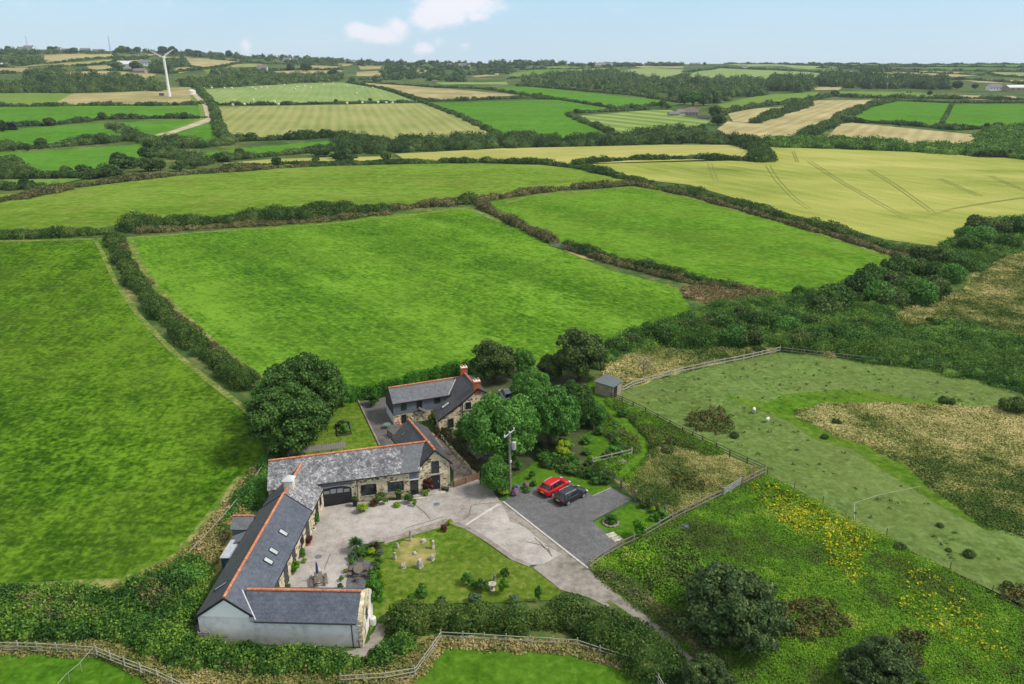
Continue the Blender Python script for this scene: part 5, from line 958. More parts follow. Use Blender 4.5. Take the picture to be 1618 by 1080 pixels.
for p in ([(90, 160), (260, 150), (420, 130), (700, 118), (930, 118)], [(230, 168), (420, 160), (560, 142), (700, 124)], [(280, 190), (560, 183), (800, 198)], [(0, 198), (200, 190), (300, 222)], [(780, 200), (960, 178), (1140, 148)], [(1000, 130), (1250, 150), (1618, 160)], [(860, 124), (880, 160), (960, 178)], [(540, 104), (560, 130), (520, 160)], [(1260, 186), (1618, 178)], [(1200, 208), (1618, 204)]): fhedge(b1(p), 9, 5)
# woods
def wood(px, n, r, h, label, mat=None): thicket('woodland', px, n, r, h, mat or l_farwood, label, 'woodland', leafk=1.3, mn=.8, cov=1.1, low=-.1)
wood(b2([(850, 255), (860, 222), (1080, 200), (1290, 192), (1420, 220), (1620, 235)])+b3([(0, 225), (150, 228), (380, 230), (390, 300), (160, 342), (60, 350), (0, 345)])+b2([(1618, 330), (1400, 295), (1100, 272)]), 380, (4, 8), (5, 11), 'large dark wood on the hillside behind the far stone farmhouse')
wood(b3([(390, 250), (440, 232), (610, 240), (620, 280), (420, 296)]), 70, (6, 9), (9, 14), 'dark pine wood right of the large hillside wood')
wood(b3([(620, 245), (700, 215), (900, 222), (1240, 232), (1250, 272), (900, 272), (640, 262)]), 130, (6, 10), (9, 14), 'long dark tree belt below the right hand skyline fields')
wood(b3([(850, 185), (975, 182), (970, 192), (860, 194)]), 14, (7, 10), (9, 12), 'small dark copse near the right skyline')
wood(b1([(-60, 260), (110, 265), (140, 200), (280, 190), (290, 220), (520, 215), (700, 235), (770, 262), (760, 282), (400, 288), (100, 292), (-60, 295)]), 190, (5, 10), (4, 10), 'dark wooded hollow below the left hillside')
wood(b1([(800, 262), (860, 235), (1000, 210), (1020, 185), (1250, 182), (1300, 205), (1618, 205), (1618, 235), (1280, 252), (950, 270)]), 190, (5, 9), (3, 8), 'wooded valley behind the bale field')
wood(b1([(700, 190), (720, 160), (800, 150), (880, 140), (880, 160), (780, 192)]), 50, (6, 9), (7, 12), 'compact conifer plantation above the wind turbine')
wood(b1([(-60, 88), (200, 95), (420, 98), (540, 96), (740, 98), (900, 104), (1100, 112), (1300, 118), (1618, 128), (1618, 150), (1400, 150), (1150, 130), (900, 116), (700, 104), (420, 104), (-60, 108)]), 200, (6, 11), (3, 9), 'dark tree line along the left skyline')
wood(b1([(-60, 150), (60, 125), (200, 128), (190, 150), (60, 172), (-60, 172)]), 40, (6, 10), (6, 11), 'tree clump below the left skyline')
wood(b2([(0, 130), (240, 138), (420, 145), (600, 150), (800, 150), (1040, 150), (1060, 160), (990, 165), (860, 186), (790, 200), (640, 205), (600, 235), (200, 236), (0, 235), (80, 212), (180, 212), (200, 165), (0, 158)]), 300, (5, 10), (3, 9), 'rolling wooded country at the centre of the horizon')
wood(b2([(700, 148), (800, 138), (1040, 145), (1060, 158), (760, 160)]), 40, (8, 12), (6, 12), 'taller tree crowned ridge in the middle of the skyline')
wood(b2([(1080, 158), (1300, 156), (1618, 156), (1618, 162), (1100, 164)])+[], 60, (8, 12), (5, 9), 'low skyline trees right of centre')
# valley scrub strip
wood(b2([(-10, 505), (220, 530), (620, 512), (900, 510), (1060, 525), (1270, 508), (1420, 490), (1618, 470)])+b3([(80, 480), (140, 510), (300, 515), (350, 528), (0, 528)])+b2([(1618, 528), (900, 545), (500, 560), (240, 568), (0, 580)]), 420, (3, 6), (2.5, 5.5), 'valley bottom trees between the barley and the green hill fields')
wood(b3([(350, 515), (560, 512), (900, 524), (1200, 546), (1400, 545), (1420, 480), (1500, 452), (1700, 460), (1700, 612), (1500, 595), (1000, 560), (480, 545)]), 420, (3, 7), (1.2, 4), 'low green scrub in the right hand valley bottom', l_bramble)
wood(b1([(470, 430), (560, 450), (660, 488), (760, 540), (880, 575), (980, 608), (1060, 630), (960, 635), (860, 620), (760, 585), (720, 560), (620, 505), (540, 470)]), 80, (2, 4), (2, 4.2), 'belt of trees running diagonally between the left hand green fields')
wood(b1([(-60, 640), (60, 640), (100, 670), (60, 690), (-60, 690)]), 24, (4, 6), (3, 5), 'bushes at the left edge below the green fields')
# ---------------------------------------------------------------- tree prototypes
P_big = tree_proto('broadleaf_tree', 6.0, 10.5, l_dark, .42, 1, nsub=85, sub=.18, lumps=[(0, 0, .5, 1), (.25, -.2, .35, .75), (-.3, .1, .38, .7)])
P_big2 = tree_proto('broadleaf_tree', 6.0, 10.0, l_mid, .42, 2, nsub=80, sub=.19, lumps=[(0, 0, .5, .95), (.35, .1, .4, .65), (-.35, -.1, .42, .65)])
P_olive = tree_proto('hedgerow_tree', 4.0, 7.5, l_olive, .36, 3, nsub=50, sub=.24, lumps=[(0, 0, .5, .9), (.3, .2, .35, .6), (-.35, 0, .35, .6)], ulow=-.9, base=.05)
P_mid = tree_proto('small_tree', 3.0, 5.5, l_mid, .26, 4, nsub=40, sub=.27, lumps=[(0, 0, .5, .9), (.3, .1, .35, .6)], ulow=-.9, base=.05)
P_willow = tree_proto('willow_tree', 5.5, 6.6, leafm('leaf_willow', (.045, .088, .026), (.088, .15, .045), (.18, .25, .085)), .34, 5, nsub=95, sub=.19, lumps=[(0, 0, .55, .8), (.42, -.15, .42, .6), (-.45, .1, .45, .55), (0, -.5, .38, .6), (-.3, -.45, .3, .5), (.45, -.5, .3, .5), (.1, .5, .4, .5)], core_big=False, ulow=-1, base=.0)
P_far = tree_proto('distant_tree', 4.0, 7.0, l_farwood, .85, 6, nsub=24, sub=.34, lumps=[(0, 0, .48, .95), (.35, 0, .35, .6)], ulow=-1, base=.0)
P_far2 = tree_proto('distant_tree', 4.5, 6.0, l_farwood, .85, 7, nsub=24, sub=.34, lumps=[(-.2, 0, .5, .8), (.4, .1, .42, .7)], ulow=-1, base=.0)
P_vfar = tree_proto('distant_tree', 5.0, 8.0, l_farwood, 1.9, 8, nsub=12, sub=.45, lumps=[(0, 0, .5, 1)], ulow=-1, base=.0)
P_bush = tree_proto('bush', 2.0, 2.3, l_dark, .24, 9, nsub=22, sub=.36, lumps=[(0, 0, .4, .95), (.35, .1, .3, .6)], ulow=-1, base=.0)
P_bush2 = tree_proto('bush', 2.0, 2.3, l_mid, .24, 10, nsub=22, sub=.36, lumps=[(0, 0, .4, .95), (-.35, .1, .3, .6)], ulow=-1, base=.0)
P_bushol = tree_proto('bush', 2.0, 2.4, l_olive, .24, 11, nsub=22, sub=.36, lumps=[(0, 0, .4, .95), (-.3, -.2, .3, .65)], ulow=-1, base=.0)
def smallproto(nm_, mat, leaf=.10, seed=20, Ht=1.0, R=.5, sub=.35):
    B = crown_blobs(R, Ht*1.0, 0, 14, sub, [(0, 0, .5, .95)], seed); return link(nm_, foliage(B, leaf, cov=1.7, core=.85, low=-.5, jit=.7), mat)
PS = {k: smallproto('shrub', m_, seed=30+i) for i, (k, m_) in enumerate(dict(dark=l_dark, mid=l_mid, light=l_light, yel=l_yel, lime=l_lime, red=l_red, grey=l_grey, pink=l_pink, blue=l_blue, ol=l_olive).items())}
protos_children()
ALLP = [P_big, P_big2, P_olive, P_mid, P_willow, P_far, P_far2, P_vfar, P_bush, P_bush2, P_bushol]
tree_px(P_big, 482, 668, 102, 'rear of the two big dark rounded trees beside the barns', wide=1.02)
tree_px(P_big, 461, 712, 100, 'front of the two big dark rounded trees, right behind the stone barn', wide=1.06).rotation_euler = (0, 0, 2.2)
tree_px(P_big2, 793, 732, 114, 'big bright green rounded tree in front of the farmhouse gable', wide=.86)
for px, b_, h_, wd, lb, pr in ((868, 702, 94, .85, 'tall dense green tree right of the bright rounded tree', P_big2), (838, 640, 60, .9, 'dark green tree behind the farmhouse garden, left of the tall dense tree', P_big2), (905, 672, 70, .8, 'dark tree at the right end of the garden trees', P_big),
    (916, 600, 86, .95, 'round brownish tree at the edge of the centre field', P_olive), (780, 602, 68, 1.05, 'dark olive tree behind the farmhouse chimneys', P_olive), (826, 592, 44, .9, 'thin ragged tree between the two olive trees', P_mid), (868, 600, 42, 1.0, 'brown bushy tree just left of the round brownish tree', P_olive),
    (784, 778, 62, .78, 'leafy tree beside the utility pole and wooden gate', P_mid), (940, 672, 40, .95, 'small dark tree near the garden fence left of the mown path', P_mid),
    (1152, 1003, 100, .98, 'big grey green willow in the lower right beside the track', P_willow), (1388, 1080, 62, 1.0, 'grey green willow cut by the bottom edge on the right', P_willow), (1112, 1088, 50, .9, 'pale leafed sallow at the bottom edge beside the track', P_willow), (540, 640, 42, .8, 'dark bushy tree right of the two big rounded trees', P_mid),
    (420, 640, 40, .9, 'dark bushy tree at the foot of the long hedge', P_mid)):
    tree_px(pr, px, b_, h_, lb, wide=wd)
p = G3(1016, 598); bt = empty('bare_tree', p, 0, 'spindly leafless grey tree in the straw grass behind the wooden shed', 'tree'); m = MB(); m.tube([(0, 0, 0), (.1, 0, 1.5), (0, .1, 2.6)], [.16, .12, .07], 7); m.build('trunk', m_wood, bt)
for k in range(16):
    a = k*2.4; z = 1.2+k*.11; m = MB(); e = Vector((math.cos(a)*.9, math.sin(a)*.9, z+.9)); m.tube([(0, .03, z), e*.6+Vector((0, 0, z*.4)), e], [.05, .035, .015], 5)
    for j in (-.5, .5): f = Vector((math.cos(a+j)*1.5, math.sin(a+j)*1.5, z+1.4)); m.tube([e*.8+Vector((0, 0, z*.2)), f], [.03, .012], 4)
    m.build('branch', m_wood, bt)
# trees and bushes of the scrub belt
SBG = 'bushes along the scrub belt'
def sbz(x): return 'at its left end behind the straw grass' if x < 1110 else 'above the bend of the rail fence' if x < 1235 else 'left of its middle' if x < 1350 else 'below the right green field' if x < 1465 else 'below the barley at the right'
for px, b_, h_ in ((1022, 530, 24), (1262, 470, 20)): tree_px(P_mid, px, b_, h_, 'young tree standing above the scrub beside the %s' % ('centre field' if px < 1100 else 'right green field'), wide=1)
for i, (px, b_, h_) in enumerate([(975, 556, 26), (1000, 545, 24), (1040, 540, 30), (1062, 535, 26), (1085, 530, 30), (1100, 548, 24), (1125, 520, 32), (1145, 530, 34), (1160, 545, 34), (1180, 545, 36), (1190, 520, 30), (1172, 505, 26), (1215, 520, 30), (1240, 525, 28), (1260, 545, 30), (1290, 545, 30), (1285, 520, 26), (1318, 540, 28), (1345, 545, 26), (1300, 498, 34), (1318, 488, 40), (1330, 480, 30), (1360, 470, 42), (1385, 480, 36), (1402, 485, 36), (1375, 455, 38), (1410, 460, 34), (1430, 475, 34), (1455, 480, 36), (1470, 472, 38), (1418, 440, 36), (1445, 440, 34), (1470, 445, 30), (1500, 445, 28), (1482, 420, 28), (1510, 425, 26), (1460, 415, 30), (1530, 400, 28), (1550, 385, 26), (1580, 372, 26), (1602, 372, 26), (1540, 365, 26), (1590, 395, 24), (1525, 378, 20), (1360, 520, 20), (1400, 560, 18), (1470, 560, 14), (1530, 575, 16), (1590, 580, 16), (1560, 590, 14)]):
    tree_px([P_bush, P_bushol, P_bush2][[0, 1, 0, 2, 1][i % 5]], px, b_, h_*.92, 'dense dark bush growing in the scrub belt '+sbz(px), SBG+' '+sbz(px), 'bush', wide=random.uniform(.8, 1.05))
# lone paddock bushes and tall weeds
for px, b_, h_ in ((1200, 558, 14), (1470, 508, 8), (1485, 832, 7), (1420, 868, 12), (1530, 878, 11), (1498, 870, 6), (1592, 928, 10), (1302, 692, 8), (1160, 690, 10), (1600, 650, 24), (1490, 635, 10), (1502, 638, 10), (1322, 670, 10)):
    tree_px(P_bushol, px, b_, h_, 'small isolated weed bush on the grazed paddock', 'isolated bushes on the paddock', 'bush', wide=.9)
FT = 'trees in the far hedgerows'
def far_trees(L, conv):
    for x, y, h_ in L:
        px, py = conv([(x, y)])[0]; p = random.choice([P_far, P_far, P_far2]) if py > 130 else P_vfar
        tree_px(p, px, py+.7, h_/2.996*.92, 'dark round crowned hedgerow tree '+zone(px, py), FT+' '+zone(px, py), wide=random.uniform(.95, 1.25))
far_trees([(485, 412, 32), (875, 408, 30), (235, 440, 34), (495, 525, 36), (195, 545, 42), (130, 560, 32), (65, 562, 28), (255, 352, 20), (715, 350, 22), (830, 345, 16), (315, 675, 42), (400, 665, 38), (40, 680, 55), (130, 735, 42), (570, 640, 70), (630, 640, 50), (540, 685, 55), (760, 650, 50), (1135, 585, 38), (1310, 632, 45), (1495, 615, 28), (1425, 492, 30), (1590, 335, 20), (1060, 610, 45), (555, 178, 35), (645, 175, 35), (1450, 185, 40), (1375, 180, 30), (1575, 205, 30), (575, 98, 30), (610, 98, 26), (650, 98, 26), (775, 102, 32), (820, 104, 34), (900, 110, 28), (940, 114, 26), (1085, 116, 28), (350, 100, 24), (270, 90, 20), (40, 86, 18), (245, 90, 20), (850, 655, 50), (700, 655, 60), (700, 545, 40), (640, 515, 36), (12, 470, 50), (450, 690, 34), (265, 690, 30), (700, 600, 55), (920, 640, 40), (1540, 585, 40), (1600, 600, 42), (1500, 585, 36), (205, 240, 40), (240, 235, 45), (380, 235, 30), (440, 260, 40), (540, 262, 36), (600, 265, 36)], b1)
far_trees([(940, 303, 20), (625, 318, 16), (755, 498, 22), (1110, 382, 22), (1075, 512, 22), (1140, 515, 26), (1185, 512, 20), (1225, 455, 24), (1270, 480, 30), (1305, 510, 40), (1000, 530, 34), (985, 530, 26), (135, 325, 14), (655, 155, 18), (845, 140, 22), (825, 140, 20), (375, 155, 22), (435, 152, 18), (490, 152, 16), (1515, 355, 35), (1540, 360, 26), (210, 605, 45), (20, 610, 55), (280, 540, 34), (440, 545, 34), (600, 545, 34), (780, 535, 30), (1340, 515, 42), (1450, 520, 48), (1500, 520, 46), (1560, 520, 44), (1600, 525, 46), (850, 312, 14), (1180, 160, 18), (1330, 158, 14), (1490, 160, 14)], b2)
far_trees([(870, 528, 28), (905, 530, 20), (1240, 547, 30), (1285, 455, 24), (1270, 455, 18), (1205, 450, 18), (1440, 450, 20), (570, 507, 34), (605, 497, 30), (330, 520, 28), (405, 522, 30), (240, 525, 45), (190, 520, 38), (280, 520, 36), (170, 438, 50), (150, 400, 50), (95, 455, 22), (45, 262, 50), (550, 352, 18), (480, 387, 20), (720, 300, 26), (1170, 297, 20), (1385, 267, 22), (1300, 268, 34), (1410, 590, 30), (1465, 592, 35), (1510, 592, 35), (1550, 587, 30), (1590, 592, 30), (480, 262, 34), (530, 264, 30), (590, 266, 34), (130, 335, 60), (100, 345, 60), (10, 340, 60), (740, 420, 20), (715, 450, 22), (870, 362, 18), (1030, 442, 16), (720, 525, 14), (795, 170, 14), (665, 172, 14), (105, 154, 12), (905, 138, 8)], b3)
tree_px(P_mid, 1095, 166, 20, 'light green round tree directly behind the far stone farmhouse', wide=1.3)
for i, (px, b_, h_) in enumerate([(20, 965, 22), (70, 975, 20), (130, 985, 24), (185, 990, 22), (225, 1000, 26), (262, 960, 34), (282, 940, 34), (300, 925, 30), (255, 1010, 22), (285, 1020, 20), (40, 995, 18), (345, 1045, 12), (420, 1050, 11), (500, 1052, 13)]):
    tree_px([P_bush, P_bush2, P_bushol][i % 3], px, b_, h_, 'leafy bush rising from the bramble bank '+('beside the white gable' if px > 240 else 'below the left field'), 'bushes in the bramble bank '+('beside the white gable' if px > 240 else 'below the left field'), 'bush', wide=random.uniform(.8, 1.1))
# ---------------------------------------------------------------- garden planting
LST = []
def shrub(px, py, w_px, h_px, kind, label, cat='shrub', group=None):
    p = G3(px, py); sl = (p-Vector((0, 0, H))).length/F; o = PS[kind].copy(); COL.objects.link(o); o.name = 'shrub'; o.location = p; s = w_px*sl; o.scale = (s, s, h_px*sl*1.1); o.rotation_euler = (0, 0, random.uniform(0, 6)); return tag(o, label, cat, group)
for a in ((666.8, 944, 21, 22, 'mid', 'dark green clipped ball on the lawn, nearest the white wing'), (738, 923, 21, 19, 'mid', 'left ball bush of the trio in the lawn bed'), (751, 930, 15, 14, 'light', 'middle small ball bush of the trio in the lawn bed'), (763, 934, 21, 21, 'dark', 'round darker ball bush of the trio in the lawn bed'), (798, 911, 15, 15, 'dark', 'small dark ball bush at the back of the lawn bed'), (796, 940, 18, 28, 'lime', 'upright bright green bush right of the stone bird bath'),
    (750, 954, 22, 19, 'grey', 'silvery shrub in front of the long garden hedge'), (698, 953, 15, 12, 'grey', 'small silvery shrub near the left end of the garden hedge'), (811, 952, 18, 14, 'grey', 'silvery shrub at the middle of the garden hedge'), (649, 951, 14, 14, 'light', 'light green shrub at the left end of the garden hedge'), (850, 950, 12, 26, 'mid', 'upright conifer before the right end of the garden hedge'),
    (701, 840, 13, 12, 'red', 'small brownish bush at the top of the lawn'), (711, 829, 11, 10, 'yel', 'pale yellow shrub at the lawn tip beside the concrete'),
    (592, 962, 31, 54, 'light', 'tall bright green bush at the stone end of the white wing'), (605, 932, 12, 18, 'yel', 'yellow green conifer beside the tall bright bush'), (603, 915, 12, 16, 'yel', 'narrow yellow shrub in the terrace bed'), (558, 884, 15, 13, 'grey', 'grey leaved shrub beside the spiky palm'), (556, 892, 10, 9, 'lime', 'lime green low shrub beside the grey leaved shrub'), (573, 880, 14, 12, 'mid', 'green shrub between the two spiky plants'), (587, 876, 15, 12, 'yel', 'yellow flowering shrub under the bronze spiky plant'), (600, 880, 14, 14, 'grey', 'grey green shrub right of the yellow flowers'), (598, 893, 15, 14, 'dark', 'dark shrub on the right edge of the slate terrace'), (596, 905, 14, 16, 'mid', 'green shrub halfway down the terrace edge'), (590, 915, 16, 14, 'light', 'light green shrub above the tall bright bush'),
    (547, 905, 8, 8, 'yel', 'pale shrub in the strip left of the terrace'), (540, 918, 9, 9, 'light', 'small shrub in the strip beside the concrete yard'), (538, 930, 9, 9, 'ol', 'olive shrub at the bottom of the planting strip'),
    (468, 905, 17, 18, 'lime', 'bright green bush against the long barn wall'), (478, 880, 12, 14, 'mid', 'climbing shrub between two doors of the long barn'), (481, 889, 8, 8, 'yel', 'small pale plant at the foot of the long barn'), (455, 929, 10, 8, 'ol', 'low olive plant by the corner of the white wing'), (501, 829, 10, 18, 'mid', 'potted green plant at the barn door near the garage'), (491, 853, 9, 7, 'red', 'red flowers in a trough beside the barn door'),
    (573, 809, 19, 15, 'yel', 'yellow green ferny clump left of the barn windows'), (603, 797, 20, 20, 'ol', 'mixed shrub between the two barn windows'), (627, 801, 12, 8, 'yel', 'pale flowering clump under the right barn window'), (646, 795, 15, 17, 'ol', 'dark leaved shrub left of the glazed barn door'), (590, 799, 14, 9, 'red', 'brown leaved low plant under the left barn window'), (655, 800, 9, 12, 'lime', 'small bright plant beside the barn steps'), (677, 776, 22, 22, 'red', 'red leaved shrub beside the black gable door'), (672, 784, 13, 11, 'lime', 'bright green plant below the red leaved shrub'),
    (833, 778, 12, 9, 'mid', 'low green plant behind the pink hydrangea'), (815, 776, 14, 11, 'blue', 'blue hydrangea beside the utility pole'), (831, 772, 12, 13, 'pink', 'pink hydrangea right of the blue one'), (814, 783, 14, 13, 'pink', 'mauve pink hydrangea in front of the utility pole'), (840, 757, 11, 15, 'dark', 'small dark bush on the lawn above the red car'), (797, 783, 16, 12, 'yel', 'yellowish low plants left of the utility pole'), (843, 767, 12, 9, 'mid', 'green tuft at the back of the gravel car park'),
    (889, 722, 26, 30, 'yel', 'bright yellow green conifer left of the garden hedge'), (901, 727, 14, 14, 'yel', 'small yellow green conifer at the foot of the larger one'), (931, 734, 8, 15, 'lime', 'slim lime green conifer by the vegetable plot'), (820, 742, 14, 14, 'mid', 'leafy plant under the big bright tree'), (812, 732, 16, 14, 'light', 'light leaved plant under the big bright tree'),
    (1010, 850, 27, 30, 'lime', 'bright green round bush beside the rail fence corner'), (965, 826, 22, 14, 'dark', 'low shrub in a ring of stones on the small lawn'), (1010, 793, 8, 13, 'yel', 'yellow upright conifer beside the wooden field gate'), (1016, 803, 11, 12, 'ol', 'olive shrub right of the yellow conifer'), (1024, 800, 13, 17, 'dark', 'dark conifer on the small lawn hedge line'), (1031, 810, 10, 12, 'yel', 'yellow shrub on the small lawn hedge line'), (1039, 806, 7, 13, 'yel', 'slim yellow conifer on the small lawn hedge line'), (1046, 822, 22, 18, 'mid', 'green bush at the right point of the small lawn'), (1030, 822, 13, 10, 'mid', 'low green bush on the edge of the small lawn'),
    (588, 641, 24, 20, 'dark', 'dark bush on the patio wall left of the farmhouse'), (545, 685, 18, 16, 'mid', 'rounded green plants in the raised bed'), (540, 676, 14, 12, 'ol', 'olive plants at the back of the raised bed'), (735, 695, 36, 34, 'mid', 'leafy bush under the farmhouse gable window'), (752, 700, 30, 28, 'light', 'light green bush left of the big bright tree'), (684, 676, 15, 26, 'ol', 'climbing plant on the low wall right of the porch'), (690, 682, 8, 8, 'red', 'reddish pot plant at the house corner'), (648, 672, 8, 14, 'ol', 'climber on the wall left of the porch'), (707, 688, 16, 12, 'ol', 'low plants along the foot of the farmhouse gable'), (780, 740, 26, 20, 'mid', 'leafy bush on the edge of the slate garden')):
    shrub(*a)
for i in range(26):
    px = 850+random.uniform(0, 110); shrub(px, 728+(px-850)*.36-4+random.uniform(-12, 8), random.uniform(16, 26), random.uniform(10, 16), random.choice(['dark', 'mid', 'dark', 'ol']), 'dark leafy shrub in the border above the parked cars', 'shrub', 'shrubs in the border above the cars')
for i in range(30):
    shrub(random.uniform(880, 985), random.uniform(655, 725), random.uniform(12, 24), random.uniform(8, 16), random.choice(['mid', 'ol', 'light', 'mid', 'red']), 'loose garden plant between the tall trees and the mown path', 'shrub', 'plants between the tall trees and the mown path')
hedge([(640, 994), (655, 988), (700, 986), (760, 986), (820, 986), (880, 984), (900, 984)], 3.3, 1.9, l_hedge, 'thick laurel hedge along the bottom of the stone circle lawn', irr=.18, cov=1.8)
hedge([(895, 980), (930, 986), (960, 1003), (995, 1028), (1022, 1048)], 4.2, 1.7, l_hedge, 'overgrown hedge running down beside the track', irr=.3, cov=1.6)
for px, b_, h_ in ((893, 972, 26), (915, 985, 34), (945, 990, 30), (958, 992, 28), (975, 1012, 30), (998, 1028, 28), (1015, 1042, 24)): tree_px(P_bushol if px in (915, 945, 958) else P_bush, px, b_, h_, 'bush swelling out of the overgrown hedge beside the track', 'bushes in the trackside hedge', 'bush')
hedge([(556, 632), (600, 625), (640, 614), (680, 605), (722, 592), (735, 588)], 2.2, 2.2, leafm('leaf_laurel', (.02, .09, .006), (.04, .16, .01), (.08, .25, .02)), 'bright clipped laurel hedge behind the farmhouse', irr=.1, cov=1.8)
hedge([(860, 735), (890, 745), (925, 752), (958, 756)], 1.5, .9, l_dark, 'low dark hedge above the parked cars')
# spiky plants
def spiky(px, py, r_px, h_px, mat, label, n=70, trunk=True):
    p = G3(px, py); sl = (p-Vector((0, 0, H))).length/F; R_ = r_px*sl; hh = h_px*sl; root = empty('spiky_palm', p, 0, label, 'palm'); V = []; Q = []
    z0 = hh*.45 if trunk else .05
    for i in range(n):
        a = rng.uniform(0, 6.28); el = rng.uniform(-.3, 1.45) if trunk else rng.uniform(.25, 1.4); L_ = R_*rng.uniform(.8, 1.15); d = np.array([math.cos(a)*math.cos(el), math.sin(a)*math.cos(el), math.sin(el)]); s = np.array([-math.sin(a), math.cos(a), 0])*.045
        c = np.array([0, 0, z0]); m_ = c+d*L_*.6; e = c+d*L_+np.array([0, 0, -.22*L_]); b = len(V); V += [c-s*.6, c+s*.6, m_+s, m_-s, e+s*.2, e-s*.2]; Q += [(b, b+1, b+2, b+3), (b+3, b+2, b+4, b+5)]
    link('leaves', fast_mesh('leaves', V, Q), mat, root); m = MB(); m.tube([(0, 0, 0), (0, 0, max(z0, .1)+.1)], .09, 8); m.build('trunk', m_bark, root)
spiky(563, 872, 15, 30, leafm('leaf_palm', (.03, .10, .02), (.06, .17, .04), (.12, .26, .08)), 'green spiky cabbage palm at the top of the slate terrace', 190)
spiky(563, 881, 14, 12, leafm('leaf_palm2', (.06, .14, .04), (.11, .22, .07), (.2, .34, .12)), 'low pale green spiky clump below the cabbage palm', 110, False)
spiky(592, 868, 15, 18, leafm('leaf_flax', (.035, .04, .02), (.08, .07, .045), (.16, .13, .09)), 'bronze spiky flax beside the cabbage palm', 160, False)

# ---------------------------------------------------------------- standing stones
for i, (x, y, w_, h_, lb) in enumerate([(649, 855, .35, 1.5, 'tallest standing stone, at the back of the stone circle'), (669, 857, .6, .5, 'squat stone at the back of the circle beside the tallest'), (684.5, 867, .42, 1.1, 'upright stone on the right of the stone circle'), (683, 885, .6, .7, 'short stone at the lower right of the circle'), (664, 897, .65, 1.15, 'large pale stone at the front of the circle'), (637, 898, .55, .65, 'short stone at the front left of the circle'), (624, 884, .38, .95, 'narrow upright stone on the left of the circle'), (628, 866, .4, .7, 'small stone at the back left of the circle'), (655.5, 876, .6, .35, 'low flat stone in the middle of the circle')]):
    p = G3(x, y); m = bmesh.new(); bmesh.ops.create_cube(m, size=1); bmesh.ops.subdivide_edges(m, edges=m.edges[:], cuts=2, use_grid_fill=True)
    for v in m.verts: tz = v.co.z+.5; k = 1-.3*tz; v.co = Vector((v.co.x*w_*k, v.co.y*w_*.7*k, tz*h_-.05))+Vector([random.uniform(-.04, .04) for _ in range(3)])
    bmesh.ops.bevel(m, geom=[e for e in m.edges if e.calc_face_angle(0) > .9], offset=.04, segments=1, affect='EDGES'); me = bpy.data.meshes.new('standing_stone'); m.to_mesh(me); m.free(); o = link('standing_stone', me, m_slab, loc=p); o.rotation_euler = (0, 0, random.uniform(0, 3)); tag(o, lb, 'stone', 'stones of the circle on the lawn')
# ---------------------------------------------------------------- fences
def fence(px, h_, spacing, label, rails=2, mat=m_wood, pw=.12, rh=.12, wire=0, world=False, name='fence', rmat=None, topcap=False, post_h=None, panels=False):
    P = [G3(*p) for p in px]; D = [np.array((p.x, p.y)) for p in P]; pts = []
    root = empty(name, P[0], 0, label, 'fence'); og = P[0]; m = MB(); n_posts = 0
    pm = MB(); pm.box((0, 0, (post_h or h_)/2+.03), (pw, pw, (post_h or h_)+.12)); pm.box((0, 0, (post_h or h_)+.11), (pw*.8, pw*.8, .05)); pme = None
    for i in range(len(P)-1):
        a, b = P[i], P[i+1]; L_ = (b-a).length; k = max(1, round(L_/spacing))
        for j in range(k+(1 if i == len(P)-2 else 0)):
            q = a.lerp(b, j/k); q.z = float(T(q.x, q.y))
            if n_posts < 100:
                if pme is None: o = pm.build('post', mat, root); pme = o.data
                else: o = link('post', pme, None, root)
                o.location = q-og; o.rotation_euler = (random.uniform(-.04, .04), random.uniform(-.04, .04), math.atan2(b.y-a.y, b.x-a.x)); n_posts += 1
        for r in range(rails):
            z = h_*(r+.9)/rails if rails > 1 else h_
            for j in range(k):
                u = a.lerp(b, j/k)-og; v = a.lerp(b, (j+1)/k)-og; off = Vector((b.y-a.y, -(b.x-a.x), 0)).normalized()*(pw/2+.02); m.beam(u+off+Vector((0, 0, z+random.uniform(-.03, .03))), v+off+Vector((0, 0, z+random.uniform(-.03, .03))), .05, rh)
        if panels:
            for j in range(int(L_/.14)):
                q = a.lerp(b, (j+.5)/(L_/.14))-og; off = Vector((b.y-a.y, -(b.x-a.x), 0)).normalized()*(pw/2+.06); q += off; m.box((q.x, q.y, h_*.5), (.11, .025, h_*.95), math.atan2(b.y-a.y, b.x-a.x))
    if m.v: m.build('rails', rmat or mat, root)
    if wire:
        wm = MB()
        for r in range(wire):
            z = h_*(r+.5)/wire
            for i in range(len(P)-1): wm.beam(P[i]-og+Vector((0, 0, z)), P[i+1]-og+Vector((0, 0, z)), .018, .018)
        wm.build('wire', m_wood, root)
    return root
z36 = lambda L: [(800+x/3.6, 560+y/3.6) for x, y in L]
fence([(931, 900), (952.5, 883), (981.5, 866), (1020, 848), (1062, 823), (1100, 804), (1141, 784)], 1.05, 2.2, 'post and rail fence between the gravel car park and the lush meadow', 2, m_wood, .14, .13)
fence([(1172, 767), (1208, 749)], 1.05, 2, 'short rail fence from the metal gate to the paddock corner', 2, m_wood, .14, .13)
fence([(1208, 747), (1153, 722), (1110, 701), (1078, 686), (1039, 665), (1000, 645), (966, 630)], 1.05, 2.2, 'long brown rail fence along the left side of the paddock', 3, m_wooddark, .13, .09)
fence([(983, 620), (1000, 611), (1022, 604), (1078, 589), (1128, 578), (1160, 572), (1189, 566), (1232, 556)], 1.05, 2.4, 'pale curved rail fence sweeping right from the wooden shed', 2, m_woodpale, .14, .15)
fence([(1232, 556), (1290, 563), (1362, 571), (1420, 576), (1479, 583), (1545, 594)], 1.05, 2.4, 'weathered rail fence along the foot of the scrub belt', 2, m_wood, .12, .1)
fence([(936, 734), (966, 727), (998, 719)], 1.0, 2, 'pale rail fence in front of the vegetable plot', 2, m_woodpale, .12, .11)
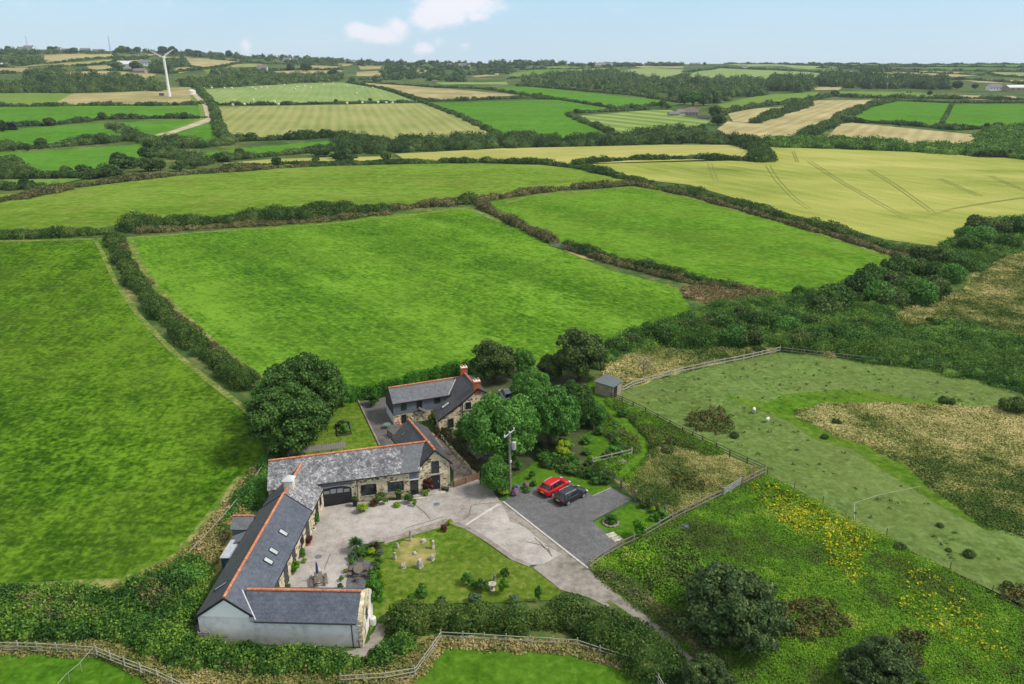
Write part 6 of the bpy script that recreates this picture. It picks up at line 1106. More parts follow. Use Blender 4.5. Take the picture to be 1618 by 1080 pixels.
fence([(998, 719), (980, 705), (950, 688), (925, 672)], .9, 2, 'dark rail fence along the right side of the vegetable plot', 2, m_wooddark, .11, .09)
fence([(1004, 790), (1026, 802), (1050, 812), (1062, 822)], 1.0, 2, 'dark fence behind the small lawn shrubs', 2, m_wooddark, .11, .09)
fence([(-30, 1029), (60, 1031), (154, 1037), (198, 1055), (250, 1075), (320, 1108)], 1.15, 1.9, 'pale slim rail fence across the bottom left corner', 3, m_woodpale, .09, .05, wire=0)
fence([(540, 1083), (610, 1079), (656, 1071), (697, 1013), (800, 1019), (912, 1026), (1022, 1061), (1040, 1082), (1050, 1100)], 1.15, 1.9, 'pale slim rail fence below the garden hedge', 3, m_woodpale, .09, .05)
fence([(282, 905), (315, 868), (350, 830), (392, 780), (418, 742)], 1.0, 5.5, 'thin wire fence with a pale top line beside the left field', 1, m_woodpale, .08, .05)
fence([(1212, 752), (1300, 797), (1400, 848), (1500, 902), (1640, 978)], 1.0, 5, 'faint wire fence along the lower side of the paddock', 0, m_wooddark, .07, .05, wire=2)
fence([(1347, 834), (1348, 804)], .9, 3.5, 'short electric fence tape across the paddock', 1, m_woodpale, .035, .02)
fence([(1348, 804), (1389, 791), (1452, 778)], .9, 6, 'white electric fence tape running to the golden meadow', 1, m_woodpale, .035, .02)
fence([(150, 1038), (130, 1062), (110, 1078), (95, 1095)], 1.0, 3, 'thin electric fence line leaving the bottom left rail fence', 1, m_woodpale, .03, .02)
fence([(717, 770), (735, 764), (757, 756)], .95, 1.8, 'low brown picket gate across the paved yard', 2, m_woodbrown, .12, .07, panels=True, name='picket_gate')
fence([(425, 727), (432, 717), (439, 708)], 1.5, 1.2, 'grey board fence at the back corner of the stone barn', 2, m_wood, .1, .08, panels=True)
def field_gate(a, b, mat, label, h_=1.15, name='field_gate', bars=5):
    A_, B_ = G3(*a), G3(*b); root = empty(name, A_, 0, label, 'gate'); v = B_-A_; m = MB()
    for k in range(bars): z = .15+k*(h_-.15)/(bars-1); m.beam((0, 0, z), v+Vector((0, 0, z)), .04, .07)
    for t in (0, .5, 1): m.beam(v*t+Vector((0, 0, .1)), v*t+Vector((0, 0, h_+.03)), .07, .05)
    m.beam(Vector((0, 0, .15)), v*.5+Vector((0, 0, h_)), .04, .06); m.build('gate_frame', mat, root)
    for t in (-.06, 1.06): n = MB(); n.box((v.x*t, v.y*t, .65), (.2, .2, 1.4)); n.build('post', m_wood, root)
field_gate((959, 753), (980, 770), m_wooddark, 'left leaf of the dark wooden field gates by the car park'); field_gate((982, 772), (1003, 789), m_wooddark, 'right leaf of the dark wooden field gates by the car park')
field_gate((1143, 784), (1171, 767), sm('galvanised_gate', (.36, .37, .37), .5), 'pale metal field gate between the lush meadow and the straw enclosure', bars=5)
field_gate((870, 388), (893, 394), m_woodpale, 'distant gate in the gap of the brown hedge bank')
# bank beside the yard
m = MB(); P = [G3(698, 690), G3(712, 708), G3(730, 728), G3(751, 752)]; 
for a, b in zip(P[:-1], P[1:]): m.beam(a+Vector((0, 0, .25)), b+Vector((0, 0, .25)), .4, .6)
tag(m.build('garden_wall', m_stone), 'low stone garden wall beside the paved passage', 'wall')
hedge([(701, 688), (714, 704), (732, 724), (754, 747)], 1.1, 1.5, leafm('leaf_ivybank', (.03, .035, .015), (.07, .075, .035), (.13, .13, .06)), 'dark ivy covered bank behind the low garden wall', irr=.1)
# ---------------------------------------------------------------- sheds
P = [G3(940, 621), G3(968, 629.5), G3(982, 622), G3(957, 612)]
sh = empty('field_shelter', P[1], 0, 'wooden shelter with grey roof at the corner of the paddock', 'shed'); og = P[1]; P = [p-og for p in P]; m = MB()
m.add([(p.x, p.y, -.1) for p in P]+[(p.x, p.y, 2.0 if i in (0, 1) else 2.0) for i, p in enumerate(P)], [(3, 2, 1, 0), (4, 5, 6, 7), (0, 1, 5, 4), (1, 2, 6, 5), (2, 3, 7, 6), (3, 0, 4, 7)]); m.build('wall', nm('shed_boards', [(.1, (.20, .17, .12)), (.9, (.38, .34, .26))], [(.8, 1, 3, None), (6, 1, 2, (0, 1, .1))], rough=.9), sh)
c_ = sum(P, Vector())/4; m = MB(); m.slab([c_+(p-c_)*1.12+Vector((0, 0, 2.05+(.3 if i in (2, 3) else 0))) for i, p in enumerate(P)], .12); m.build('roof', sm('green_grey_felt', (.12, .145, .145), .8), sh)
m = MB(); wallbox(m, (P[1].x, P[1].y), (P[2].x, P[2].y), .15, 1.1, 0, 1.85, -.05, .03); m.build('doorway', m_black, sh)
Q_ = [G3(454, 718, 1.2), G3(545, 707, 1.2), G3(544.5, 698, 1.75), G3(458, 709, 1.75)]
cs = empty('lean_to_roof', (Q_[0].x, Q_[0].y, 0), 0, 'long corrugated grey lean-to behind the stone barn', 'shelter'); m = MB(); n = 46; o0 = Vector((Q_[0].x, Q_[0].y, 0)); V = []
for i in range(n+1):
    t = i/n; dz = .05 if i % 2 else 0; V += [Q_[0].lerp(Q_[1], t)+Vector((0, 0, dz))-o0, Q_[3].lerp(Q_[2], t)+Vector((0, 0, dz))-o0]
V2 = V+[v-Vector((0, 0, .04)) for v in V]; k = len(V); m.add(V2, [(2*i, 2*i+2, 2*i+3, 2*i+1) for i in range(n)]+[(k+2*i+1, k+2*i+3, k+2*i+2, k+2*i) for i in range(n)]+[(k+2*i, k+2*i+2, 2*i+2, 2*i) for i in range(n)]+[(2*i+1, 2*i+3, k+2*i+3, k+2*i+1) for i in range(n)]); m.build('corrugated_sheet', sm('fibre_cement', (.17, .165, .15), .9), cs)
for t in (0.02, .25, .5, .75, .98):
    for a, b in ((Q_[0], Q_[1]), (Q_[3], Q_[2])): q = a.lerp(b, t)-o0; n_ = MB(); n_.box((q.x, q.y, q.z/2-.05), (.1, .1, q.z)); n_.build('post', m_wood, cs)
# ---------------------------------------------------------------- utility pole
p = G3(806, 781); pol = empty('utility_pole', p, 0, 'tall timber utility pole with transformer and insulators beside the car park', 'utility pole')
m = MB(); m.tube([(0, 0, -.3), (0, 0, 4), (-.05, 0, 8.3)], [.17, .15, .12], 10); m.build('pole', m_wood, pol)
m = MB(); m.beam((-.7, -.35, 7.9), (.5, .35, 8.6), .12, .1); m.beam((-.05, 0, 8.0), (-.05, 0, 8.4), .1, .1); m.build('crossarm', m_lead, pol)
for t in (0, .5, 1): q = MB(); b = Vector((-.65, -.32, 8.0)).lerp(Vector((.45, .32, 8.66)), t); q.tube([b, b+Vector((0, 0, .12)), b+Vector((0, 0, .25))], [.05, .09, .04], 8); q.build('insulator', m_white, pol)
m = MB(); m.tube([(.45, .0, 6.2), (.45, 0, 7.1)], .28, 12); m.tube([(.45, 0, 7.1), (.45, 0, 7.2)], [.3, .12], 12); m.beam((0, 0, 6.6), (.45, 0, 6.6), .1, .1); m.build('transformer', sm('galvanised', (.33, .34, .34), .5), pol)
m = MB(); m.box((.1, -.12, 4.6), (.22, .12, .3)); m.build('junction_box', m_white, pol)
# service wires
# ---------------------------------------------------------------- garden furniture
def picnic(px, py, label, par=False, rz=.3):
    p = G3(px, py); r = empty('picnic_table', p, rz, label, 'picnic table'); m = MB()
    for k in range(5): m.box((-.32+k*.16, 0, .74), (.145, 1.8, .04))
    m.build('table_top', m_teak, r)
    for s in (-1, 1):
        m = MB()
        for k in range(2): m.box((s*(.65+k*.15), 0, .44), (.135, 1.8, .04))
        m.build('bench', m_teak, r)
    for s in (-.65, .65):
        m = MB(); m.beam((-.62, s, 0), (-.2, s, .72), .06, .1, up=(0, 1, 0)); m.beam((.62, s, 0), (.2, s, .72), .06, .1, up=(0, 1, 0)); m.beam((-.8, s+.055, .4), (.8, s+.055, .4), .05, .09, up=(0, 1, 0)); m.build('leg', m_teak, r)
    return p
pt = picnic(504, 921, 'grey wooden picnic table with a closed blue parasol in the concrete yard')
pr = empty('parasol', (pt.x-.1, pt.y+.1, 0), 0, 'closed dark blue parasol standing through the yard picnic table', 'parasol'); m = MB(); m.tube([(0, 0, 0), (0, 0, 2.5)], .025, 8); m.tube([(0, 0, 0), (0, 0, .08)], [.25, .22], 12); m.build('pole', m_white, pr); m = MB(); m.tube([(0, 0, 1.1), (0, 0, 1.3), (0, 0, 2.2), (0, 0, 2.55)], [.09, .15, .1, .02], 10); m.build('canopy', sm('navy_canvas', (.035, .06, .17), .9), pr)
t2 = G3(567, 907); tb = empty('garden_table', t2, .1, 'oval wooden table on the slate terrace', 'table'); m = MB(); m.prism([(math.cos(a)*.5, math.sin(a)*.85) for a in np.linspace(0, 2*math.pi, 17)[:-1]], .70, .75); m.build('table_top', m_teak, tb)
for sx in (-.3, .3):
    for sy in (-.55, .55): m = MB(); m.box((sx, sy, .35), (.07, .07, .7)); m.build('leg', m_teak, tb)
for i, (dx, dy, rz, lb) in enumerate(((-.85, .35, math.pi/2, 'back left'), (-.85, -.45, math.pi/2, 'front left'), (.85, .35, -math.pi/2, 'back right'), (.85, -.45, -math.pi/2, 'front right'), (0, 1.25, 0, 'far end'), (0, -1.3, math.pi, 'near end'))):
    c_ = empty('garden_chair', (t2.x+dx, t2.y+dy, 0), rz, 'wooden garden chair at the %s of the terrace table' % lb, 'chair', 'chairs round the terrace table')
    m = MB(); m.box((0, 0, .43), (.48, .45, .04)); m.build('seat', m_teak, c_); m = MB()
    for k in range(5): m.box((-.2+k*.1, .22, .7), (.05, .03, .5))
    m.box((0, .22, .95), (.48, .04, .06)); m.build('backrest', m_teak, c_)
    for sx in (-.2, .2):
        for sy in (-.19, .19): m = MB(); m.box((sx, sy, .21), (.05, .05, .42)); m.build('leg', m_teak, c_)
def pot(px, py, r, h_, mat, label, plant=None):
    p = G3(px, py); o = empty('plant_pot', p, 0, label, 'pot'); m = MB(); m.tube([(0, 0, 0), (0, 0, h_*.9), (0, 0, h_)], [r*.7, r, r*1.08], 12); m.build('pot', mat, o); m = MB(); m.tube([(0, 0, h_*.9), (0, 0, h_*1.01)], [r*.9, r*.85], 12); m.build('soil', MATS['dark_soil'], o)
    if plant: q = PS[plant].copy(); COL.objects.link(q); q.name = 'foliage'; q.parent = o; q.location = (0, 0, h_*.8); q.scale = (r*2.6, r*2.6, r*2.4)
pot(561.5, 800, .32, .8, m_black, 'tall black planter at the right side of the garage door', 'ol'); pot(630, 789, .35, .75, m_black, 'black planter under the right barn window', 'ol'); pot(700, 775, .25, .5, m_black, 'black pot left of two beside the gable door', None); pot(706, 776, .3, .5, m_black, 'black pot right of two at the gable corner', None); pot(488, 861, .3, .35, m_ridge, 'terracotta trough of red flowers by the barn door', 'red'); pot(495, 838, .28, .3, m_white, 'white stone pot by the barn door nearest the garage', None); pot(690, 690, .3, .4, m_ridge, 'terracotta pot at the corner of the farmhouse', 'red')
p = G3(589.5, 986); gb = empty('gas_bottle', p, 0, 'white round drum standing at the stone end of the white wing', 'drum'); m = MB(); m.tube([(0, 0, 0), (0, 0, .75), (0, 0, .85)], [.3, .3, .22], 14); m.build('drum', m_white, gb); m = MB(); m.tube([(0, 0, .84), (0, 0, .95)], .09, 8); m.build('valve', m_lead, gb)
p = G3(778, 932); bb = empty('bird_bath', p, 0, 'stone bird bath between the ball bushes', 'bird bath'); m = MB(); m.tube([(0, 0, 0), (0, 0, .1), (0, 0, .15), (0, 0, .6)], [.3, .28, .14, .11], 12); m.build('pedestal', m_slab, bb); m = MB(); m.tube([(0, 0, .6), (0, 0, .7), (0, 0, .78)], [.15, .38, .42], 16, cap=True); m.build('bowl', m_slab, bb)
p = G3(781, 918); o = empty('garden_statue', p, 0, 'small dark garden ornament behind the bird bath', 'ornament'); m = MB(); m.tube([(0, 0, 0), (0, 0, .15), (0, 0, .3), (0, 0, .7), (0, 0, .8), (0, 0, .95)], [.2, .18, .12, .14, .07, .09], 10); m.build('figure', sm('grey_lead', (.16, .17, .18), .7), o)
p = G3(326, 1012); pl = empty('wooden_pallet', p, 0, 'wooden pallets leaning against the left end of the white gable', 'pallet'); m = MB()
for k in range(5): m.box((0, -.35+.02*k, .12+k*.24), (1.15, .04, .12))
for k in (-.5, 0, .5): m.box((k, -.28, .6), (.1, .08, 1.25))
m.build('slats', m_woodpale, pl)
p = G3(767, 713); fp = empty('fire_pit', p, 0, 'round stone fire pit on the purple slate garden', 'fire pit'); m = MB()
for k in range(14): a = k/14*6.283; m.box((math.cos(a)*.85, math.sin(a)*.85, .2), (.3, .42, .42), a)
m.build('stone_ring', m_slab, fp)
for px, py, lb in ((752, 717, 'dark garden light post on the purple slate garden'),): p = G3(px, py); o = empty('garden_light', p, 0, lb, 'light'); m = MB(); m.tube([(0, 0, 0), (0, 0, .7)], .07, 8); m.build('post', m_black, o); m = MB(); m.tube([(0, 0, .7), (0, 0, .85), (0, 0, .92)], [.12, .14, .03], 10); m.build('lamp_head', m_black, o)
def bench(px, py, rz, label, mat=m_wood):
    p = G3(px, py); r = empty('garden_bench', p, rz, label, 'bench'); m = MB()
    for k in range(3): m.box((0, -.15+k*.15, .44), (1.4, .12, .04))
    m.build('seat', mat, r); m = MB()
    for k in range(3): m.box((0, .24, .6+k*.14), (1.4, .03, .1))
    m.build('backrest', mat, r)
    for s in (-.62, .62): m = MB(); m.box((s, -.15, .22), (.07, .07, .44)); m.box((s, .22, .45), (.07, .07, .9)); m.beam((s, -.18, .62), (s, .24, .62), .06, .05); m.build('leg', mat, r)
bench(755, 727, 1.0, 'pale bench on the purple slate garden', m_woodpale); bench(618, 690, 2.2, 'dark bench on the patio beside the gabled range', m_wooddark)
p = G3(612, 677); o = empty('patio_table', p, 0, 'round green patio table left of the white wall', 'table'); m = MB(); m.tube([(0, 0, .7), (0, 0, .74)], .55, 16); m.build('table_top', sm('green_metal', (.10, .19, .16), .5), o)
for k in range(3): m = MB(); m.beam((0, 0, .7), (math.cos(k*2.1)*.45, math.sin(k*2.1)*.45, 0), .04, .04); m.build('leg', sm('green_metal', (.10, .19, .16), .5), o)
for px, py, lb in ((690, 797, 'round dark drain cover in the pale concrete below the gable door'), (503, 880, 'small dark drain grid in the lower concrete yard')): o = MB().tube([(0, 0, .0), (0, 0, .03)], .38, 14).build('drain_cover', m_bluewall); o.location = G3(px, py)+Vector((0, 0, .06)); tag(o, lb, 'drain cover')
# raised bed, ring of stones, slabs, steps
m = MB(); q = [G3(*a) for a in ((534, 690), (556, 686), (552, 668), (532, 670))]
rb = empty('raised_bed', (q[0].x, q[0].y, 0), 0, 'timber raised bed on the lawn beside the big trees', 'raised bed')
for a, b in zip(q, q[1:]+q[:1]): m.beam(a-Vector((q[0].x, q[0].y, 0))+Vector((0, 0, .18)), b-Vector((q[0].x, q[0].y, 0))+Vector((0, 0, .18)), .12, .36)
m.build('edging', m_wooddark, rb)
p = G3(965, 827); m = MB()
for k in range(11): a = k/11*6.283; m.box((math.cos(a)*.85, math.sin(a)*.85, .1), (.25, .4, .22+.08*(k % 2)), a)
tag(m.build('stone_ring', m_wood, loc=None), 'ring of stones round the shrub on the small lawn', 'stone ring').location = p
for i, (px, py) in enumerate(((966, 846), (975, 852))): o = MB().box((0, 0, .06), (1.1, .8, .12), .5).build('stepping_slab', m_slab); o.location = G3(px, py); tag(o, 'pale paving slab %s on the edge of the small lawn' % ('nearer the stone ring' if i == 0 else 'nearer the rail fence'), 'slab')
o = MB().box((0, 0, .1), (1.5, .8, .2), .25).box((0, .2, .25), (1.2, .4, .15), .25).build('stone_step', m_slab); o.location = G3(661, 787); tag(o, 'pale stone steps outside the glazed barn door', 'steps')
o = MB().box((0, 0, .1), (2.2, .6, .2), .25).build('stone_step', m_slab); o.location = G3(690, 780); tag(o, 'broad stone step below the black gable door', 'steps')
# water trough etc near path
for px, py, lb in ((992, 648, 'white animal trough beside the top of the mown path'), (1004, 655, 'white feed bag lying beside the trough')):
    p = G3(px, py); m = MB(); m.hexa([(-.6, -.3, 0), (.6, -.3, 0), (.6, .3, 0), (-.6, .3, 0)], [(-.75, -.4, .4), (.75, -.4, .4), (.75, .4, .4), (-.75, .4, .4)]) if 'trough' in lb[:20] else m.tube([(-.4, 0, .12), (-.1, 0, .2), (.4, 0, .12)], [.1, .25, .12], 8)
    o = m.build('trough' if 'animal' in lb else 'feed_bag', m_white); o.location = p; tag(o, lb, 'trough' if 'animal' in lb else 'bag')
p = G3(979, 733); o = MB().box((0, 0, .35), (1.6, .7, .12), .4).box((0, 0, .15), (1.3, .5, .3), .4).build('log_pile', m_wood); o.location = p; tag(o, 'grey timber stack beside the end of the pale rail fence', 'timber')
p = G3(1082, 834); m = MB(); m.slab([(-.9, -.6, .35), (.8, -.5, .28), (.9, .6, .38), (-.7, .7, .3)], .1); m.slab([(-.4, -.3, .45), (.6, -.4, .4), (.5, .3, .46), (-.3, .3, .42)], .06); o = m.build('blue_tarpaulin', sm('blue_grey_sheet', (.10, .12, .22), .7)); o.location = p; o.scale = (.6, .6, .6); tag(o, 'folded blue grey sheet lying in the lush meadow', 'tarpaulin')
o = MB().box((0, 0, .12), (2.0, .12, .1), .5).box((.1, .4, .1), (1.6, .12, .1), .6).build('timber_offcuts', m_woodpale); o.location = G3(1030, 852); tag(o, 'pale planks lying outside the rail fence', 'planks')
# ---------------------------------------------------------------- cars
def car(px_r, px_f, paint, label, estate=False, trim=None):
    """right rear and right front wheel contact pixels"""
    a, b = G3(*px_r), G3(*px_f); d = (b-a); rz = math.atan2(d.y, d.x); f = Vector((math.cos(rz), math.sin(rz), 0)); lft = Vector((-f.y, f.x, 0)); c = (a+b)/2+lft*.80
    root = empty('parked_car', c, rz, label, 'car')
    Lh = 2.22; hw = .92; zt = 1.46 if estate else 1.58
    # lower body: stations along x with section
    st = [(-Lh, .34, .86, .80), (-Lh+.10, .26, .98, .90), (-1.75, .22, 1.02, .97), (-.9, .20, 1.0, 1.0), (0, .20, .98, 1.0), (.85, .20, .98, 1.0), (1.25, .21, .95, .99), (1.75, .23, .86, .96), (Lh-.14, .27, .74, .88), (Lh, .34, .62, .72)]
    V = []; Fq = []; ring = 12
    for x, zb, zt_, k in st:
        w_ = hw*k
        V += [(x, -w_*.86, zb), (x, -w_*.99, zb+.12), (x, -w_, zb+.34), (x, -w_*.985, zt_-.12), (x, -w_*.9, zt_-.02), (x, -w_*.45, zt_+.02), (x, w_*.45, zt_+.02), (x, w_*.9, zt_-.02), (x, w_*.985, zt_-.12), (x, w_, zb+.34), (x, w_*.99, zb+.12), (x, w_*.86, zb)]
    n = len(st)
    for i in range(n-1):
        for k in range(ring): A_ = i*ring+k; B_ = i*ring+(k+1) % ring; Fq.append((A_, A_+ring, B_+ring, B_))
    Fq += [tuple(range(ring)), tuple((n-1)*ring+k for k in range(ring))[::-1]]
    m = MB(); m.add(V, Fq); body = m.build('body', paint, root, smooth=True); s = body.modifiers.new('s', 'SUBSURF'); s.levels = s.render_levels = 1
    # cabin: glass house and roof skin
    x0, x1, x2, x3 = (-1.92, -1.55, .42, 1.18) if estate else (-1.95, -1.45, .38, 1.15)
    def cab(e, zt_, k=1.0, mi=0):
        B_ = [(x0-e, -.80-e, .95), (x3+e, -.78-e, .93), (x3+e, .78+e, .93), (x0-e, .80+e, .95)]; T_ = [(x1-e, -.62-e, zt_), (x2+e, -.61-e, zt_), (x2+e, .61+e, zt_), (x1-e, .62+e, zt_)]; return B_, T_
    B_, T_ = cab(0, zt-.05); m = MB(); m.hexa(B_, T_); m.build('windows', m_glass, root, bevel=.03)
    m = MB(); m.hexa([(x1-.10, -.64, zt-.07), (x2+.05, -.63, zt-.07), (x2+.05, .63, zt-.07), (x1-.10, .64, zt-.07)], [(x1-.02, -.55, zt+.01), (x2-.08, -.54, zt), (x2-.08, .54, zt), (x1-.02, .55, zt+.01)]); m.build('roof', paint, root, bevel=.025)
    m = MB()
    for sy in (-1, 1):
        for xa, xb, za in ((x3, x2, 0), (-.35, -.40, 1), (-1.28, -1.2, 1), (x0, x1, 0)): m.beam((xa, sy*.80, .95), (xb, sy*.625, zt-.05), .09 if not za else .06, .05, up=(1, 0, 0))
        m.beam((x0+.1, sy*.81, .97), (x3-.05, sy*.80, .95), .05, .05)
    m.build('pillars', paint, root); m = MB()
    for sy in (-1, 1): m.beam((x1+.1, sy*.57, zt+.05), (x2-.15, sy*.57, zt+.05), .03, .03); 
    m.build('roof_rails', trim or m_black, root)
    for sx in (-1.32, 1.34):
        for sy in (-1, 1):
            m = MB(); m.tube([(sx, sy*.70, .335), (sx, sy*.93, .335)], .335, 18); w_ = m.build('wheel', sm('tyre', (.02, .02, .02), .9), root); m = MB(); m.tube([(sx, sy*.90, .335), (sx, sy*.945, .335)], [.2, .22], 14)
            for k in range(5): a_ = k*1.2566; m.beam((sx, sy*.945, .335), (sx+math.cos(a_)*.2, sy*.945, .335+math.sin(a_)*.2), .04, .02, up=(0, 1, 0))
            r_ = m.build('rim', sm('alloy', (.45, .46, .47), .35, metal=.6)); r_.parent = w_
            m = MB(); m.tube([(sx, sy*.86, .36), (sx, sy*.925, .36)], .40, 18); m.build('wheel_arch', m_black, root)
    for sy in (-1, 1):
        m = MB(); m.box((Lh-.17, sy*.66, .66), (.22, .36, .13)); m.build('headlight', sm('lamp_glass', (.6, .62, .65), .15), root, bevel=.02)
        m = MB(); m.box((-Lh+.08, sy*.68, .86), (.12, .34, .15)); m.build('tail_light', sm('tail_red', (.35, .01, .01), .3), root, bevel=.02)
        m = MB(); m.box((.85, sy*1.0, 1.0), (.12, .2, .13)); m.build('wing_mirror', paint, root, bevel=.03)
    m = MB(); m.box((-Lh+.0, 0, .42), (.12, 1.5, .2)); m.box((Lh-.02, 0, .40), (.10, 1.3, .2)); m.build('bumper', m_black, root)
    m = MB(); m.box((-Lh-.01, 0, .70), (.05, .52, .12)); m.build('number_plate', sm('plate_yellow', (.6, .5, .08), .5), root)
    m = MB(); m.beam((x0+.02, -.58, .99), (x1-.02, -.48, zt-.12), .01, .01); 
    return root
paint_red = sm('red_car_paint', (.52, .008, .012), .22, .6, var=.03); paint_black = sm('black_car_paint', (.016, .017, .022), .2, .6, var=.03); paint_sil = sm('silver_car_paint', (.40, .43, .47), .3, .6, metal=.4, var=.03)
car((872.4, 784.8), (894.6, 772.0), paint_red, 'red hatchback parked on the gravel beside the black car', trim=m_lead); car((897.9, 797.9), (920.4, 786.4), paint_black, 'black hatchback parked nearer the viewer than the red car', True, trim=m_lead)
car((812, 634), (806, 624), paint_sil, 'silver car glimpsed between the tree crowns behind the farmhouse')
# ---------------------------------------------------------------- sheep
def skin_animal(name, loc, rz, s, mat, label, cat, legs_h=.45, wool=True, group=None):
    pts = [(-.42, 0, .72, .22), (-.15, 0, .72, .30), (.18, 0, .70, .29), (.38, 0, .74, .20), (.52, 0, .86, .12), (.66, 0, .88, .10), (.80, 0, .80, .065)]
    bm = bmesh.new(); vs = [bm.verts.new(p[:3]) for p in pts]; rad = [p[3] for p in pts]
    for a, b in zip(vs[:-1], vs[1:]): bm.edges.new((a, b))
    for base, x in ((1, -.38), (2, .26)):
        for sy in (-1, 1):
            k = vs[base]; chain = [(x, sy*.15, .50, .085), (x-.04, sy*.15, .30, .05), (x+.01, sy*.15, .14, .04), (x+.03, sy*.15, .02, .045)]
            for p in chain: v = bm.verts.new(p[:3]); rad.append(p[3]); bm.edges.new((k, v)); k = v
    me = bpy.data.meshes.new(name); bm.to_mesh(me); bm.free(); o = link(name, me, mat, loc=loc); md = o.modifiers.new('skin', 'SKIN')
    for i, v in enumerate(me.skin_vertices[0].data): v.radius = (rad[i], rad[i]); v.use_root = (i == 1)
    o.modifiers.new('sub', 'SUBSURF').levels = 1; o.scale = (s, s, s); o.rotation_euler = (0, 0, rz)
    tag(o, label, cat, group); h = MB()
    for sy in (-1, 1): h.beam((.60, sy*.07, .94), (.56, sy*.2, .93), .06, .03)
    h.build('ear', mat, o); return o
m_wool = nm('wool', [(.1, (.50, .47, .38)), (.9, (.74, .71, .60))], [(6, 1, 4, None)], rough=1, bump=.5, bscale=14)
skin_animal('sheep', G3(1191, 652), -1.9, .9, m_wool, 'white sheep on the grazed paddock, the one farther from the viewer', 'sheep')
skin_animal('sheep', G3(1212.5, 667), -2.2, .85, m_wool, 'white sheep on the grazed paddock, the one nearer the viewer', 'sheep')
m_cow = sm('dark_hide', (.03, .025, .02), .8)
for a in ((1065, 291), (1080, 291)): q = b3([a])[0]; skin_animal('cow', G3(*q), .3, 2.4, m_cow, 'dark cow standing in the pale far field above the golden stubble', 'cow', group='cows in the far field')
# ---------------------------------------------------------------- wind turbine
p = G3(268, 152.5); sl = (p-Vector((0, 0, H))).length; hub = 51.5*sl/F; tr = empty('wind_turbine', p, 0, 'white wind turbine with three blades on the left hillside', 'wind turbine'); m_turb = sm('turbine_white', (.80, .81, .80), .4, var=.02)
m = MB(); m.tube([(0, 0, 0), (0, 0, hub*.5), (0, 0, hub)], [1.75, 1.25, .85], 16); m.build('tower', m_turb, tr)
m = MB(); m.hexa([(-1, -2.4, hub-.6), (1, -2.4, hub-.6), (.8, 3, hub-.4), (-.8, 3, hub-.4)], [(-1, -2.4, hub+1.2), (1, -2.4, hub+1.2), (.8, 3, hub+1), (-.8, 3, hub+1)]); m.build('nacelle', m_turb, tr, bevel=.2); m = MB(); m.tube([(0, -2.4, hub+.3), (0, -3.2, hub+.3), (0, -3.7, hub+.3)], [1.1, .9, .2], 12); m.build('hub', m_turb, tr)
for an in (math.radians(152), math.radians(32), math.radians(272)):
    L_ = 19.5*sl/F; d = Vector((math.cos(an), 0, math.sin(an))); s = Vector((-d.z, 0, d.x)); c0 = Vector((0, -3.1, hub+.3)); m = MB(); R_ = []
    for t, cw, th in ((0, .5, .5), (.12, .62, .5), (.25, 1.35, .35), (.6, .95, .22), (1, .3, .1)): q = c0+d*L_*t; R_.append([q-s*cw*.45+Vector((0, -th/2, 0)), q+s*cw*.9+Vector((0, -th*.1, 0)), q+s*cw*.9+Vector((0, th*.1, 0)), q-s*cw*.45+Vector((0, th/2, 0))])
    for A_, B_ in zip(R_[:-1], R_[1:]): m.hexa(A_, B_)
    m.build('blade', m_turb, tr)
q = b1([(910, 295)])[0]; p = G3(*q); m = MB(); m.tube([(0, 0, 0), (0, 0, 4.2), (0, 0, 5.2)], [4.2, 4.2, 1.2], 16); o = m.build('storage_tank', sm('tank_cream', (.72, .70, .62), .6)); o.location = p; tag(o, 'round cream tank beside the top of the sandy track', 'tank')
q = b1([(783, 303)])[0]; p = G3(*q); m = MB(); m.box((0, 0, 1.4), (5, 3, 2.8)).slab([(-2.7, -1.7, 2.8), (2.7, -1.7, 2.8), (2.7, 1.7, 3.2), (-2.7, 1.7, 3.2)], .2); o = m.build('transformer_cabin', sm('cabin_grey', (.10, .11, .12), .8)); o.location = p+Vector((-4, 0, 0)); tag(o, 'small dark cabin at the foot of the wind turbine', 'cabin')
# ---------------------------------------------------------------- bales
def bale_me(name, r, L_, mat):
    m = MB(); m.tube([(-L_/2, 0, r), (-L_/2+.08, 0, r), (L_/2-.08, 0, r), (L_/2, 0, r)], [r*.92, r, r, r*.92], 12); me = bpy.data.meshes.new(name); me.from_pydata(m.v, [], m.f); me.materials.append(mat); return me
bw = bale_me('hay_bale', 1.15, 2.0, nm('pale_hay', [(.1, (.55, .50, .33)), (.9, (.75, .72, .56))], [(2, 1, 3, None)], rough=.9)); bk = bale_me('wrapped_bale', 1.0, 1.6, sm('black_wrap', (.015, .016, .022), .25, .6))
BL = b1([(965, 272), (1003, 269), (1063, 270), (1097, 269), (1195, 267), (1212, 277), (1235, 267), (1263, 264), (1347, 254), (1397, 274), (1407, 265), (1442, 259), (1472, 267), (1530, 255), (1562, 252), (1575, 248), (1108, 332), (1200, 327), (1300, 335), (1103, 350), (1160, 349), (1318, 348)])+b2([(25, 260), (98, 264), (70, 294), (148, 269), (25, 342), (98, 340), (172, 339), (212, 340), (240, 340), (195, 514), (497, 514)])
for q in BL: o = link('hay_bale', bw, None, loc=G3(*q)); o.rotation_euler = (0, 0, random.uniform(0, 3)); tag(o, 'pale round bale lying on the mown field below the left skyline', 'bale', 'round bales on the mown field')
for r_ in range(3):
    for k in range(7-r_): a = G3(6+3.3*k+1.6*r_, 205.5); o = link('wrapped_bale', bk, None, loc=a+Vector((0, 2*(r_ % 2), 1.75*r_))); o.rotation_euler = (0, 0, 1.4); tag(o, 'black plastic wrapped bale in the stack at the left edge', 'bale', 'black bales stacked by the left hedge')
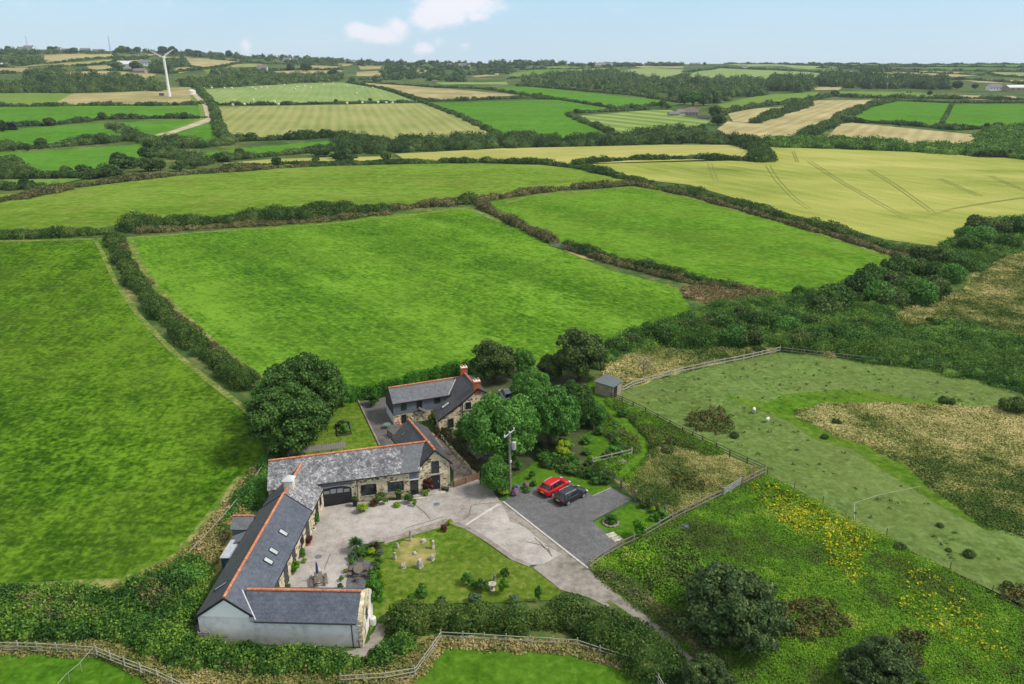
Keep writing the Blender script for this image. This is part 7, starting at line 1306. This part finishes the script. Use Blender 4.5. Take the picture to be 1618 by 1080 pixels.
# ---------------------------------------------------------------- distant buildings
def house(px, py, wpx, hpx, rz, wall, roof, label, cat='house', depth=.6, nwin=4, chim=True, rr=.45, shed=False, name='distant_house'):
    p = G3(px, py); sl = (p-Vector((0, 0, H))).length; w_ = wpx*sl/F; h_ = hpx*sl/F; d_ = w_*depth; r = empty(name, p, rz, label, cat); he = h_*(1-rr); x, y = w_/2, d_/2
    m = MB(); m.add([(-x, -y, -1), (x, -y, -1), (x, y, -1), (-x, y, -1), (-x, -y, he), (x, -y, he), (x, y, he), (-x, y, he), (-x, 0, h_*.97), (x, 0, h_*.97)], [(3, 2, 1, 0), (0, 1, 5, 4), (1, 2, 6, 9, 5), (2, 3, 7, 6), (3, 0, 4, 8, 7), (4, 5, 9, 8), (6, 7, 8, 9)]); m.build('wall', wall, r)
    m = MB(); o_ = .4; m.slab([(-x-o_, -y-o_, he-.2), (x+o_, -y-o_, he-.2), (x+o_, 0, h_), (-x-o_, 0, h_)], .3); m.slab([(-x-o_, 0, h_), (x+o_, 0, h_), (x+o_, y+o_, he-.2), (-x-o_, y+o_, he-.2)], .3); ro = m.build('roof', roof, r)
    if chim:
        for s in (-.8, .8): m = MB(); m.box((x*s, 0, h_+.4), (.9, .7, 1.6)); m.build('chimney', m_brick); m._o.parent = ro
    for k in range(nwin):
        u = -x+w_*(k+.5)/nwin; m = MB(); m.box((u, -y, he*.55), (w_/nwin*.35, .1, he*.3)); m.build('window' if not shed else 'bay_door', m_glass, r)
    return r
wh, cr_, gw = m_white, sm('cream_wall', (.55, .50, .40), .9), sm('stone_far', (.32, .28, .22), .95)
sg, sbrn, srd = sm('far_slate', (.16, .16, .17), .8), sm('far_brown_roof', (.19, .15, .14), .9), sm('far_pale_sheet', (.62, .62, .60), .6)
for (x, y), wd, hh, rz, wl, rf_, lb, kw in ((b1([(600, 170)])[0], 22, 9, 0, srd, srd, 'long cream roofed farm shed on the left hillside', dict(cat='farm shed', chim=False, nwin=3, shed=True, name='farm_shed')), (b1([(688, 160)])[0], 15, 7, .2, wh, sg, 'white gabled farmhouse beside the hillside farm shed', {}), (b1([(665, 195)])[0], 16, 6, 0, gw, sbrn, 'low brown farm building above the wind turbine base', dict(chim=False)), (b1([(1243, 187)])[0], 14, 9, .15, wh, sbrn, 'white house among trees to the right of the wind turbine', {}), (b1([(1358, 136)])[0], 10, 4, 0, wh, sg, 'long white house below the skyline right of the turbine', {}), (b1([(1395, 137)])[0], 8, 3.5, 0, wh, sg, 'short white house beside the long white one below the skyline', {}), (b1([(140, 88)])[0], 12, 6, 0, wh, sg, 'bright white house on the far left skyline', {}), (b1([(100, 86)])[0], 8, 4, 0, wh, sg, 'small white house left of the bright skyline house', {}), (b1([(265, 92)])[0], 15, 5, 0, wh, sg, 'pale terrace of houses on the left skyline', {}), (b1([(310, 94)])[0], 10, 4, 0, gw, sg, 'grey house at the end of the skyline terrace', {}), (b1([(405, 96)])[0], 12, 5, 0, gw, sg, 'grey roofed house among the skyline trees', {}), (b1([(460, 97)])[0], 10, 4, 0, cr_, sbrn, 'brown roofed house among the skyline trees', {}), (b1([(20, 162)])[0], 12, 4, 0, srd, srd, 'pale glasshouse shed at the left edge of the hillside', dict(cat='farm shed', chim=False, shed=True, name='farm_shed')),
    (b2([(1240, 163)])[0], 26, 5, 0, cr_, sbrn, 'low pink and cream farmhouse on the centre right skyline', {}), (b2([(570, 162)])[0], 12, 4, 0, wh, sg, 'pale house on the centre skyline', {}), (b2([(510, 160)])[0], 8, 3.5, 0, wh, sg, 'tiny white house left of the centre skyline house', {}), (b2([(40, 146)])[0], 14, 4, 0, wh, sg, 'white house near the left centre skyline', {}), (b2([(440, 240)])[0], 7, 4, 0, gw, sbrn, 'brown roofed cottage in the wooded centre country', {}),
    (b3([(290, 170)])[0], 9, 4, 0, wh, sg, 'white cottage on the right hand pale hill', {}), (b3([(1472, 276)])[0], 16, 8, .1, wh, sg, 'white and grey farmhouse near the right edge', {}), (b3([(1585, 278)])[0], 30, 7, 0, gw, srd, 'wide farm shed with pale curved roof at the right edge', dict(cat='farm shed', chim=False, shed=True, name='farm_shed')), (b3([(1258, 268)])[0], 7, 4, 0, wh, sg, 'small white cottage in the right tree belt', {}), (b3([(60, 158)])[0], 14, 3.5, 0, gw, sg, 'low grey farm on the right centre skyline', {})):
    house(x, y, wd, hh, rz, wl, rf_, lb, **kw)
# farmhouse by the wood (full px)
house(1093, 183, 19, 12, -.25, gw, sbrn, 'old stone farmhouse with pinkish roof in front of the large wood', nwin=4, rr=.5, name='stone_farmhouse')
house(1075, 181, 14, 8, .35, cr_, sg, 'grey roofed farm wing at the left of the old stone farmhouse', nwin=3, rr=.5, name='farm_wing')
house(1064, 182, 15, 6, .1, gw, sg, 'low dark roofed farm barn at the left end of the far farmstead', nwin=2, chim=False, rr=.6, name='far_barn')
house(1112, 187, 16, 4.5, -.1, gw, sm('far_dark_roof', (.05, .05, .055), .8), 'long black roofed shed right of the old stone farmhouse', nwin=2, chim=False, rr=.6, name='far_shed')
# masts and poles
def mast(px, py, hpx, label, w_=.5, name='lattice_mast'):
    p = G3(px, py); sl = (p-Vector((0, 0, H))).length; h_ = hpx*sl/F; m = MB(); k = w_*sl/F
    for a in (0, 2.09, 4.19): m.tube([(math.cos(a)*k*1.6, math.sin(a)*k*1.6, 0), (math.cos(a)*k*.3, math.sin(a)*k*.3, h_)], [k*.22, k*.15], 5)
    for i in range(9):
        z = h_*i/9; s = k*(1.6-1.3*i/9)
        for a in (0, 2.09, 4.19): m.beam((math.cos(a)*s, math.sin(a)*s, z), (math.cos(a+2.09)*s*.9, math.sin(a+2.09)*s*.9, z+h_/9), k*.12, k*.12)
    o = m.build(name, sm('mast_grey', (.38, .40, .43), .6)); o.location = p; tag(o, label, 'mast')
mast(174, 77.5, 19, 'taller lattice radio mast on the left skyline', .7); mast(44, 76.5, 16, 'thin radio mast at the far left of the skyline', .5)
for x, y, h_, lb in ((611, 124, 15, 'pale timber pole in the wooded centre country'), (349, 122, 8, 'small pale pole behind the wind turbine fields'), (1401, 143, 12, 'thin pole in front of the right tree belt')):
    p = G3(x, y); sl = (p-Vector((0, 0, H))).length; m = MB(); m.tube([(0, 0, 0), (0, 0, h_*sl/F)], [.3, .25], 6); m.beam((-1.2, 0, h_*sl/F-.6), (1.2, 0, h_*sl/F-.6), .2, .2); o = m.build('power_pole', m_woodpale); o.location = p; tag(o, lb, 'power pole')
# remove the prototypes
def drop(o):
    for c in CH.get(o.name, []): bpy.data.objects.remove(c)
    bpy.data.objects.remove(o)
for o in ALLP: drop(o)
for o in PS.values(): bpy.data.objects.remove(o)
for o in bpy.data.objects:
    if o.type == 'MESH' and o.get('kind') is None and o.parent is None and o.get('label') is None: print('UNTAGGED', o.name)
print('objects', len(bpy.data.objects), 'polys', sum(len(m.polygons) for m in bpy.data.meshes))
_b = sorted(((len(m.polygons), m.name) for m in bpy.data.meshes), reverse=True)[:14]; print('BIG', _b)
# ---------------------------------------------------------------- air
m = MB(); m.box((0, 1850, 5), (8400, 4100, 330)); hz = m.build('haze'); tag(hz, kind='stuff')
hm = bpy.data.materials.new('haze'); hm.use_nodes = True; t = hm.node_tree; t.nodes.remove(t.nodes['Principled BSDF']); pv = t.nodes.new('ShaderNodeVolumePrincipled'); pv.inputs['Density'].default_value = 7e-5; pv.inputs['Color'].default_value = (.78, .88, 1, 1); pv.inputs['Anisotropy'].default_value = .2
t.links.new(pv.outputs[0], t.nodes['Material Output'].inputs['Volume']); hm.cycles.homogeneous_volume = True; hz.data.materials.append(hm)
